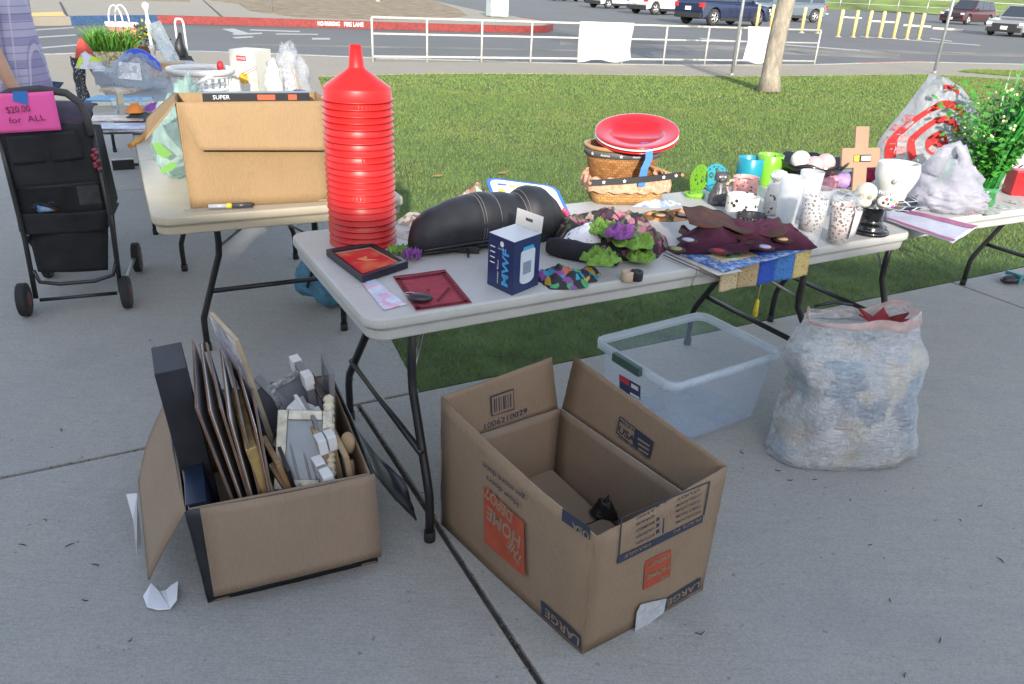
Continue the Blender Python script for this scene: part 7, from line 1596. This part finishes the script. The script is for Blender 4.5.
tbox('tray', (135, 112), .22, .30, .06, R(30), film('clear tray plastic', (.5, .56, .6), .35, .15, .3, 14, .2), 'shallow clear plastic tray between the two back tables', 'tray', TZ+.0)
tbox('book', (122, 112), .03, .20, .12, R(30), mat('cream book', (.5, .45, .33), .7, var=.1), 'narrow cream book standing on edge at the left of the clear tray', 'book')
for (u, v, col, l, nm) in ((135, 112, (.65, .20, .02), 'orange toy in front of the clear tray', 'orange_toy'), (155, 110, (.20, .04, .30), 'purple cloth in front of the clear tray', 'purple_cloth')):
    mb = lump(T(u, v, TZ+.065), .05, .04, .035, R(20), u, .6, 16); solo(nm, mb, mat(nm, col, .6, var=.15), l, nm.split('_')[1])
# ---- grey table at the back left
c = T(116, 66); t = thing('planter', 'woven planter box with tall bright green artificial grass at the back left', 'planter', c); aP = angD
mb = MB().at(c, aP); WKP = pat('pale woven rush', [(.45, .40, .24), (.30, .25, .12), (.52, .47, .30), (.20, .17, .08)], 60); mb.box((0, 0, .055), (.30, .11, .12)); obj('box', mb, WKP, t, bevel=.006)
rnd = random.Random(12); mb = MB()
for i in range(420):
    x, y = rnd.uniform(-.145, .145), rnd.uniform(-.05, .05); b0_ = Vector((c.x+x*math.cos(aP)-y*math.sin(aP), c.y+x*math.sin(aP)+y*math.cos(aP), TZ+.105)); h = rnd.uniform(.13, .25); d = Vector((rnd.gauss(0, .35)+x*2, rnd.gauss(0, .3), 1)).normalized(); w_ = Vector((math.cos(i), math.sin(i), 0))*.005
    m_ = b0_+d*h*.6; tp = m_+d*h*.4+Vector((rnd.gauss(0, .03), rnd.gauss(0, .03), -.01)); mb.add([b0_-w_, b0_+w_, m_+w_, m_-w_, tp], [(0, 1, 2, 3), (3, 2, 4)])
obj('grass_leaves', mb, mat('artificial grass leaf', (.10, .26, .03), .5, var=.4, vs=20), t)
c = T(108, 56)+Vector((.05, .25, 0)); t = thing('gift_bag', 'small pink basket bag with white looped handles behind the planter', 'bag', c); mb = MB(); mb.lathe([(.001, 0), (.11, 0), (.145, .27), (.139, .27), (.105, .01), (.001, .01)], c, 28, sq=(1, .6)); obj('body', mb, mat('pink bag', (.66, .13, .19), .6, var=.05), t)
mb = MB(); mb.lathe([(.140, .235), (.150, .235), (.152, .275), (.140, .275), (.140, .235)], c, 28, sq=(1, .62)); obj('white_band', mb, WHT, t)
for s in (-1, 1): mb = MB(); mb.tube([c+Vector((.065*math.cos(a)-.02, s*.06, .27+.15*math.sin(a))) for a in [PI*k/10 for k in range(11)]], .007, 8); obj('handle', mb, WHT, t)
mb = lump(T(86, 62), .09, .10, .16, 0, 81, .5, 8); solo('red_fabric', mb, mat('coral red fabric', (.48, .07, .05), .85, var=.2, vs=14), 'bunched coral red fabric at the far left corner of the grey table', 'fabric')
mb = lump(T(92, 68), .12, .10, .10, 0, 83, .6, 9); solo('grey_fabric', mb, pat('grey and lime sport cloth', [(.4, .4, .46), (.5, .5, .55), (.3, .3, .36), (.42, .55, .05), (.45, .45, .5)], 16), 'grey and lime bunched cloth at the left of the planter', 'fabric')
# printed scarf hanging down the left edge
a = G(82, 58, TZ+.02); b = G(95, 66, TZ+.02); mb = MB(); mb.grid(lambda s, q: a*(1-s)+b*s+Vector((-.06-.02*math.sin(s*9)+.02*nz(s*5, q*4), -.05-.02*math.cos(s*8), .02-.42*q*(.8+.2*s))), 18, 20); solo('scarf', mb, spots('black scarf with white print', (.02, .02, .028), (.45, .45, .48), 38, .2, .9), 'black and white printed scarf hanging off the left edge of the grey table', 'scarf', solid=.006)
c = T(140, 62)+Vector((.0, .15, 0)); t = thing('flower_pot', 'dark pot with a yellow flowered plant to the right of the planter', 'potted plant', c); mb = MB(); mb.lathe([(.001, 0), (.06, 0), (.08, .12), (.074, .12), (.055, .01), (.001, .01)], c, 24); obj('pot', mb, mat('terracotta dark', (.18, .08, .04), .8), t)
mb = MB(); mb2 = MB()
for i in range(160):
    d = Vector((rnd.gauss(0, 1), rnd.gauss(0, 1), rnd.uniform(.2, 1.6))).normalized()*rnd.uniform(.08, .22); q = c+Z*.12+d; s_ = .018; n1 = Vector((rnd.uniform(-1, 1), rnd.uniform(-1, 1), rnd.uniform(-1, 1))).normalized(); n2 = n1.orthogonal().normalized(); (mb2 if i % 4 == 0 and d.z > .06 else mb).add([q-n1*s_, q+n2*s_*.7, q+n1*s_, q-n2*s_*.7], [(0, 1, 2, 3)])
obj('leaves', mb, mat('dark leaf', (.05, .08, .025), .6, var=.3), t); obj('yellow_flowers', mb2, mat('yellow petals', (.62, .48, .03), .6, var=.1), t)
c = T(149, 66)+Vector((0, .1, 0)); mb = MB(); mb.lathe([(.001, 0), (.05, 0), (.05, .01), (.018, .03), (.014, .10), (.024, .13), (.013, .16), (.013, .30), (.025, .33), (.013, .36), (.013, .42), (.03, .45), (.026, .475), (.001, .49)], c, 20); solo('candlestick', mb, WCER, 'tall white turned candlestick beside the yellow flowers', 'candlestick')
c = T(155, 72); mb = MB(); mb.lathe([(.001, 0), (.035, 0), (.035, .01), (.012, .03), (.012, .16), (.025, .19), (.001, .2)], c, 18); solo('candlestick', mb, WCER, 'short white candlestick in front of the tall one', 'candlestick')
a, b = G(156, 60, TZ+.08), G(153, 27, TZ+.25); q = G(180, 68, TZ+.02); t = thing('sleeve_bag', 'long clear plastic sleeve leaning right of the yellow flowers', 'plastic bag', q)
P = [G(172, 72, TZ+.01), G(185, 70, TZ+.01), G(160, 20, TZ+.33), G(146, 26, TZ+.33)]; mb = MB(); mb.grid(lambda s, k: (P[0]*(1-s)+P[1]*s)*(1-k)+(P[3]*(1-s)+P[2]*s)*k+Vector((0, -.03*math.sin(s*PI)+.012*nz(s*6, k*8), .01*nz(s*5, k*9, 2))), 12, 26, t=.01); obj('sleeve', mb, film('greyish clear plastic', (.55, .58, .62), .5, .15, .8, 24, .3), t)
# blue rimmed clear bag
a = T(118, 88); b = T(163, 92); t = thing('zip_bag', 'clear zip bag with a white label and a curved bright blue top', 'plastic bag', (a+b)/2)
M1 = (a+b)/2; mb = MB(); mb.ell(M1+Z*.10, ((b-a).length*.52, .10, .12), 28, 16, nz=.3, fr=6, seed=44, zmin=TZ+.002); obj('film', mb, film('clear zip plastic', (.5, .56, .64), .42, .12, .8, 22, .3), t)
dd_ = (b-a).normalized(); mb = MB(); mb.tube([a+dd_*(b-a).length*(k/10)*.95+Z*(.13+.10*math.sin(PI*k/10))+Vector((0, .05, 0)) for k in range(11)], [.012]+[.03]*9+[.012], 8); obj('blue_top', mb, mat('bright blue fabric', (.02, .07, .50), .5, var=.05), t)
mb = MB(); q = M1+Vector((.0, -.115, .08)); mb.panel([q+dd_*-.09+Z*.0, q+dd_*.09, q+dd_*.07+Z*.10+Vector((0, .04, 0)), q+dd_*-.09+Z*.10+Vector((0, .04, 0))], .001); obj('label', mb, mat('printed white label', (.6, .61, .62), .6, var=.2, vs=40), t)
tbox('folder', (120, 100), .34, .22, .012, R(12), mat('sky blue folder', (.06, .26, .48), .5, var=.05), 'sky blue folder on the near end of the grey table', 'folder')
tbox('folder', (122, 104), .34, .20, .006, R(18), mat('cream folder', (.52, .44, .30), .6, var=.05), 'cream folder under the sky blue one on the grey table', 'folder', TZ+.0)
tbox('tin', (107, 84), .13, .10, .09, R(20), mat('grey blue tin', (.30, .34, .40), .4, .3), 'grey-blue tin on the left side of the grey table', 'tin')
tbox('photo_book', (120, 96-4), .20, .14, .02, R(-10), pat('tan printed cover', [(.5, .40, .3), (.42, .32, .24), (.55, .48, .4)], 30), 'tan printed book behind the blue folder on the grey table', 'book')
tbox('wooden_crate', (168, 76), .26, .16, .10, R(20), WOOD, 'low brown wooden crate at the right rear of the grey table', 'crate')
# luggage cart behind
c = G(190, 104); zb0, zb1 = zat(c, 76), zat(c, 32); t = thing('luggage_cart', 'white tubed luggage cart with a black bag standing behind the grey table', 'luggage cart', c); zt = zat(c, 19)
for s in (-.055, .055): mb = MB(); mb.tube([c+Vector((s, 0, .1)), c+Vector((s*.9, 0, zt-.04)), c+Vector((s*.6, 0, zt))], .012, 8); obj('tube', mb, WPL, t)
mb = MB(); mb.tube([c+Vector((-.033, 0, zt)), c+Vector((.033, 0, zt))], .013, 8); obj('grip', mb, WPL, t)
for s in (-.1, .1): mb = MB(); mb.tube([c+Vector((s-.02, 0, .07)), c+Vector((s+.02, 0, .07))], .07, 16); obj('wheel', mb, BLK, t)
mb = MB(); mb.tube([c+Vector((-.1, 0, .07)), c+Vector((.1, 0, .07))], .012, 8); mb.box((c.x, c.y-.1, .03), (.26, .22, .02)); obj('base', mb, BLK, t)
hb_ = zb1-zb0; mb = MB(); mb.ell(c+Vector((.03, -.14, zb0+hb_*.22-.1)), (.15, .11, hb_*.38+.1), 22, 16, nz=.25, fr=5, seed=9); mb.tube([c+Vector((.03, -.12, zb0+hb_*.45)), c+Vector((.01, -.10, zb0+hb_*.75)), c+Vector((.03, -.08, zb1))], [.08, .05, .015], 10); solo('black_bag', mb, mat('black nylon', (.015, .015, .018), .5, var=.3, vs=12, bmp=.6, bs=20), 'black nylon bag slung on the white luggage cart', 'bag')

# ================================================================== right-hand table
# grey translucent bag with the red rings
silL = [(888, 186), (872, 160), (879, 140), (893, 122), (908, 104), (923, 84), (932, 74)]
silR = [(972, 180), (984, 155), (982, 132), (978, 115), (972, 101), (962, 88), (946, 78)]
YB = T(928, 190).y; 
def onY(u, v, Y): d = _fw*F_PX+_rt*(u-512)-_up*(v-342); return _o+d*((Y-_o.y)/d.y)
def lp(L, q): x = q*(len(L)-1); i = min(int(x), len(L)-2); s = x-i; return L[i][0]*(1-s)+L[i+1][0]*s, L[i][1]*(1-s)+L[i+1][1]*s
def bagpt(s, q, side):
    a, b = onY(*lp(silL, q), YB), onY(*lp(silR, q), YB); p = a*(1-s)+b*s; puff = .10*math.sin(s*PI)**.7*(1-.55*q)
    w_ = .016*nz(s*5+side*7, q*7)+.010*(1-2*abs(nz(s*9-q*7, q*11, side))); return p+Vector((0, -side*puff, 0))+Vector((0, -side*w_, 0))*min(1, 4*s*(1-s)*2)+Z*(.10 if False else 0)
TB = film('grey translucent bag', (.42, .44, .47), .80, .3, .9, 16, .35, .02, .08)
t = thing('shopping_bag', 'grey translucent shopping bag with red rings standing behind the white carrier bag', 'shopping bag', bagpt(.5, 0, 1))
for side in (1, -1):
    mb = MB(); mb.grid(lambda s, q: bagpt(s, q, side), 40, 40); obj('film', mb, TB, t)
RR = mat('red bag print', (.40, .018, .018), .8, var=.1)
def findsq(u, v):
    best = None
    for it in range(1):
        q = .5; s = .5
        for _ in range(30):
            x, y = PX(bagpt(s, q, 1)); hx = PX(bagpt(min(1, s+.01), q, 1))[0]-x; hy = PX(bagpt(s, min(1, q+.01), 1))[1]-y
            s = min(1, max(0, s+.6*(u-x)/(hx/.01 if abs(hx) > 1e-6 else 1))); q = min(1, max(0, q+.6*(v-y)/(hy/.01 if abs(hy) > 1e-6 else -1)))
    return s, q
s0b, q0b = findsq(936, 142); P0b = bagpt(s0b, q0b, 1)
ds = 1/ (bagpt(1, q0b, 1)-bagpt(0, q0b, 1)).length; dq_ = 1/(bagpt(s0b, 1, 1)-bagpt(s0b, 0, 1)).length
def ringprint(r0, r1, a0, a1, n=40):
    mb = MB(); vs = []; ok = []
    for k in range(n+1):
        a = R(a0+(a1-a0)*k/n)
        for r in (r0, r1):
            s, q = s0b+r*math.cos(a)*ds, q0b+r*math.sin(a)*dq_
            ok.append(.02 < s < .98 and .01 < q < .99); vs.append(bagpt(min(.985, max(.015, s)), min(.99, max(.01, q)), 1)+Vector((0, -.004, 0)))
    mb.add(vs, [(2*k, 2*k+1, 2*k+3, 2*k+2) for k in range(n) if all(ok[2*k:2*k+4])], 0, False); obj('ring_print', mb, RR, t)
ringprint(.002, .045, 0, 360); ringprint(.082, .112, 10, 215); ringprint(.150, .185, 35, 200); ringprint(.235, .262, 62, 100)
for (u, v) in ((897, 128), (908, 118), (890, 140), (903, 138), (900, 150)):
    s, q = findsq(u, v); mb = MB(); mb.panel([bagpt(s+a*ds*.02, q+b*dq_*.02, 1)+Vector((0, -.004, 0)) for a, b in ((-1, -.6), (1, -.8), (1, .6), (-1, .8))], .001); obj('flag_print', mb, mat('faded pink print', (.36, .16, .17), .5, var=.4, vs=90), t)
# white carrier bag
WB_ = film('white carrier film', (.66, .66, .74), .66, .3, .9, 34, .5, .012, .12); c = T(943, 213)+Vector((.02, .07, 0)); t = thing('carrier_bag', 'knotted white carrier bag with faint red lettering in front of the ringed bag', 'carrier bag', c)
mb = MB(); mb.ell(c+Z*.085, (.135, .105, .12), 60, 40, nz=.16, fr=5, seed=17, zmin=TZ+.002); mb.ell(c+Vector((.02, -.02, .05)), (.145, .10, .07), 60, 40, nz=.22, fr=9, seed=4, zmin=TZ+.002); obj('film', mb, WB_, t)
mb = MB()
for (x0, x1, z1, yy) in ((-.09, .02, .27, -.02), (-.03, .06, .25, .02)): mb.tube([c+Vector((x0, yy, .15)), c+Vector((x0*.6+x1*.1, yy-.01, z1-.02)), c+Vector(((x0+x1)/2+.01, yy-.02, z1)), c+Vector((x1*.8, yy-.02, z1-.05)), c+Vector((x1, yy, .14))], [.045, .02, .014, .02, .05], 10)
obj('handle', mb, WB_, t)
a = c+Vector((.10, -.085, .045)); txt('THANK', a, Vector((.82, .45, .3)), Z, .02, RR, t, width=.09, off=.006); txt('YOU', a-Z*.028+Vector((-.02, 0, 0)), Vector((.82, .45, .3)), Z, .02, RR, t, width=.06, off=.006)
mb = MB(); mb.ell(c+Vector((-.03, .01, .16)), (.055, .04, .05), 14, 10, nz=.3); solo('green_item', mb, mat('mid green plastic', (.03, .25, .08), .5), 'green item showing in the mouth of the white carrier bag', 'toy')
# flat package bridging the two tables
PKG = mat('white film package', (.52, .53, .62), .25, var=.06); MAG = mat('magenta border', (.36, .05, .17), .3, var=.06)
pk = [T(886, 205, TZ+.006), T(978, 226, TZ+.03), T(953, 242, TZ+.03), T(887, 219, TZ+.012)]
t = thing('flat_package', 'flat white film package with magenta borders bridging the gap between the right tables', 'package', (pk[0]+pk[2])/2)
mb = MB(); mb.grid(lambda a, b: (pk[0]*(1-a)+pk[1]*a)*(1-b)+(pk[3]*(1-a)+pk[2]*a)*b+Z*(.003*nz(a*5, b*3)), 20, 10, t=.006); obj('film', mb, PKG, t)
for (b0_, b1_) in ((0, .22), (.90, 1.0)):
    mb = MB(); mb.grid(lambda a, b: (lambda bb: (pk[0]*(1-a)+pk[1]*a)*(1-bb)+(pk[3]*(1-a)+pk[2]*a)*bb+Z*(.0015+.003*nz(a*5, bb*3)))(b0_+(b1_-b0_)*b), 20, 4); obj('border', mb, MAG, t)
# glass jar with leaves
LG = mat('plastic leaf green', (.03, .17, .03), .35, var=.4, vs=30); LB_ = mat('bright leaf green', (.06, .25, .03), .3, var=.4, vs=30)
c = T(961, 190)+Vector((0, .08, 0)); t = thing('glass_jar', 'round clear glass jar with dark green leaves and a red tag beside the ringed bag', 'jar', c)
mb = MB(); mb.lathe([(.001, 0), (.06, 0), (.078, .03), (.085, .08), (.075, .13), (.066, .145)], c, 36); obj('glass', mb, CLG, t)
def leaves(name, c, n, r, zr, m, parent, sz=.022, seed=1):
    rn = random.Random(seed); mb = MB()
    for i in range(n):
        a = rn.uniform(0, 2*PI); rr2 = r*math.sqrt(rn.random()); q = c+Vector((rr2*math.cos(a), rr2*math.sin(a), rn.uniform(*zr))); d = Vector((math.cos(a+rn.gauss(0, .6)), math.sin(a+rn.gauss(0, .6)), rn.uniform(-.2, .9))).normalized(); e = d.cross(Vector((rn.uniform(-1, 1), rn.uniform(-1, 1), 1))).normalized(); s_ = sz*rn.uniform(.6, 1.3)
        mb.add([q, q+d*s_+e*s_*.45, q+d*s_*2, q+d*s_-e*s_*.45], [(0, 1, 2, 3)])
    return obj(name, mb, m, parent)
leaves('leaves', c, 150, .10, (.12, .24), LG, t, .022, 5); mb = MB(); mb.tube([c+Vector((-.05, -.07, .13)), c+Vector((-.045, -.085, .07)), c+Vector((-.05, -.08, .04))], .006, 6); obj('red_tag', mb, RR, t)
mb = MB(); p = T(950, 168)+Vector((0, .22, 0)); mb.ell(p+Z*.13, (.075, .03, .018), 14, 8); mb.cyl(p, p+Z*.13, .02, n=8); solo('pink_dish', mb, mat('hot pink plastic', (.68, .05, .20), .5), 'hot pink dish peeking between the ringed bag and the leafy plant', 'dish')
# tall leafy plant in a green glass vase
c = T(983, 206)+Vector((.0, .03, 0)); t = thing('vase_plant', 'tall bright green leafy plant in a green vase at the right edge', 'potted plant', c)
mb = MB(); mb.lathe([(.001, 0), (.050, 0), (.056, .015), (.050, .05), (.058, .08), (.054, .08), (.046, .05), (.05, .015), (.001, .008)], c, 28); obj('vase', mb, mat('green glass vase', (.03, .20, .05), .08, var=.3, vs=40, coat=.5), t)
rn = random.Random(3); ms = MB(); ml = MB(); mf = MB(); mbd = MB()
for i in range(64):
    a = rn.uniform(0, 2*PI); sp_ = rn.uniform(.05, .30); H_ = rn.uniform(.28, .52)*(1 if math.cos(a) > -.2 else .8); P = [c+Z*.05]
    for k in range(1, 7): s = k/6; P.append(c+Vector((math.cos(a)*sp_*s**1.5+rn.gauss(0, .006), math.sin(a)*sp_*s**1.5*.7, .05+H_*s)))
    ms.tube(P, [.0022*(1-k/9) for k in range(7)], 5)
    for k in range(2, 7):
        for _ in range(5):
            q = P[k]+Vector((rn.gauss(0, .02), rn.gauss(0, .02), rn.gauss(0, .02))); d = Vector((rn.gauss(0, 1), rn.gauss(0, 1), rn.uniform(-.3, 1))).normalized(); e = d.orthogonal().normalized(); s_ = rn.uniform(.010, .020); ml.add([q, q+d*s_+e*s_*.5, q+d*s_*2, q+d*s_-e*s_*.5], [(0, 1, 2, 3)])
    if i % 3 == 0:
        for _ in range(3): mf.ell(P[-1]+Vector((rn.gauss(0, .015), rn.gauss(0, .015), rn.gauss(0, .01))), (.006, .006, .006), 6, 4)
for i in range(120):
    a = rn.uniform(-.9, 1.2); H_ = rn.uniform(.3, .56); b0_ = c+Vector((rn.gauss(0, .015), rn.gauss(0, .015), .06)); tp = b0_+Vector((math.cos(a)*rn.uniform(.06, .22), math.sin(a)*.1+rn.gauss(0, .03), H_)); md_ = (b0_+tp)/2+Vector((-.01, 0, .04)); w_ = Vector((math.cos(i*2.4), math.sin(i*2.4), 0))*.0055; mbd.add([b0_-w_, b0_+w_, md_+w_*1.3, md_-w_*1.3, tp], [(0, 1, 2, 3), (3, 2, 4)])
obj('stems', ms, LG, t); obj('leaves', ml, LB_, t); obj('blades', mbd, mat('vivid blade green', (.03, .20, .03), .3, var=.4, vs=20), t); obj('buds', mf, mat('yellow white buds', (.65, .66, .35), .5), t)['kind'] = 'stuff'
mb = MB(); p = T(1018, 196)+Vector((.03, .04, 0)); mb.box((p.x, p.y, TZ+.055), (.13, .08, .11)); solo('red_tin', mb, mat('red tin', (.42, .015, .02), .35), 'plain red tin cut by the right edge of the picture', 'tin', bevel=.006)
mb = MB(); p = T(1008, 178)+Vector((.05, .14, 0)); mb.ell(p+Z*.12, (.12, .08, .13), 22, 14, nz=.2, zmin=TZ); solo('dotted_pillow', mb, spots('white cloth with pink dots', (.62, .58, .58), (.55, .08, .16), 26, .2, .8), 'white pink-dotted cushion behind the red tin', 'cushion')
for i, (u, v, w_) in enumerate(((1002, 207, .09), (990, 213, .10), (1014, 202, .06))):
    tbox('paper_card', (u, v), w_, .05, .0015, R(20+i*7), pat('grey green scribbled paper', [(.45, .47, .44), (.35, .40, .36), (.50, .5, .48), (.2, .24, .2)], 90), ('scribbled paper card beside the vase', 'long scribbled paper card at the front of the right table', 'small scribbled card near the red tin')[i], 'paper', TZ+.0015*i, bevel=0)
